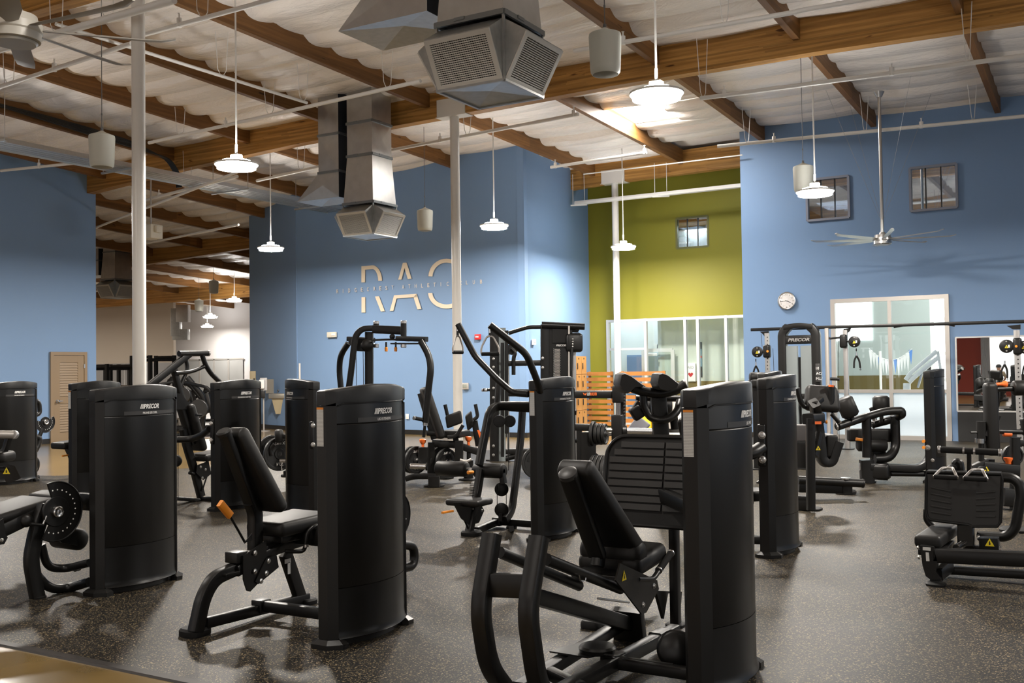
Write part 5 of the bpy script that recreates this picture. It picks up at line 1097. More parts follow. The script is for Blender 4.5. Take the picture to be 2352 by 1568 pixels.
def logo_box(parent, c, ux, uy, L, txt='BUILDER'):
    """small orange and white maker's mark"""
    n = V(ux).cross(V(uy)).normalized(); m = M(); c = V(c) + n * .002; ux = V(ux).normalized(); uy = V(uy).normalized(); h = L * .14
    m.plate([c - ux * L * .5 + uy * h, c - ux * L * .42 - uy * h * .6, c - ux * L * .36 + uy * h * .3, c - ux * L * .30 - uy * h * .6, c - ux * L * .22 + uy * h, c - ux * L * .36 + uy * h * .1], n * .001); write(m, txt, c + ux * L * .02 - uy * h * .6, ux, uy, h * 1.5, L * .48, bold=.02); o = part('orange_mark', m, ORANGE2, parent, 'orange maker mark'); m = M(); write(m, 'GLUTE', c - ux * L * .2 - uy * h * .6, ux, uy, h * 1.5, L * .21, bold=.01); part('white_mark', m, WHITE, o)
def pulleyblock(parent, c, R=.075, ang_=0.0):
    c = V(c); n = V((math.sin(ang_), -math.cos(ang_), 0)); m = M(); m.lathe(c, n, [(-.03, R * .8), (-.025, R), (.02, R), (.028, R * .85)], 24); o = part('pulley_block', m, BLACK, parent); rx = V((math.cos(ang_), math.sin(ang_), 0)); warn(o and parent, c + n * .028 - V((0, 0, .01)), n, (0, 0, 1), .055); b = M(); b.plate([c + n * .029 + rx * .025 - V((0, 0, .025)), c + n * .029 + rx * .055 - V((0, 0, .025)), c + n * .029 + rx * .055 + V((0, 0, .025)), c + n * .029 + rx * .025 + V((0, 0, .025))], n * .001); part('rating_label', b, PAPER, o); bolt(parent, c + n * .028 + V((0, 0, R * .7)), n, .012); bolt(parent, c + n * .028 - V((0, 0, R * .7)), n, .012); return o
# ------------------------------------------------------------------ 9 pec fly
t = thing('pec_fly_machine', 'pec fly machine with overhead yoke behind the leg extension tower', 'gym machine', (-7.8, 9.4, 0)); tower(t, -8.07, 8.9, math.radians(-115), 'REAR DELT PEC FLY', .24, sticker=False)
D = lambda x, y, d=12.3: PD(x, y, d)
b_ = M(); b_.rbox(PD(716, 999, 10.9), (.05, .04, .3), rad=.02); part('arm_bracket', b_, BLACK, t)
for y in (977, 1021): bolt(t, PD(719, y, 10.85), (.6, -.8, 0), .02)
barp('main_arch', [D(791, 960), D(806, 860), D(816, 772), D(830, 755), D(862, 753), D(900, 757)], .07, .085, t, fil=.22, up=_f); barp('main_arch', [D(800, 955, 12.25), D(791, 1100, 12.2), D(789, 1152, 12.2)], .07, .085, t, up=_f); barp('rear_upright', [D(848, 762, 12.45), D(848, 1150, 12.45)], .1, .08, t, up=_f)
barp('top_beam', [D(858, 756, 12.3), D(925, 759, 12.2)], .09, .1, t, up=V((0, 0, 1)))
for x, y0, y1, d in ((927, 736, 776, 12.1), (864, 737, 752, 12.5)):
    r = part('pivot_post', M().cyl(D(x, y0 + 6, d), D(x, y1, d), .036, 20, .004), BLACK, t); part('pivot_cap', M().cyl(D(x, y0, d), D(x, y0 + 7, d), .037, 20, .006), ALU, r, 'silver cap'); part('pivot_foot', M().cyl(D(x, 789, d), D(x, 798, d), .036, 20, .006), STEEL, r)
gusset('side_box', [D(798, 777, 12.5), D(838, 777, 12.5), D(842, 807, 12.5), D(820, 806, 12.5), D(802, 790, 12.5)], V((-.05, .08, 0)), t); rollp('adjust_knob', D(843, 793, 12.2), D(843, 793, 12.16), .075, t, BLACK); rollp('pulley', D(901, 773, 12.2), D(901, 773, 12.15), .034, t, BLACK, .006); barp('yoke_plate', [D(858, 781, 12.2), D(900, 779, 12.2), D(935, 782, 12.15)], .16, .02, t); barp('yoke_plate', [D(900, 789, 12.15), D(965, 789, 12.1)], .14, .015, t)
barp('arm_carrier', [D(912, 777, 12.1), D(980, 779, 11.9)], .07, .06, t); barp('arm_carrier', [D(858, 781, 12.6), D(800, 778, 12.8)], .07, .06, t)
for x, d in ((887, 12.05), (909, 12.05)): part('selector_pin', M().cyl(D(x, 797, d), D(x, 807, d), .018, 12, .004), ORANGE, t, 'orange selector pin'); part('pin_stem', M().cyl(D(x, 785, d), D(x, 797, d), .011, 10), BLACK, t)
arm = tubep('fly_arm', [D(967, 783, 11.9), D(985, 815, 11.85), D(990, 845, 11.8), D(984, 895, 11.8), D(977, 970, 11.8)], .04, t, fil=.13); tubep('fly_arm', [D(800, 788, 12.8), D(782, 815, 12.85), D(779, 850, 12.9), D(784, 900, 12.9)], .038, t, fil=.13)
g = grip(t, D(974, 964, 11.8), D(952, 960, 11.7), .022); part('collar', M().cyl(D(977, 970, 11.8), D(977, 977, 11.8), .03, 14), BOLT, t); tubep('handle_stem', [D(976, 978, 11.8), D(973, 1004, 11.8)], .018, t)
for x in (818, 834): part('cable', M().cyl(D(x, 806, 12.45), D(x + 1, 900, 12.45), .004, 6), CABLE, t)
fx = PZ(860, 1160); barp('base_beam', [PZ(789, 1158, .06), PZ(850, 1158, .06)], .08, .08, t); foot(t, PZ(789, 1160), .08, .04); foot(t, PZ(850, 1158), .08, .04); slab('seat', [D(830, 1060, 12.1), D(880, 1060, 11.8), D(900, 1050, 12.3), D(850, 1050, 12.6)], .09, t); barp('seat_post', [D(865, 1060, 12.2), D(855, 1150, 12.4)], .08, .08, t, up=_f)
# ------------------------------------------------------------------ 10 plate-loaded hip machine
gy_ = lambda q, s=3.4462: (920 + q[0] / s, 870 + q[1] / s)
hip_ = t = thing('hip_abductor_machine', 'plate loaded hip machine with reclined seat and round weights before the blue wall', 'gym machine', PZ(1000, 1110)); Q = lambda x, y, d=14.6: PD(*gy_((x, y)), d)
padp('backrest', Q(318, 470), Q(185, 65), V((.55, .55, .5)), .42, .36, .12, t, rad=.05); padp('seat', Q(375, 440, 14.5), Q(470, 425, 14.9), (0, 0, 1), .38, .36, .1, t); barp('back_frame', [Q(270, 475), Q(240, 380), Q(160, 115, 14.7)], .1, .06, t, up=-_f)
barp('seat_rail', [Q(210, 430), Q(310, 432), Q(370, 432)], .09, .07, t); barp('seat_tube', [Q(372, 462, 14.4), Q(440, 455, 14.4), Q(495, 365, 14.4)], .05, .05, t, fil=.15)
def kneepad(pts, d, lab): 
    P = [Q(*p, d) for p in pts]; c = sum(P, V((0, 0, 0))) / 4; m = M(); n = (P[1] - P[0]).cross(P[3] - P[0]).normalized(); m2 = M(); ex = (P[1] + P[2] - P[0] - P[3]) / 2; ez = (P[2] + P[3] - P[0] - P[1]) / 2; m2.rbox((0, 0, 0), (ex.length, .1, ez.length), rad=.03, k=3); x = ex.normalized(); z = ez.normalized(); y = z.cross(x).normalized(); m2.v = [c + x * p.x + y * p.y + z * p.z for p in m2.v]; return part('knee_pad', m2, VINYL, t, ang=60)
kneepad(((365, 392), (495, 348), (475, 245), (355, 295)), 14.5, ''); kneepad(((530, 405), (582, 380), (560, 240), (510, 300)), 14.6, '')
tubep('knee_handle', [Q(372, 290), Q(352, 203)], .026, t, GRIP); tubep('knee_handle', [Q(575, 325, 14.5), Q(612, 300, 14.5), Q(592, 200, 14.5)], .026, t, GRIP, .08)
barp('swing_arm', [Q(585, 330), Q(618, 530)], .09, .07, t, up=-_f); m = M(); a, b = Q(606, 405, 14.5), Q(628, 470, 14.5); m.plate([a, a + _r * .035, b + _r * .035, b], -_f * .004); part('orange_text_strip', m, ORANGE2, t); barp('swing_arm', [Q(430, 410, 14.7), Q(440, 500, 14.7)], .08, .06, t, up=-_f)
barp('cross_arm', [Q(250, 510), Q(440, 520), Q(610, 575)], .09, .1, t); barp('frame_post', [Q(245, 500), Q(240, 760)], .1, .1, t, up=_f); barp('frame_post', [Q(463, 490, 14.4), Q(463, 650, 14.4)], .12, .1, t, up=_f); barp('weight_arm', [Q(180, 540, 14.3), Q(178, 700, 14.3)], .13, .08, t, up=_f)
part('weight_horn', M().cyl(Q(75, 690, 14.1), Q(205, 693, 14.1), .042, 18, .005), STEEL, t); part('horn_collar', M().cyl(Q(200, 693, 14.1), Q(212, 693, 14.1), .055, 18), BLACK, t)
barp('base_beam', [Q(40, 790, 14.4), Q(110, 770, 14.4), Q(290, 770, 14.3)], .07, .08, t); barp('foot_post', [Q(264, 770, 14.1), Q(266, 850, 14.1)], .16, .12, t, up=_f); foot(t, PZ(*gy_((266, 858))), .13, .03); barp('foot_post', [Q(538, 640, 15), Q(538, 800, 15)], .14, .12, t, up=_f); foot(t, PZ(*gy_((538, 806))), .13, .03); foot(t, PZ(*gy_((350, 795))), .12, .03); barp('base_beam', [Q(290, 770, 14.3), Q(530, 740, 14.9)], .07, .08, t)
for a, b in (((165, 525), (188, 525)), ((527, 505), (550, 505))): part('pull_knob', M().lathe(Q((a[0] + b[0]) / 2, a[1] + 20), (0, 0, 1), [(0, .02), (.05, .02), (.08, .045), (.12, .05), (.13, .03)], 14), ORANGE2, t, 'orange pull knob')
part('knob_post', M().cyl(Q(540, 525), Q(540, 640), .03, 10), BLACK, t); tubep('foot_bar', [Q(470, 640, 14.3), Q(520, 655, 14.3), Q(560, 635, 14.3)], .02, t, FRAMEM)
nx = V((.95, -.32, 0))
for i, (x, y, d, R, lab, tx) in enumerate(((92, 640, 14.85, .2, 'rear plate of the left pair on the hip machine', None), (125, 640, 14.7, .2, 'front 20.4 plate of the left pair on the hip machine', '20.4'), (300, 648, 14.8, .22, 'rear plate of the right stack on the hip machine', None), (328, 648, 14.7, .22, 'middle plate of the right stack on the hip machine', None), (362, 650, 14.55, .185, 'smaller front plate of the right stack on the hip machine', '20.4'))):
    wplate(Q(x, y, d), nx, R, lab, 'weight plates on the hip machine', text=tx)
t = hip_; part('plate_sleeve', M().cyl(Q(92, 640, 14.85) - nx * .12, Q(125, 640, 14.7) + nx * .14, .024, 14, .004), STEEL, t); part('plate_sleeve', M().cyl(Q(300, 648, 14.8) - nx * .2, Q(362, 650, 14.55) + nx * .12, .024, 14, .004), STEEL, t)
# ------------------------------------------------------------------ 11 plate machine behind the pec fly tower
t = thing('plate_loaded_machine', 'plate loaded machine partly hidden behind the pec fly tower', 'gym machine', PZ(660, 1095)); D = lambda x, y, d=14.2: PD(x, y, d)
rollp('leg_roller', D(640, 986), D(642, 1016), .06, t); barp('roller_arm', [D(645, 1000), D(668, 1005), D(690, 1003)], .06, .06, t); part('weight_horn', M().cyl(D(643, 1058), D(668, 1058), .03, 14), STEEL, t); barp('frame_post', [D(672, 990), D(668, 1092)], .1, .1, t, up=_f); foot(t, PZ(662, 1096), .1, .04); part('pin_cord', M().tube([D(648, 1062, 14), D(646, 1080, 14), D(650, 1076, 14)], .006, 6), FRAMEM, t); barp('base_beam', [D(655, 1088), D(720, 1080, 14.6)], .08, .08, t); tubep('grip_loop', [D(624, 1045), D(621, 1030), D(630, 1020)], .03, t)
wplate(D(622, 1031, 14.5), nx, .2, 'rear plate left of the pec fly tower', 'weight plates left of the pec fly tower', text=None); wplate(D(641, 1042, 14.3), nx, .24, 'front 20.4 plate left of the pec fly tower', 'weight plates left of the pec fly tower', text='20.4')
# ------------------------------------------------------------------ 12 dual cable trainer
t = thing('cable_trainer', 'twin column cable trainer before the bright blue return wall', 'gym machine', PZ(1200, 1058)); G = lambda x, y, d=18: PD(1100 + x / 2.637, 730 + y / 2.637, d)
barp('column', [G(93, 55), G(93, 870)], .16, .14, t, up=_f); part('shroud', M().bar([G(135, 60), G(135, 868)], .16, .1, .2, 0, up=_f), SMOKE, t); part('guide_rod', M().cyl(G(143, 150, 17.8), G(143, 840, 17.8), .03, 10), BLACK, t); part('guide_rod', M().cyl(G(168, 75, 17.8), G(168, 700, 17.8), .03, 10), BLACK, t); part('column_rail', M().cyl(G(178, 185, 18), G(178, 870, 18), .02, 10), ALU, t)
foot(t, PZ(1136, 1059), .14, .03); barp('column', [G(400, 40), G(400, 870)], .16, .14, t, up=_f); tw = part('tower_face', M().bar([G(484, 45), G(484, 870)], .47, .12, .08, 0, up=_f), BLACK, t); part('edge_trim', M().bar([G(545, 48, 17.85), G(545, 870, 17.85)], .03, .05, .2, 0, up=_f), FRAMEM, t)
def front(x0, y0, x1, y1, d): a, b, c, e = G(x0, y1, d), G(x1, y1, d), G(x1, y0, d), G(x0, y0, d); return [a, b, c, e]
fd = 17.9
o = front(445, 55, 535, 150, fd); part('mesh_panel', M().plate(o, -_f * .01), RUBBER, t); part('window_slot', M().plate(front(447, 186, 535, 870, fd), -_f * .01), HEADER, t)
m = M(); write(m, 'PRECOR', G(468, 172, fd - .02), _r, (0, 0, 1), .034, .17, bold=.03, shear=.25); part('logo', m, WHITE, t); m = M()
for k in range(26):
    y = 190 + k * 10; p = G(452, y, fd - .02); write(m, str(5 + k * 5), p, _r, (0, 0, 1), .016)
part('weight_numbers', m, WHITE, t, kind='stuff'); m = M()
for k in range(40):
    for j in range(4): p = G(462 + j * 8 + (k % 2) * 4, 190 + k * 7.5, fd - .02); m.lathe(p, -_f, [(0, .009), (.002, .009)], 6)
part('perforations', m, FRAMEM, t, kind='stuff')
tubep('top_bar', [G(180, 92), G(300, 55), G(376, 55)], .035, t, fil=.1); tubep('top_tube', [G(380, 42, 17.9), G(640, 53, 17.9)], .06, t); barp('cross_bar', [G(75, 276), G(392, 272)], .08, .1, t); barp('cross_bar', [G(75, 808), G(300, 808)], .08, .1, t); barp('cross_bar', [G(25, 434), G(320, 440)], .04, .05, t); barp('cross_bar', [G(75, 458), G(360, 458)], .08, .1, t); part('barbell_hook', M().rbox(G(35, 437), (.12, .04, .05), rad=.01), ALU, t)
for y in (248, 298, 425, 483, 775, 830): bolt(t, G(88, y, 17.85), -_f, .02)
for y in (243, 301): bolt(t, G(386, y, 17.85), -_f, .02)
part('slide_rail', M().bar([G(576, 90), G(578, 860)], .07, .07, .2, 0, up=_f), ALU, t); barp('rail_bracket', [G(560, 70), G(600, 72)], .06, .1, t); gusset('corner_bracket', [G(548, 62), G(612, 65), G(600, 88), G(560, 88)], _f * .03, t); part('trolley', M().rbox(G(577, 150, 17.9), (.3, .2, .34), rotz(YAW), rad=.06), BLACK, t)
for k in range(4): bolt(t, G(568, 128 + k * 15, 17.75), -_f, .012)
tubep('rail_handle', [G(195, 185, 17.9), G(222, 210, 17.9), G(210, 240, 17.9), G(210, 345, 17.9)], .035, t, fil=.1); part('pulley_block', M().lathe(G(200, 190), -_f, [(-.05, .1), (.05, .1)], 18), BLACK, t); part('cable', M().cyl(G(604, 85), G(604, 160), .005, 6), CABLE, t); part('strap', M().bar([G(565, 180, 17.8), G(562, 250, 17.8), G(560, 320, 17.8)], .04, .02), CABLE, t); tubep('base_beam', [G(100, 868), G(240, 830), G(300, 826)], .05, t)
# ------------------------------------------------------------------ 13 hip thrust rack with loaded arm
t = thing('hip_thrust_machine', 'black plate loaded rack with orange and white mark, behind the ribbed foot plate', 'gym machine', PZ(1400, 1120)); K = lambda x, y, d=14.5: PD(1310 + x / 3.4448, 870 + y / 3.4448, d)
barp('top_beam', [K(20, 122), K(395, 122)], .12, .11, t); logo_box(t, K(155, 122, 14.43), _r, V((0, 0, 1)), .2); barp('upright', [K(410, 95), K(405, 860)], .1, .1, t, up=_f); m = M()
for k in range(14): m.bolt(K(428, 140 + k * 25, 14.42), -_f, .02, .008)
part('pin_holes', m, BASEB, t, kind='stuff')
for x in (372, 388): part('guide_rod', M().cyl(K(x, 150, 14.4), K(x, 355, 14.4), .022, 12), STEEL, t)
part('top_clamp', M().rbox(K(376, 122, 14.4), (.14, .12, .24), rad=.02), BLACK, t); part('slide_block', M().rbox(K(378, 415, 14.4), (.16, .14, .48), rad=.02), BLACK, t); part('bar_shaft', M().cyl(K(285, 405, 14.4), K(420, 405, 14.4), .03, 16), STEEL, t); part('bar_sleeve', M().cyl(K(430, 412, 14.4), K(650, 415, 14.4), .045, 18, .005), STEEL, t); part('sleeve_collar', M().cyl(K(405, 412, 14.4), K(445, 412, 14.4), .09, 18, .01), BLACK, t); part('sleeve_end', M().cyl(K(645, 415, 14.4), K(668, 415, 14.4), .06, 16, .01), BLACK, t)
barp('arm_beam', [K(35, 380), K(175, 385)], .09, .1, t); barp('arm_post', [K(140, 420), K(145, 860)], .22, .1, t, up=_f); barp('frame_post', [K(70, 390), K(70, 860)], .08, .08, t, up=_f); gusset('base_gusset', [K(150, 545), K(235, 610), K(150, 650)], _f * .06, t); tubep('guard_loop', [K(40, 480), K(80, 500), K(85, 560)], .04, t, BLACK, .1); foot(t, PZ(1352, 1128), .12, .03); foot(t, PZ(1428, 1122), .12, .03); barp('base_beam', [PZ(1345, 1126, .06), PZ(1440, 1120, .06)], .1, .08, t)
n2 = (_r * .93 - _f * .36).normalized()
c0 = K(178, 436, 14.55)
for i, (R, lab) in enumerate(((.185, 'large rear plate of the upper stack on the rack'), (.155, 'second plate of the upper stack on the rack'), (.155, 'third plate of the upper stack on the rack'), (.15, 'front plate of the upper stack on the rack'))): wplate(c0 + n2 * (.056 * i + .01), n2, R, lab, 'upper weight plates on the rack', text='10' if i == 3 else None)
part('horn_tip', M().cyl(c0 + n2 * .2, c0 + n2 * .31, .025, 14, .004), STEEL, t)
c0 = K(172, 742, 14.1)
for i, lab in enumerate(('rear plate of the lower stack on the rack', 'second plate of the lower stack on the rack', 'third plate of the lower stack on the rack', 'front 20.4 plate of the lower stack on the rack')): wplate(c0 + n2 * (.056 * i + .03), n2, .25, lab, 'lower weight plates on the rack', text='20.4' if i == 3 else None)
part('horn_tip', M().cyl(c0 + n2 * .22, c0 + n2 * .36, .025, 14, .004), STEEL, t)
wplate(PX(1234, 1062, -7.0), V((.75, -.65, 0)), .235, 'lone plate showing left of the lat pulldown tower', None, text='20.4'); q = PX(1234, 1062, -7.0)
t = thing('plate_tree', 'black weight stand behind the lat pulldown tower', 'weight stand', (q.x, q.y + .15, 0)); barp('post', [(q.x - .02, q.y + .22, .03), (q.x - .02, q.y + .22, 1.2)], .12, .12, t, up=V((0, 1, 0))); part('horn', M().cyl(q, q + V((-.02, .2, 0)), .025, 12), STEEL, t); foot(t, (q.x, q.y + .2), .16, .03)
# ------------------------------------------------------------------ 14 calf machine with two shoulder pads
t = thing('squat_machine', 'standing machine with two shoulder pads and yellow sticker, behind the foot plate', 'gym machine', PZ(1510, 1195)); B = lambda x, y, d=10.9: PD(1300 + x / 3.734, 640 + y / 3.734, d)
for pts in (((455, 905), (470, 820), (500, 805), (560, 830), (690, 925), (600, 930), (560, 970), (530, 985), (490, 970)), ((780, 890), (795, 815), (825, 805), (880, 825), (975, 900), (960, 940), (880, 960), (840, 960), (800, 945))):
    P = [B(*p, 10.6) for p in pts]; m = M(); off = _f * .3 - _r * .03; n = len(P); c = sum(P, V((0, 0, 0))) / n; ins = [c + (p - c) * .9 for p in P]; vs = [p - _f * .0 for p in ins] + [p + _f * .04 for p in P] + [p + off for p in P] + [p + off + _f * .03 for p in ins]; fs = [list(range(n))[::-1], list(range(3 * n, 4 * n))] + [[j * n + i, j * n + (i + 1) % n, j * n + n + (i + 1) % n, j * n + n + i] for j in range(3) for i in range(n)]; m.add(vs, fs); part('shoulder_pad', m, VINYL, t, ang=50)
tubep('pad_bar', [B(560, 930, 10.8), B(690, 975, 10.9), B(830, 985, 10.9), B(960, 945, 10.9), B(1020, 905, 10.9)], .055, t, fil=.15); part('end_cap', M().cyl(B(1018, 906, 10.9), B(1030, 900, 10.9), .058, 18, .006), ALU, t, 'silver end cap'); barp('mast', [B(790, 985, 11), B(815, 1330, 11), B(830, 2060, 11)], .17, .12, t, fil=.05, up=_f); warn(t, B(805, 1218, 10.93), -_f, (0, 0, 1), .065); foot(t, PZ(1522, 1198), .14, .03)
tubep('handle_loop', [B(665, 1000), B(665, 1090), B(720, 1190), B(800, 1215, 10.85), B(880, 1205, 10.85), B(960, 1135, 10.9), B(975, 1050, 11)], .042, t, fil=.25); tubep('cross_tube', [B(600, 1022, 11.2), B(1000, 1028, 11.2)], .035, t); rollp('leg_pad', B(700, 1090, 11.4), B(905, 1090, 11.4), .1, t, VINYL, .03); barp('lower_pad', [B(600, 1140, 11), B(650, 1070, 11)], .13, .13, t, VINYL); padp('lower_pad', B(640, 1195, 11), B(575, 1095, 11), -_f, .14, .13, .16, t); tubep('drop_handle', [B(920, 1150, 11), B(935, 1290, 11)], .045, t, GRIP)
# ------------------------------------------------------------------ 15 shoulder press tower and the slim tower behind
t = thing('shoulder_press_machine', 'shoulder press tower with a bent arm bolted to its side, right of the leg press', 'gym machine', (-2.8, 8.9, 0)); tower(t, -2.48, 8.92, 0, 'CONVERGING SHOULDER PRESS', .33, sticker=False)
m = M(); m.rbox((-2.53, 8.53, PX(1750, 1022, -2.53).z), (.07, .03, .36), rad=.025); part('arm_bracket', m, BLACK, t)
for y in (999, 1055): bolt(t, V((-2.52, 8.515, PX(1752, y, -2.52).z)), (.2, -1, 0), .026)
q = V((-2.53, 8.5, PX(1750, 1027, -2.53).z)); tubep('guard_arm', [q + V((0, .02, 0)), q + V((-.05, -.12, -.05)), q + V((-.4, -.25, -.08)), q + V((-.8, .1, -.08))], .055, t, fil=.2); padp('seat', PX(1725, 1130, -2.9), PX(1752, 1140, -2.75), (0, 0, 1), .3, .3, .1, t); padp('backrest', V((-3.1, 8.7, .6)), V((-3.15, 8.5, 1.2)), (0, 1, 0), .28, .24, .1, t); barp('seat_post', [V((-3.1, 8.8, .62)), V((-3.1, 8.8, .02))], .09, .09, t, up=V((0, 1, 0))); foot(t, (-3.1, 8.8), .1, .03); barp('cross_beam', [V((-3.1, 8.8, .1)), V((-2.55, 8.9, .1))], .07, .07, t); barp('seat_rail', [PX(1726, 1150, -2.9), V((-3.1, 8.8, .5))], .06, .06, t)
p = PD(1752, 858, 15.5); t = thing('slim_weight_tower', 'weight tower whose top just shows behind the shoulder press tower', 'gym machine', (p.x, p.y, 0)); tower(t, -4.07, 14.25, 0, '', sticker=False, logo=False)
# ------------------------------------------------------------------ 16 cable crossover with selector stacks
YC = 20.1; t = thing('cable_crossover', 'cable crossover with a long top bar reaching the right edge', 'gym machine', (-4.4, YC, 0)); Cc = lambda x, y, d=0.0: PY(1690 + x / 2.716, 730 + y / 2.716, YC + d)
za = Cc(97, 72).z; barp('top_bar', [Cc(97, 74), Cc(500, 60), PY(2352, 738, YC), PY(2520, 729, YC)], .1, .06, t, fil=0)
bz = lambda x: barp('top_bar_brace', [PY(x, 751, YC), PY(x + 35, 745, YC)], .05, .04, t)
bz(2053); barp('top_bar_brace', [PY(2193, 748, YC), PY(2165, 742, YC)], .05, .04, t)
for x, y0, y1, nm in ((195, 95, 790, 'left'), (683, 75, 822, 'mid')):
    part('slide_rail', M().bar([Cc(x, y0), V((Cc(x, y0).x, YC, .02))], .085, .085, .15, 0, up=V((0, 1, 0))), ALU, t); foot(t, (Cc(x, y0).x, YC), .12, .02); gusset('corner_bracket', [Cc(x - 45, y0 - 10), Cc(x + 10, y0 - 14), Cc(x + 10, y0 + 22), Cc(x - 15, y0 + 22), Cc(x - 25, y0 + 8)] if nm == 'left' else [Cc(x - 12, y0 - 8), Cc(x + 35, y0 - 12), Cc(x + 28, y0 + 8), Cc(x + 8, y0 + 22), Cc(x - 12, y0 + 22)], (0, .03, 0), t)
xr_ = PY(2337, 760, YC); part('slide_rail', M().bar([PY(2335, 758, YC), V((xr_.x, YC, .02))], .1, .09, .15, 0, up=V((0, 1, 0))), ALU, t); foot(t, (xr_.x, YC), .12, .02); gusset('corner_bracket', [PY(2312, 748, YC), PY(2344, 745, YC), PY(2344, 756, YC), PY(2326, 756, YC)], (0, .03, 0), t)
m = M()
for k in range(22): m.bolt(PY(2338 + k * .35, 815 + k * 10, YC - .05), (0, -1, 0), .014, .004)
part('rail_holes', m, BASEB, t, kind='stuff')
m = M()
for k in range(12): m.bolt(Cc(197 + k * .1, 120 + k * 22, -.05), (0, -1, 0), .012, .004)
part('rail_holes', m, BASEB, t, kind='stuff')
for bx, by, px, py in ((195, 208, 135, 212), (673, 145, 740, 148)):
    part('trolley', M().rbox(Cc(bx, by, -.06), (.14, .16, .26), rad=.04), BLACK, t); pulleyblock(t, Cc(px, py, -.08), .11); barp('pulley_link', [Cc(bx, by, -.08), Cc(px, py, -.08)], .05, .04, t); part('hook', M().cyl(Cc(px + (-10 if px < 400 else 12), py + 42, -.1), Cc(px + (-10 if px < 400 else 12), py + 60, -.1), .012, 8), CABLE, t)
part('pop_pin', M().cyl(Cc(198, 208, -.16), Cc(198, 208, -.2), .024, 12), ORANGE, t); part('trolley', M().rbox(PY(2337, 795, YC - .06), (.14, .16, .3), rad=.04), BLACK, t); pulleyblock(t, PY(2312, 795, YC - .08), .12); pulleyblock(t, PY(2351, 797, YC - .02), .11); part('pop_pin', M().cyl(PY(2334, 795, YC - .16), PY(2334, 795, YC - .2), .022, 12), ORANGE, t)
def strap(a, b, w=.05):
    a, b = V(a), V(b); s = thing('strap_handle', '', 'handle', b); m = M(); m.cyl(a, a + (b - a) * .25, .014, 8); part('clip', m, STEEL, s); m = M(); c = a + (b - a) * .22; m.tube([c, c + (b - a) * .3 - _r * .05, b - _r * .06], .018, 8, .05); m.tube([c, c + (b - a) * .3 + _r * .05, b + _r * .06], .018, 8, .05); part('webbing', m, GRIP, s); part('ring', M().tube([b + _r * .06, b + _r * .075 - V((0, 0, .04)), b + _r * .04 - V((0, 0, .03))], .007, 6, .01), STEEL, s); return s
strap(Cc(125, 275, -.1), Cc(128, 380, -.1))['label'] = 'black strap handle on the left rail of the crossover'; strap(Cc(752, 215, -.1), Cc(757, 312, -.1))['label'] = 'black strap handle hanging before the pool window'; strap(PY(2308, 828, YC - .1), PY(2306, 868, YC - .1))['label'] = 'black strap handle hanging before the mirror'
# twin stack housing
x0, x1 = Cc(290, 60).x, Cc(535, 60).x; zt = Cc(400, 55).z; yb = YC - .2; hw = (x1 - x0) / 2; cx = (x0 + x1) / 2
for s in (-1, 1): part('side_post', M().bar([(cx + s * (hw - .06), yb, .02), (cx + s * (hw - .06), yb, zt - .12), (cx + s * (hw - .18), yb, zt)], .16, .2, .3, .12, up=V((0, 1, 0))), BLACK, t)
barp('crown', [(cx - hw + .1, yb, zt - .02), (cx, yb, zt + .03), (cx + hw - .1, yb, zt - .02)], .22, .1, t, fil=.3)
for s in (-1, 1): part('shroud', M().bar([(cx + s * hw * .38, yb - .02, .3), (cx + s * hw * .38, yb - .02, zt - .38)], hw * .62, .1, .5, 0, up=V((0, 1, 0))), SMOKE, t, 'smoked shroud')
part('stack_gap', M().box((cx - .08, yb + .02, .1), (cx + .08, yb + .06, zt - .6)), HEADER, t); h = part('header', M().rbox((cx, yb - .06, zt - .26), (hw * 1.6, .06, .17), rad=.02), BLACK, t); m = M(); write(m, 'PRECOR', (cx - .2, yb - .093, zt - .295), (1, 0, 0), (0, 0, 1), .065, .42, bold=.03, shear=.25); part('logo', m, ALU, h)
for s in (-1, 1): bolt(t, (cx + s * .3, yb - .09, zt - .36), (0, -1, 0), .016)
part('rear_rail', M().bar([(cx + hw + .12, yb + .1, .02), (cx + hw + .12, yb + .1, zt - .05)], .07, .07), FRAMEM, t); pl_ = M(); q0, q1 = Cc(497, 285, -.35), Cc(526, 400, -.35); pl_.rbox(((q0.x + q1.x) / 2, q0.y, (q0.z + q1.z) / 2), (q1.x - q0.x, .03, q0.z - q1.z), rad=.01); pl_ = part('info_plate', pl_, STRIP, t); m = M()
for k, s in enumerate(('10', 'AC/', 'M.L/')): write(m, s, Cc(501, 322 + 32 * k, -.37), (1, 0, 0), (0, 0, 1), .05)
part('lettering', m, WHITE, pl_); barp('base_plate', [(cx - hw, yb, .05), (cx + hw + .2, yb, .05)], .5, .08, t); barp('mid_brace', [Cc(400, 488, -.4), Cc(480, 490, -.4), Cc(625, 488, -.4)], .06, .1, t); tubep('side_hook', [Cc(570, 85), Cc(578, 130), Cc(650, 122)], .02, t, BLACK, .05); part('rest_peg', M().cyl(Cc(590, 380, -.3), Cc(648, 382, -.3), .03, 12), BLACK, t)
for x, y0, y1 in ((640, 140, 820), (232, 190, 350), (158, 100, 180)): part('cable', M().cyl(Cc(x, y0), Cc(x + 6, y1), .005, 6), CABLE, t)
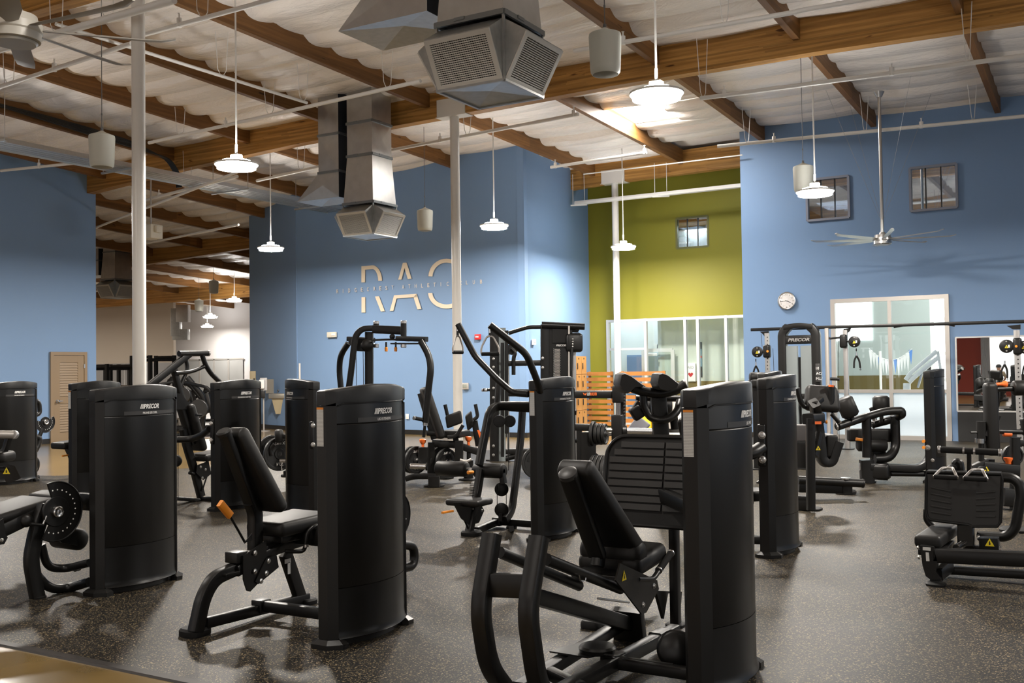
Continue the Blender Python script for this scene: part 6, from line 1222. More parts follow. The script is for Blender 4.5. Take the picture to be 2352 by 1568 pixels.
sg = thing('pulldown_station', 'pulldown station with grey pad in front of the crossover stacks', 'gym machine', (cx - .2, YC - 1.6, 0)); padp('back_pad', PD(1837, 1014, 16), PD(1837, 974, 16), -_f, .5, .5, .1, sg, mat('grey_vinyl', (.06, .055, .055), .5)); barp('frame', [PD(1826, 1018, 16), PD(1860, 1018, 16)], .08, .1, sg); barp('post', [PD(1840, 1018, 16), V((PD(1840, 1018, 16).x, PD(1840, 1018, 16).y, .02))], .25, .2, sg, up=V((0, 1, 0))); foot(sg, PD(1840, 1018, 16), .2, .02)
tubep('arm_loop', [PD(1828, 893, 12.2), PD(1840, 928, 12.2), PD(1866, 935, 12)], .022, sg, BLACK, .1)
t = thing('dumbbell_holder', 'dark machine head left of the slim weight tower', 'gym machine', PD(1730, 870, 16)); padp('pad', PD(1722, 880, 16), PD(1752, 880, 16), (0, 0, 1), .3, .3, .12, t); barp('post', [PD(1738, 885, 16), V((PD(1738, 885, 16).x, PD(1738, 885, 16).y, .02))], .12, .12, t, up=V((0, 1, 0))); rollp('roller', PD(1722, 866, 16), PD(1755, 866, 16), .08, t); foot(t, PD(1738, 885, 16), .16, .02)
# ------------------------------------------------------------------ 17 ab crunch machine
t = thing('ab_crunch_machine', 'abdominal machine with curved back shell, before the crossover', 'gym machine', PZ(1862, 1175)); A = lambda x, y, d=11.5: PD(1820 + x / 4.479, 840 + y / 4.479, d)
barp('front_post', [A(185, 540, 11.2), A(190, 1480, 11.2)], .09, .09, t, up=_f); foot(t, PZ(1864, 1173), .115, .03); barp('post_hood', [A(160, 548, 11.2), A(275, 535, 11.4)], .14, .12, t); m = M(); a = A(232, 582, 11.1); m.plate([a - V((0, 0, .02)), a + _r * .07 - V((0, 0, .02)), a + _r * .07 + V((0, 0, .012)), a + V((0, 0, .012))], -_f * .003); part('orange_label', m, ORANGE2, t)
padp('head_pad', A(305, 470, 11.5), A(298, 205, 11.6), -_f, .42, .36, .13, t, rad=.06); barp('back_shell', [A(225, 380, 11.3), A(255, 560), A(285, 800), A(300, 960), A(350, 1005), A(410, 985), A(478, 780)], .1, .13, t, fil=.25, up=-_f); barp('neck_bar', [A(225, 400, 11.3), A(300, 340, 11.4)], .06, .06, t)
tubep('shoulder_handle', [A(50, 230), A(90, 380), A(130, 425), A(190, 425)], .03, t, fil=.12); tubep('shoulder_handle', [A(295, 430), A(370, 420), A(398, 380), A(400, 200)], .04, t, fil=.12); part('handle_tip', M().cyl(A(398, 215, 11.45), A(400, 195, 11.45), .03, 12), ORANGE2, t); barp('strut', [A(232, 930, 11.2), A(280, 690, 11.3)], .06, .09, t); warn(t, A(265, 848, 11.15), -_f, (0, 0, 1), .05); padp('seat', A(370, 930, 11.6), A(370, 700, 11.6), _r, .3, .3, .14, t); tubep('lever', [A(400, 490), A(480, 580)], .025, t); part('pin_ring', M().cyl(A(470, 580, 11.5), A(500, 575, 11.5), .018, 10), STEEL, t); rollp('lock_knob', A(340, 577), A(358, 577), .02, t, ORANGE, .004)
tubep('base_tube', [A(60, 1172, 12.2), A(715, 1208, 12.2)], .05, t); part('tube_cap', M().cyl(A(712, 1208, 12.2), A(735, 1210, 12.2), .055, 16, .006), BLACK, t); barp('base_beam', [A(60, 1235, 12.3), A(520, 1250, 12.3)], .1, .15, t); barp('foot_post', [A(550, 1160, 12.3), A(552, 1300, 12.3)], .13, .13, t, up=_f); foot(t, PZ(1943, 1136), .12, .05); barp('low_beam', [A(60, 1360, 11.4), A(165, 1365, 11.3)], .06, .06, t); barp('low_plate', [A(60, 1420, 11.4), A(165, 1420, 11.3)], .06, .14, t); part('pin_cap', M().cyl(A(548, 1150, 12.2), A(548, 1165, 12.2), .06, 14), STEEL, t)
# ------------------------------------------------------------------ 18 rotary torso machine
t = thing('rotary_torso_machine', 'rotary torso machine with two upright round pads before the pool window', 'gym machine', PZ(2030, 1105)); tower(t, -2.04, 15.2, 0, '', sticker=False, logo=False); A = lambda x, y, d=13.9: PD(1820 + x / 4.479, 840 + y / 4.479, d)
barp('foot_post', [A(762, 965), A(772, 1200)], .18, .13, t, up=_f); foot(t, PZ(1993, 1109), .11, .02); barp('base_beam', [A(790, 1035), A(1290, 1055), A(1390, 1000), A(1432, 885)], .1, .14, t, fil=.25, up=_f); tubep('lower_tube', [A(1010, 1105), A(1370, 1110)], .04, t); part('seat_pivot', M().rbox(A(905, 1085), (.26, .24, .22), rad=.05), BLACK, t); barp('pivot_foot', [A(900, 1110), A(895, 1165)], .2, .16, t, up=_f); barp('end_stub', [A(690, 1035), A(725, 1035)], .05, .1, t, STEEL); bolt(t, V((-2.09, 14.81, PX(2136, 1025, -2.09).z)), (0, -1, 0), .03); bolt(t, V((-2.03, 14.81, PX(2140, 1058, -2.03).z)), (0, -1, 0), .02)
tubep('arch', [A(465, 625, 13.6), A(740, 530), A(960, 465), A(1125, 462), A(1130, 500), A(1050, 545, 14.2), A(820, 605, 14.3)], .055, t, fil=.2); tubep('front_upright', [A(762, 530), A(768, 940)], .065, t); tubep('rear_loop', [A(1055, 520, 14.1), A(1062, 850, 14.1), A(990, 950, 14), A(850, 955, 14)], .065, t, fil=.3); part('arch_tip', M().cyl(A(465, 625, 13.6), A(455, 628, 13.6), .045, 14), ALU, t); part('arch_tip', M().cyl(A(835, 600, 14.3), A(815, 607, 14.3), .06, 14, .01), BLACK, t)
rollp('arm_pad', A(522, 330, 13.7), A(608, 520, 13.7), .12, t, bev=.03); rollp('arm_pad', A(910, 308, 14.2), A(915, 470, 14.2), .115, t, bev=.03); barp('pad_stem', [A(608, 520, 13.7), A(625, 555, 13.7)], .05, .05, t); barp('pad_stem', [A(915, 470, 14.2), A(918, 575, 14.2)], .05, .05, t); tubep('hand_grip', [A(808, 430, 14.2), A(835, 495, 14.2), A(850, 560, 14.2)], .03, t, GRIP, .03); part('grip_collar', M().cyl(A(842, 540, 14.1), A(848, 560, 14.1), .034, 12), STEEL, t)
padp('knee_pad', A(690, 775, 14.2), A(690, 645, 14.2), -_f, .33, .34, .12, t); padp('knee_pad', A(880, 780, 14.2), A(880, 645, 14.2), -_f, .42, .44, .12, t); rollp('shin_roller', A(668, 812, 14.1), A(965, 818, 14.1), .09, t); barp('seat_column', [A(870, 850, 14.2), A(890, 1000, 14.2)], .2, .15, t, up=_f); part('tilt_lever', M().bar([A(655, 752, 13.9), A(733, 763, 13.9)], .04, .04), ORANGE, t, 'orange lever')
for y in (778, 842): part('weight_pin', M().cyl(V((-2.14, 14.85, PX(2120, 840 + y / 4.479, -2.14).z)), V((-2.14, 14.79, PX(2120, 840 + y / 4.479, -2.14).z)), .022, 10), ORANGE, t)
# ------------------------------------------------------------------ 19 seated row
YR = 8.15; t = thing('seated_row_machine', 'seated row machine with D handles on a ribbed plate, at right edge', 'gym machine', PZ(2200, 1345)); S = lambda x, y, d=0.0: PY(2080 + x / 4.125, 1000 + y / 4.125, YR + d)
foot(t, PZ(2150, 1347), .07, .02); barp('foot_post', [S(288, 1350), S(288, 1425)], .08, .08, t, up=V((0, 1, 0))); gusset('end_plate', [S(135, 1040, -.05), S(265, 1055, -.05), S(300, 1190, -.05), S(290, 1290, -.05), S(335, 1360, -.05), S(240, 1368, -.05), S(190, 1330, -.05), S(160, 1230, -.05)], (0, .1, 0), t)
barp('main_beam', [S(270, 1132), S(1000, 1165), S(1400, 1180), S(1700, 1190)], .1, .105, t, up=V((0, 0, 1))); barp('lower_beam', [S(380, 1270, .25), S(1122, 1315, .25), S(1600, 1340, .25)], .08, .06, t); barp('diagonal_brace', [S(310, 1320), S(420, 1230, .2)], .06, .09, t)
m = M(); a = S(163, 1055, -.055); m.plate([a, S(238, 1060, -.055), S(238, 1092, -.055), S(163, 1085, -.055)], (0, -.001, 0)); part('rating_label', m, PAPER, t); m = M(); m.plate([S(190, 1105, -.055), S(220, 1108, -.055), S(228, 1190, -.055), S(195, 1188, -.055)], (0, -.001, 0)); part('serial_label', m, PAPER, t); bolt(t, S(118, 1060, -.02), (-1, -.3, 0)); bolt(t, S(128, 1152, -.02), (-1, -.3, 0))
zs = PZ
def zpl(x, y, z): return PZ(2080 + x / 4.125, 1000 + y / 4.125, z)
z_ = S(185, 950).z; slab('seat', [zpl(62, 938, z_), zpl(345, 958, z_), zpl(490, 838, z_), zpl(265, 822, z_)], .1, t, rad=.035); part('seat_pan', M().rbox(zpl(290, 900, z_) - V((0, 0, .13)), (.2, .5, .05), rad=.01), BLACK, t)
Yk = YR + .55; T = lambda x, y, d=0.0: PY(2080 + x / 4.125, 1000 + y / 4.125, Yk + d)
o = [T(200, 345), T(905, 365), T(915, 420), T(900, 820), T(870, 860), T(620, 860), T(600, 845), T(240, 800), T(205, 770), T(192, 700), T(195, 420)]
fp = gusset('foot_plate', o, (0, .04, 0), t, TREAD); part('plate_rim', M().tube(o, .012, 8, 0, closed=True), RUBBER, fp)
for k in range(5):
    m = M(); a, b = T(240, 490 + k * 58, -.004), T(430, 530 + k * 55, -.004); m.bar([a, b], .01, .014); part('tread_rib', m, TREAD, fp); m = M(); a, b = T(668, 545 + k * 55, -.004), T(850, 530 + k * 59, -.004); m.bar([a, b], .01, .014); part('tread_rib', m, TREAD, fp)
barp('top_tray', [T(210, 345, .06), T(905, 365, .06)], .12, .03, t)
barp('stem', [T(602, 150), T(602, 360, .03)], .032, .032, t, up=V((0, 1, 0))); hb = part('t_handle', M().cyl(T(330, 132), T(880, 160), .026, 16), GRIP, t)
for a, b in ((305, 332), (878, 910)): yy = 130 if a < 500 else 162; part('end_cap', M().cyl(T(a, yy), T(b, yy + 1), .03, 16, .003), ALU, hb, 'silver end cap')
for a, b in ((542, 560), (643, 662)): part('collar', M().cyl(T(a, 143 + (a > 600) * 5), T(b, 144 + (a > 600) * 5), .029, 16), ALU, hb)
tubep('guard_loop', [T(905, 395, .05), T(1010, 400, .05), T(1080, 460, .05), T(1095, 560, .05), T(1040, 880, .05), T(960, 960, .05), T(690, 950, .1)], .04, t, fil=.15); tubep('guard_loop', [T(205, 700, .08), T(200, 800, .08), T(260, 860, .08)], .03, t, fil=.1); barp('plate_post', [T(570, 840, .06), T(575, 1080, -.1)], .12, .1, t, up=V((0, 1, 0))); barp('pedal_wedge', [T(790, 965, -.1), T(800, 1075, -.1)], .14, .12, t, up=V((0, 1, 0))); warn(t, T(797, 1018, -.165), (0, -1, 0), (0, 0, 1), .06); part('axle', M().cyl(T(480, 1065, -.25), T(560, 1020, -.1), .028, 14), STEEL, t); barp('plate_link', [T(640, 1065, -.05), T(850, 1070, -.05)], .06, .04, t); part('link_end', M().cyl(T(895, 1085, -.1), T(912, 1085, -.1), .03, 14), STEEL, t); bolt(t, T(690, 965, -.05), (-1, -.4, 0), .02)
barp('far_foot', [S(1500, 1180), V((S(1500, 1180).x, S(1500, 1180).y, .03))], .08, .08, t, up=V((0, 1, 0))); foot(t, S(1500, 1180), .08, .03)
def stirrup(cx, cy, w, lab):
    s = thing('d_handle', lab, 'handle', T(cx, cy, -.04), 'D handles on the seated row plate'); a, b = T(cx - w, cy + 28, -.14), T(cx + w, cy + 38, -.14); top = T(cx + 30, cy - 55, .04); m = M(); m.tube([a, a.lerp(top, .55) + V((0, 0, .03)), top - V((.03, 0, 0)), top + V((.03, 0, 0)), b.lerp(top, .5) + V((0, 0, .03)), b], .011, 8, .06); part('frame', m, FRAMEM, s); part('grip', M().cyl(a, b, .019, 14, .004), GRIP, s); part('strap', M().bar([top, T(cx + 60, cy - 90, .1), T(cx + 90, cy - 60, .16)], .03, .01), CABLE, s); return s
stirrup(380, 362, 112, 'left of the two D handles lying on the ribbed plate'); stirrup(662, 378, 112, 'right of the two D handles lying on the ribbed plate')
part('pulley_ring', M().tube([T(470, 330, .2), T(470, 260, .2), T(490, 245, .2), T(515, 260, .2), T(525, 330, .2)], .03, 8, .03), BLACK, t)
# ------------------------------------------------------------------ 20 glute machine at the right edge
t = thing('glute_builder_machine', 'plate loaded glute machine with orange knobs, cut by the right edge behind the row machine', 'gym machine', PZ(2330, 1225)); E = lambda x, y, d=11.2: PD(2200 + x / 1.9064, 760 + y / 1.9064, d)
padp('chest_pad', E(152, 545), E(140, 225), -_f, .15, .14, .14, t, rad=.05); rollp('roller', E(240, 250), E(330, 248), .085, t, bev=.02); part('axle', M().cyl(E(160, 255), E(245, 252), .03, 12), BLACK, t); part('pull_knob', M().lathe(E(190, 233), -_r, [(-.06, .035), (-.04, .04), (.0, .02), (.05, .018)], 14), ORANGE2, t, 'orange pull knob'); barp('arm_link', [E(125, 460), E(155, 370)], .09, .07, t); barp('arm_link', [E(150, 430), E(178, 370)], .05, .05, t); tubep('front_grip', [E(102, 395), E(102, 480)], .05, t, GRIP); tubep('grip_stem', [E(102, 480), E(104, 580)], .03, t); part('side_pin', M().cyl(E(55, 443), E(88, 443), .015, 8), BLACK, t); part('pin_collar', M().cyl(E(97, 470), E(97, 490), .055, 14), STEEL, t)
tubep('release_bar', [E(165, 438), E(200, 440), E(330, 443)], .028, t); part('release_grip', M().cyl(E(198, 450), E(235, 452), .028, 12, .004), ORANGE2, t, 'orange grip'); barp('cross_beam', [E(105, 595), E(150, 600), E(260, 610)], .12, .13, t); warn(t, E(126, 607, 11.1), -_f, (0, 0, 1), .06); barp('upright', [E(250, 465), E(250, 880)], .09, .09, t, up=_f); barp('side_beam', [E(250, 490), E(330, 492)], .07, .07, t); part('pull_knob', M().lathe(E(222, 585), (0, 0, 1), [(-.02, .03), (.03, .03), (.06, .05), (.08, .05)], 14), ORANGE2, t, 'orange pull knob'); barp('low_beam', [E(195, 725), E(330, 735)], .12, .2, t); barp('base_beam', [E(190, 808), E(330, 822)], .14, .16, t); logo_box(t, E(245, 808, 11.08), _r, V((0, 0, 1)), .34); barp('rear_post', [E(140, 560, 11.6), E(140, 840, 11.6)], .08, .1, t, up=_f); foot(t, PZ(2332, 1222), .14, .03); foot(t, PD(2272, 1200, 11.6), .12, .03); barp('diagonal', [E(65, 605), E(130, 575)], .1, .1, t); padp('hip_pad', E(280, 420), E(330, 415), -_f, .2, .2, .1, t)
wplate(E(240, 545, 11.5), V((.5, -.86, 0)), .12, 'small plate on the glute machine at the right edge', None)
# ------------------------------------------------------------------ lockers against the return wall
xf = -11.62; ya, yb = PX(1300, 900, xf).y, PX(1348, 900, xf).y; zt = PX(1335, 818, xf).z
t = thing('locker_bank', 'bank of maple lockers against the bright blue return wall', 'lockers', (-11.8, (ya + yb) / 2, 0)); part('carcass', M().box((-11.93, ya, .0), (xf - .02, yb, zt)), LOCK, t); n = max(3, round((yb - ya) / .27)); w = (yb - ya) / n; LH = mat('locker_black', (.015, .012, .01), .4)
for i in range(n):
    for k in range(4):
        z0 = .1 + (zt - .1) * k / 4; z1 = .1 + (zt - .1) * (k + 1) / 4; y0 = ya + w * i
        d = part('locker_door', M().box((xf - .02, y0 + .006, z0 + .006), (xf, y0 + w - .006, z1 - .006)), LOCK, t); part('latch', M().rbox((xf + .012, y0 + .06, (z0 + z1) / 2 - .02), (.02, .03, .16), rad=.008), LH, d); part('number_plate', M().box((xf, y0 + w * .5 - .02, z1 - .08), (xf + .004, y0 + w * .5 + .02, z1 - .04)), LH, d)
# ------------------------------------------------------------------ slatted wood screens
def screen(x0, x1, Y, ztop, label, n=10, turn=0.0):
    t = thing('slat_screen', label, 'screen', ((x0 + x1) / 2, Y, 0), 'slatted wood screens')
    for x in (x0 + .06, x1 - .06): part('screen_post', M().box((x - .03, Y + .02, 0), (x + .03, Y + .08, ztop)), ORW, t)
    p = (ztop - .06) / n
    for k in range(n): z = .1 + p * k; part('slat', M().plate([(x0, Y - .02, z), (x1, Y - .02, z), (x1, Y - .02, z + p * .66), (x0, Y - .02, z + p * .66)], (0, .04, 0)), ORW, t)
Y1, Y2 = 24.6, 23.6
screen(PY(1349, 900, Y1).x, PY(1409, 900, Y1).x, Y1, PY(1380, 853, Y1).z, 'left slatted wood screen between the lockers and the white column'); screen(PY(1424, 900, Y2).x, PY(1529, 900, Y2).x, Y2, PY(1475, 852, Y2).z, 'right slatted wood screen in front of the glazed front')
t = thing('wet_floor_sign', 'yellow folding floor sign behind the calf machine', 'floor sign', PZ(1487, 998)); p = PZ(1488, 1003)
for s in (-1, 1): part('leaf', M().plate([p + V((-.16, s * .16, .012)), p + V((.16, s * .16, .012)), p + V((.09, s * .02, .62)), p + V((-.09, s * .02, .62))], (0, .012 * s, 0)), mat('sign_yellow', (.85, .6, .01), .4), t)
t = thing('weight_bench', 'grey padded bench behind the ribbed foot plate', 'bench', PZ(1470, 1020)); padp('pad', PD(1452, 1000, 19), PD(1480, 964, 19), V((.5, -.5, .7)), .3, .3, .1, t, mat('grey_bench_vinyl', (.2, .2, .23), .45)); barp('bench_post', [PD(1470, 985, 19.1), PD(1475, 1035, 19.1)], .1, .1, t, up=_f); foot(t, PD(1475, 1043, 19.1), .2, .03)
t = thing('storage_cabinet', 'pale cabinet with red edge behind the calf machine', 'cabinet', PZ(1550, 990)); p = PZ(1552, 992); part('body', M().rbox(p + V((0, 0, .45)), (.7, .5, .9), rad=.02), WHITEP, t); part('red_edge', M().box(p + V((-.36, -.27, .05)), p + V((-.28, -.24, .85))), mat('red_plastic', (.5, .03, .02), .4), t); part('base', M().box(p + V((-.36, -.26, .0)), p + V((.36, .26, .1))), BASEB, t)
# ------------------------------------------------------------------ things on the blue walls
wn_ = V((-.25, -7.53, 0)).normalized(); wp_ = V((-15, 21.13, 0)) + V((.0, -.004, 0)); wl_n = V((1.12, -2.9, 0)).normalized(); wl_p = V((-20.8, 21.82, 0))
def wallbox(name, x0, y0, x1, y1, th, m_, label, cat, n=wn_, p=wp_, rad=.008, group=None):
    a, b = PN(x0, y1, n, p), PN(x1, y0, n, p); c = (a + b) / 2; rx = V((-n.y, n.x, 0)); w = abs((b - a).dot(rx)); h = b.z - a.z
    t = thing(name, label, cat, c, group); part('body', M().rbox(c + V(n) * th / 2, (w, th, h), axes(rx, V(n), V((0, 0, 1))) if rx.cross(V(n)).z > 0 else axes(-rx, V(n), V((0, 0, 1))), rad=rad), m_, t); return t, c, rx, w, h
IVORY = mat('ivory_plastic', (.66, .62, .52), .45); PLW = mat('white_plastic', (.8, .79, .76), .4); REDPL = mat('red_alarm', (.55, .02, .02), .4); TANB = mat('tan_box', (.5, .42, .27), .5)
t, c, rx, w, h = wallbox('emergency_light', 754, 762, 774, 775, .06, IVORY, 'ivory box on the blue wall left of the lettering', 'box'); part('lens', M().rbox(c + rx * w * .25 + wn_ * .065, (w * .4, .02, h * .4), rad=.004), PLW, t)
t, c, rx, w, h = wallbox('fire_alarm', 1093, 767, 1105, 780, .06, REDPL, 'red fire alarm pull station right of the middle column', 'alarm'); part('handle', M().rbox(c + wn_ * .065, (w * .55, .02, h * .25), rad=.004), PLW, t)
t, c, rx, w, h = wallbox('thermostat', 1062, 879, 1077, 894, .04, FRAMEM, 'grey thermostat right of the middle column', 'thermostat'); part('screen', M().rbox(c + wn_ * .042, (w * .6, .006, h * .55), rad=.002), mat('lcd_grey', (.25, .27, .24), .3), t)
def plate2(name, *a, **k):
    t, c, rx, w, h = wallbox(*((name,) + a), **k); n = k.get('n', wn_); part('toggle', M().rbox(c + V(n) * .014, (w * .3, .008, h * .4), rad=.002), PLW, t); return t
plate2('wall_outlet', 932, 950, 939, 962, .012, PLW, 'white outlet low on the lettered blue wall', 'outlet'); kw = dict(n=wl_n, p=wl_p + wl_n * .004)
plate2('light_switch', 641, 773, 646, 783, .012, PLW, 'single white switch plate high on the darker blue wall', 'switch', **kw); plate2('light_switch', 640, 857, 646, 868, .012, PLW, 'left plate of the switch pair above the fountain', 'switch', **kw); plate2('light_switch', 648, 857, 654, 868, .012, PLW, 'right plate of the switch pair above the fountain', 'switch', **kw)
t, c, rx, w, h = wallbox('wall_box', 575, 852, 588, 873, .05, TANB, 'tan box on the darker blue wall above the dispenser', 'box', **kw); part('lock', M().rbox(c + wl_n * .055 + rx * w * .3 - V((0, 0, h * .4)), (.05, .02, .05), rad=.004), BASEB, t)
t, c, rx, w, h = wallbox('motion_sensor', 1221, 779, 1227, 792, .05, PLW, 'small white sensor on the bright return wall', 'sensor', n=V((1, .08, 0)).normalized(), p=V((-11.97, 21.5, 0))); part('lens', M().rbox(c + V((.055, 0, .02)), (.01, w * .6, h * .3), rad=.003), IVORY, t)
t, c, rx, w, h = wallbox('corner_guard', 688, 834, 690.5, 990, .012, PLW, 'white corner guard on the edge of the blue wall', 'corner guard')
# drinking fountain
q = PN(652, 905, wl_n, wl_p); t = thing('drinking_fountain', 'steel drinking fountain on the darker blue wall', 'drinking fountain', q); rx = V((-wl_n.y, wl_n.x, 0)); Rm = axes(rx, wl_n, V((0, 0, 1))) if rx.cross(wl_n).z > 0 else axes(-rx, wl_n, V((0, 0, 1))); STL = mat('fountain_steel', (.42, .39, .33), .35, .7)
top = PN(652, 903, wl_n, wl_p + wl_n * .3); bot = PN(652, 915, wl_n, wl_p + wl_n * .3); zt_, zb_ = top.z, bot.z; q = V((q.x, q.y, zb_)); part('basin', M().rbox(q + wl_n * .24 + V((0, 0, (zt_ - zb_) / 2)), (.56, .46, zt_ - zb_), Rm, rad=.02), STL, t)
m = M(); z2 = PN(652, 950, wl_n, wl_p + wl_n * .2).z; f = lambda x, y, z: V((q.x, q.y, 0)) + Rm @ V((x, y, 0)) + V((0, 0, z)); vs = [f(-.2, .42, zb_), f(.2, .42, zb_), f(.2, .02, zb_), f(-.2, .02, zb_), f(-.13, .3, z2), f(.13, .3, z2), f(.13, .02, z2), f(-.13, .02, z2)]; m.add(vs, [[0, 1, 2, 3], [7, 6, 5, 4], [0, 4, 5, 1], [1, 5, 6, 2], [2, 6, 7, 3], [3, 7, 4, 0]]); part('apron', m, TANB, t); part('spout', M().tube([f(.1, .2, zt_), f(.1, .2, zt_ + .1), f(.04, .28, zt_ + .09)], .018, 8, .03), STEEL, t); b0 = PN(672, 870, wl_n, wl_p).z; part('back_plate', M().plate([f(-.05, .004, zt_), f(.55, .004, zt_), f(.55, .004, b0), f(-.05, .004, b0)], wl_n * .008), STL, t)
# sanitiser stand
p = PZ(606, 990); t = thing('sanitizer_stand', 'white sanitizer dispenser on a grey pole before the blue wall', 'dispenser', p); d = (p - CAM).dot(f2); zt_ = PD(606, 868, d).z; part('base', M().lathe(p, (0, 0, 1), [(.001, .18), (.015, .18), (.025, .05)], 20), FRAMEM, t); part('pole', M().cyl(p, V((p.x, p.y, zt_ - .25)), .022, 12), FRAMEM, t); part('back_board', M().rbox((p.x, p.y, zt_ - .17), (.2, .03, .36), rotz(.6), rad=.012), mat('grey_board', (.45, .44, .43), .5), t); part('dispenser', M().rbox(V((p.x, p.y, zt_ - .17)) - _f * .08 - _r * .03, (.15, .12, .26), rotz(.6), rad=.025), PLW, t); part('drip_tray', M().rbox(V((p.x, p.y, zt_ - .46)) - _f * .05, (.1, .1, .2), rotz(.6), rad=.01), BASEB, t)
# ------------------------------------------------------------------ far room
PALE_REFL = mat('mirror_pale_reflection', (.42, .43, .43), .25)  # pale colour painted in place of the white walls these mirrors reflect
YB = 33.95
t = thing('mirror_wall', 'row of mirror panels on the beige wall of the far room', 'mirror', PY(300, 860, YB)); a, b = PY(222, 836, YB), PY(396, 840, YB)
x = a.x - 1.5
while x < b.x - .05:
    x2 = min(x + 1.22, b.x); part('mirror_panel', M().box((x + .01, YB - .02, .3), (x2 - .01, YB, a.z)), MIRROR, t); part('mirror_edge', M().box((x - .02, YB - .03, .3), (x + .02, YB, a.z)), WF, t); x = x2
YB = 37.45
t = thing('mirror_wall', 'framed tall panels along the white far wall', 'mirror', PY(470, 860, YB)); a, b = PY(396, 829, YB), PY(560, 827, YB); xs_ = [a.x + (b.x - a.x) * k / 5 for k in range(6)]
for p_, q_ in zip(xs_, xs_[1:]): part('mirror_panel', M().box((p_ + .05, YB - .02, .15), (q_ - .05, YB, a.z)), PALE_REFL, t); part('mirror_edge', M().box((p_ - .06, YB - .04, .15), (p_ + .06, YB, a.z + .05)), WF, t)
part('mirror_edge', M().box((a.x, YB - .04, a.z), (b.x, YB, a.z + .08)), WF, t)
def rack(px, py, d, w, h, label, kind=0):
    p = PD(px, py, d); p.z = 0; t = thing('power_rack', label, 'gym rack', p, 'racks in the far room'); 
    for x in (-w / 2, w / 2):
        for y in (-.5, .5): part('upright', M().box((p.x + x - .05, p.y + y - .05, 0), (p.x + x + .05, p.y + y + .05, h)), BLACK, t)
    for y in (-.5, .5): part('cross_bar', M().cyl((p.x - w / 2, p.y + y, h - .06), (p.x + w / 2, p.y + y, h - .06), .05, 10), BLACK, t)
    for x in (-w / 2, w / 2): part('side_bar', M().box((p.x + x - .04, p.y - .5, h - .2), (p.x + x + .04, p.y + .5, h - .1)), BLACK, t); part('base_bar', M().box((p.x + x - .04, p.y - .7, 0), (p.x + x + .04, p.y + .6, .1)), BLACK, t)
    part('barbell', M().cyl((p.x - w / 2 - .5, p.y - .58, 1.25), (p.x + w / 2 + .5, p.y - .58, 1.25), .03, 10), STEEL, t); part('bench_pad', M().rbox((p.x, p.y - .5, .45), (.3, 1.2, .1), rad=.03), VINYL, t); part('bench_leg', M().box((p.x - .08, p.y - .6, 0), (p.x + .08, p.y - .4, .42)), BLACK, t)
rack(352, 860, 34, .9, 2.27, 'black rack right of the cream column in the far room'); rack(250, 860, 34, 1.1, 2.0, 'black rack seen left of the cream column in the far room'); rack(285, 860, 35.5, .7, 2.0, 'black rack directly left of the cream column in the far room')
def farmach(px, py, d, label, s=1.0, flip=1):
    p = PD(px, py, d); p.z = 0; t = thing('plate_machine', label, 'gym machine', p, 'machines in the far room'); L = lambda a, b, z=0: p + _r * a * flip + _f * b + V((0, 0, z))
    barp('mast', [L(0, 0, .05), L(.1, 0, 1.0), L(-.35, 0, 1.55 * s)], .12, .12, t, fil=.2, up=_f); barp('lever', [L(-.5, 0, 1.45 * s), L(.2, -.2, 1.3 * s), L(.6, -.2, .8)], .08, .08, t, fil=.1, up=_f); barp('base', [L(-.7, 0, .06), L(.8, 0, .06)], .1, .1, t); padp('seat', L(.4, -.1, .5), L(.75, -.1, .52), (0, 0, 1), .3, .3, .1, t); padp('backrest', L(.35, -.1, .55), L(.2, -.1, 1.15), -_r * flip, .3, .28, .1, t); part('weight_disc', M().cyl(L(.05, -.3, .75), L(.05, -.42, .75), .24, 20, .01), IRON, t); part('weight_disc', M().cyl(L(-.35, -.3, 1.1), L(-.35, -.4, 1.1), .2, 20, .01), IRON, t); part('grip', M().cyl(L(.55, -.3, .85), L(.8, -.3, .9), .025, 10), STEEL, t); foot(t, L(-.65, 0), .12, .03); foot(t, L(.75, 0), .12, .03)
farmach(462, 900, 26, 'dark machine seen just left of the chest press tower', 1.0); farmach(425, 900, 30, 'dark machine behind the chest press arms'); farmach(370, 880, 29, 'dark machine behind the slanted press arm', 1.0, -1); farmach(490, 930, 34, 'low dark machine in front of the framed panels', .8, -1)
p = PD(347, 533, 24.5); t = thing('projector_box', 'cream box fixed behind the nearest column', 'box', p); part('body', M().rbox(p, (.42, .36, .34), rad=.02), IVORY, t); part('side_knob', M().rbox(p + V((.24, 0, .05)), (.1, .16, .16), rad=.02), IVORY, t); part('mount_rod', M().cyl(p + V((0, 0, .17)), (p.x, p.y, roof(p.x, p.y) - .1), .02, 8), FRAMEM, t)
duct(-29.5, 23.3, roof(-29.5, 23.3) - .05, 'dark air diffuser of the far room left of the column', 'return duct of the far room beside the column')
_o = ('first', 'second', 'third', 'fourth', 'fifth', 'sixth', 'seventh')
for k, (x, y) in enumerate(((-45, 22), (-41, 26), (-52, 30))): lamp(0, 0, 0, 'added unseen far room lamp behind a blue wall, %s in the row' % _o[k], xy=(x, y), light=1.3)  # extra lamps added out of sight to brighten the far room walls
p0, p1, p2 = PD(399, 775, 47), PD(412, 700, 47), PD(431, 748, 47); t = thing('wall_duct', 'grey sheet metal duct on the white far wall', 'duct', p0)
part('riser', M().rbox((PD(405, 740, 47) + PD(405, 740, 47)) / 2, (.4, .4, 1.3), rotz(YAW), rad=.01), GALVH, t); part('branch', M().rbox(PD(421, 720, 47), (.55, .4, .8), rotz(YAW), rad=.01), GALV, t); part('outlet_box', M().rbox(PD(416, 768, 47), (.7, .4, .5), rotz(YAW), rad=.01), GALVH, t)
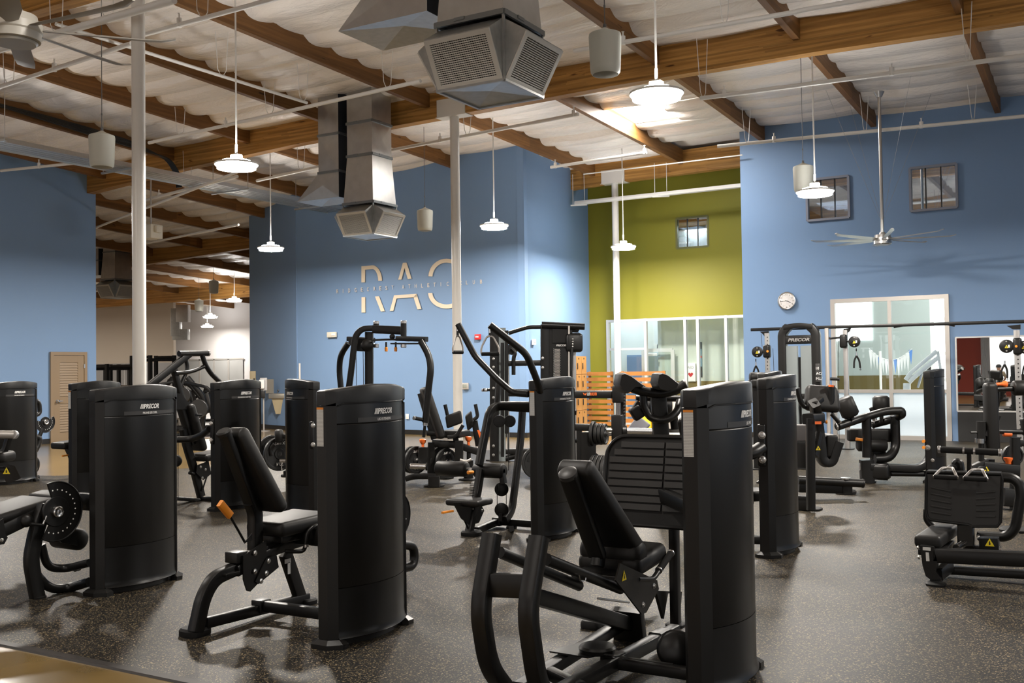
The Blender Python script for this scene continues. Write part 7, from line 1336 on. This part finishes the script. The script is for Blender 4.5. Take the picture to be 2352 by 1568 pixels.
# ------------------------------------------------------------------ person on a bench behind the camera (seen in the mirror)
def skin(name, verts, edges, rads, mat_, parent, root=0):
    me = bpy.data.meshes.new(name); o0 = rootloc(parent); me.from_pydata([(V(v) - o0)[:] for v in verts], edges, []); me.materials.append(mat_); o = link(name, me, parent)
    s = o.modifiers.new('skin', 'SKIN'); s.use_smooth_shade = True
    for i, r in enumerate(rads): d = me.skin_vertices[0].data[i]; d.radius = r if isinstance(r, tuple) else (r, r); d.use_root = (i == root)
    u = o.modifiers.new('sub', 'SUBSURF'); u.levels = 1; u.render_levels = 2; return o
SKINM = mat('skin', (.45, .25, .16), .5); SHIRT = mat('tan_shirt', (.36, .30, .2), .8, noise=.15, nscale=20); PANTS = mat('dark_trousers', (.03, .03, .035), .8); CAPM = mat('dark_cap', (.03, .035, .04), .7)
P0 = V((-3.78, -1.5, .16)); t = thing('person', 'person in tan shirt and dark cap sitting on a bench, seen in the mirror', 'person', P0); G_ = lambda x, y, z: P0 + V((x, y, z))
chain = [(0, 0, .55), (0, .02, .75), (0, .05, .98), (0, .03, 1.10), (0, .0, 1.2), (0, -.03, 1.33), (-.19, .03, 1.05), (-.25, -.02, .82), (-.18, -.25, .72), (-.15, -.32, .7), (.19, .03, 1.05), (.25, -.02, .82), (.18, -.25, .72), (.15, -.32, .7), (-.1, -.02, .53), (-.16, -.45, .54), (-.17, -.45, .1), (-.17, -.6, .05), (.1, -.02, .53), (.16, -.45, .54), (.17, -.45, .1), (.17, -.6, .05)]
ed = [(0, 1), (1, 2), (2, 3), (3, 4), (4, 5), (2, 6), (6, 7), (7, 8), (8, 9), (2, 10), (10, 11), (11, 12), (12, 13), (0, 14), (14, 15), (15, 16), (16, 17), (0, 18), (18, 19), (19, 20), (20, 21)]
rd = [(.15, .11), (.14, .1), (.16, .1), .06, .085, .09, .06, .045, .035, .032, .06, .045, .035, .032, .09, .065, .045, .035, .09, .065, .045, .035]
n0 = len(chain)
for sx, w in ((-1, 9), (1, 13)):                         # five fingers and a thumb from the side of each palm
    for k in range(5):
        bx = sx * .15 + (-.03 + .015 * k) * 1.0; thumb = k == 4; L = (.075, .085, .08, .065, .05)[k]
        base = (sx * .15 - sx * .03, -.34, .7) if thumb else (sx * .15 + (k - 1.5) * .02, -.38, .69)
        tip = (base[0] - sx * .03, base[1] - .04, base[2] - .01) if thumb else (base[0], base[1] - L * .6, base[2] - .02); end = (tip[0], tip[1] - .015, tip[2] - .03)
        i = len(chain); chain += [base, tip, end]; ed += [(w, i), (i, i + 1), (i + 1, i + 2)]; rd += [.011, .0095, .008]
skin('body', [G_(*p) for p in chain], ed, rd, SKINM, t)
skin('shirt', [G_(*p) for p in ((0, 0, .6), (0, .02, .76), (0, .05, .98), (0, .03, 1.07), (-.19, .03, 1.05), (-.24, -.01, .86), (.19, .03, 1.05), (.24, -.01, .86))], [(0, 1), (1, 2), (2, 3), (2, 4), (4, 5), (2, 6), (6, 7)], [(.17, .13), (.16, .12), (.18, .12), .075, .075, .06, .075, .06], SHIRT, t)
skin('trousers', [G_(*p) for p in ((0, 0, .6), (0, 0, .54), (-.1, -.02, .53), (-.16, -.45, .54), (-.17, -.45, .14), (.1, -.02, .53), (.16, -.45, .54), (.17, -.45, .14))], [(0, 1), (1, 2), (2, 3), (3, 4), (1, 5), (5, 6), (6, 7)], [(.165, .125), (.165, .13), .105, .08, .062, .105, .08, .062], PANTS, t)
m = M(); hc = G_(0, -.015, 1.27); m.lathe(hc + V((0, 0, .02)), (0, .15, 1), [(-.01, .108), (.03, .11), (.07, .098), (.105, .06), (.115, .01)], 20); m.rbox(hc + V((0, -.13, .035)), (.15, .12, .012), rad=.005); part('cap', m, CAPM, t)
m = M(); m.rbox(hc + V((0, -.115, -.035)), (.03, .04, .05), rad=.012)
for sx in (-1, 1): m.rbox(hc + V((sx * .098, .01, -.02)), (.02, .04, .06), rad=.009)
part('face_features', m, SKINM, t); m = M()
for sx in (-1, 1): m.lathe(hc + V((sx * .035, -.098, -.01)), (0, -1, 0), [(0, .012), (.004, .01)], 10)
m.rbox(hc + V((0, -.1, -.085)), (.045, .012, .01), rad=.004); part('eyes_and_mouth', m, mat('dark_feature', (.08, .03, .02), .5), t)
m = M()
for sx in (-1, 1): m.rbox(G_(sx * .17, -.53, .055), (.1, .27, .1), rad=.035)
part('shoes', m, BASEB, t)
b = thing('flat_bench', 'flat black bench under the person seen in the mirror', 'bench', P0 * V((1, 1, 0)) if 0 else V((P0.x, P0.y, 0))); part('pad', M().rbox(G_(0, .2, .41), (.32, 1.2, .08), rad=.03), VINYL, b)
for y in (-.25, .65): part('bench_leg', M().rbox(G_(0, y, .11), (.3, .06, .52), rad=.01), BLACK, b)
part('foot_rest', M().rbox(G_(0, -.53, -.075), (.6, .4, .13), rad=.01), BLACK, b)
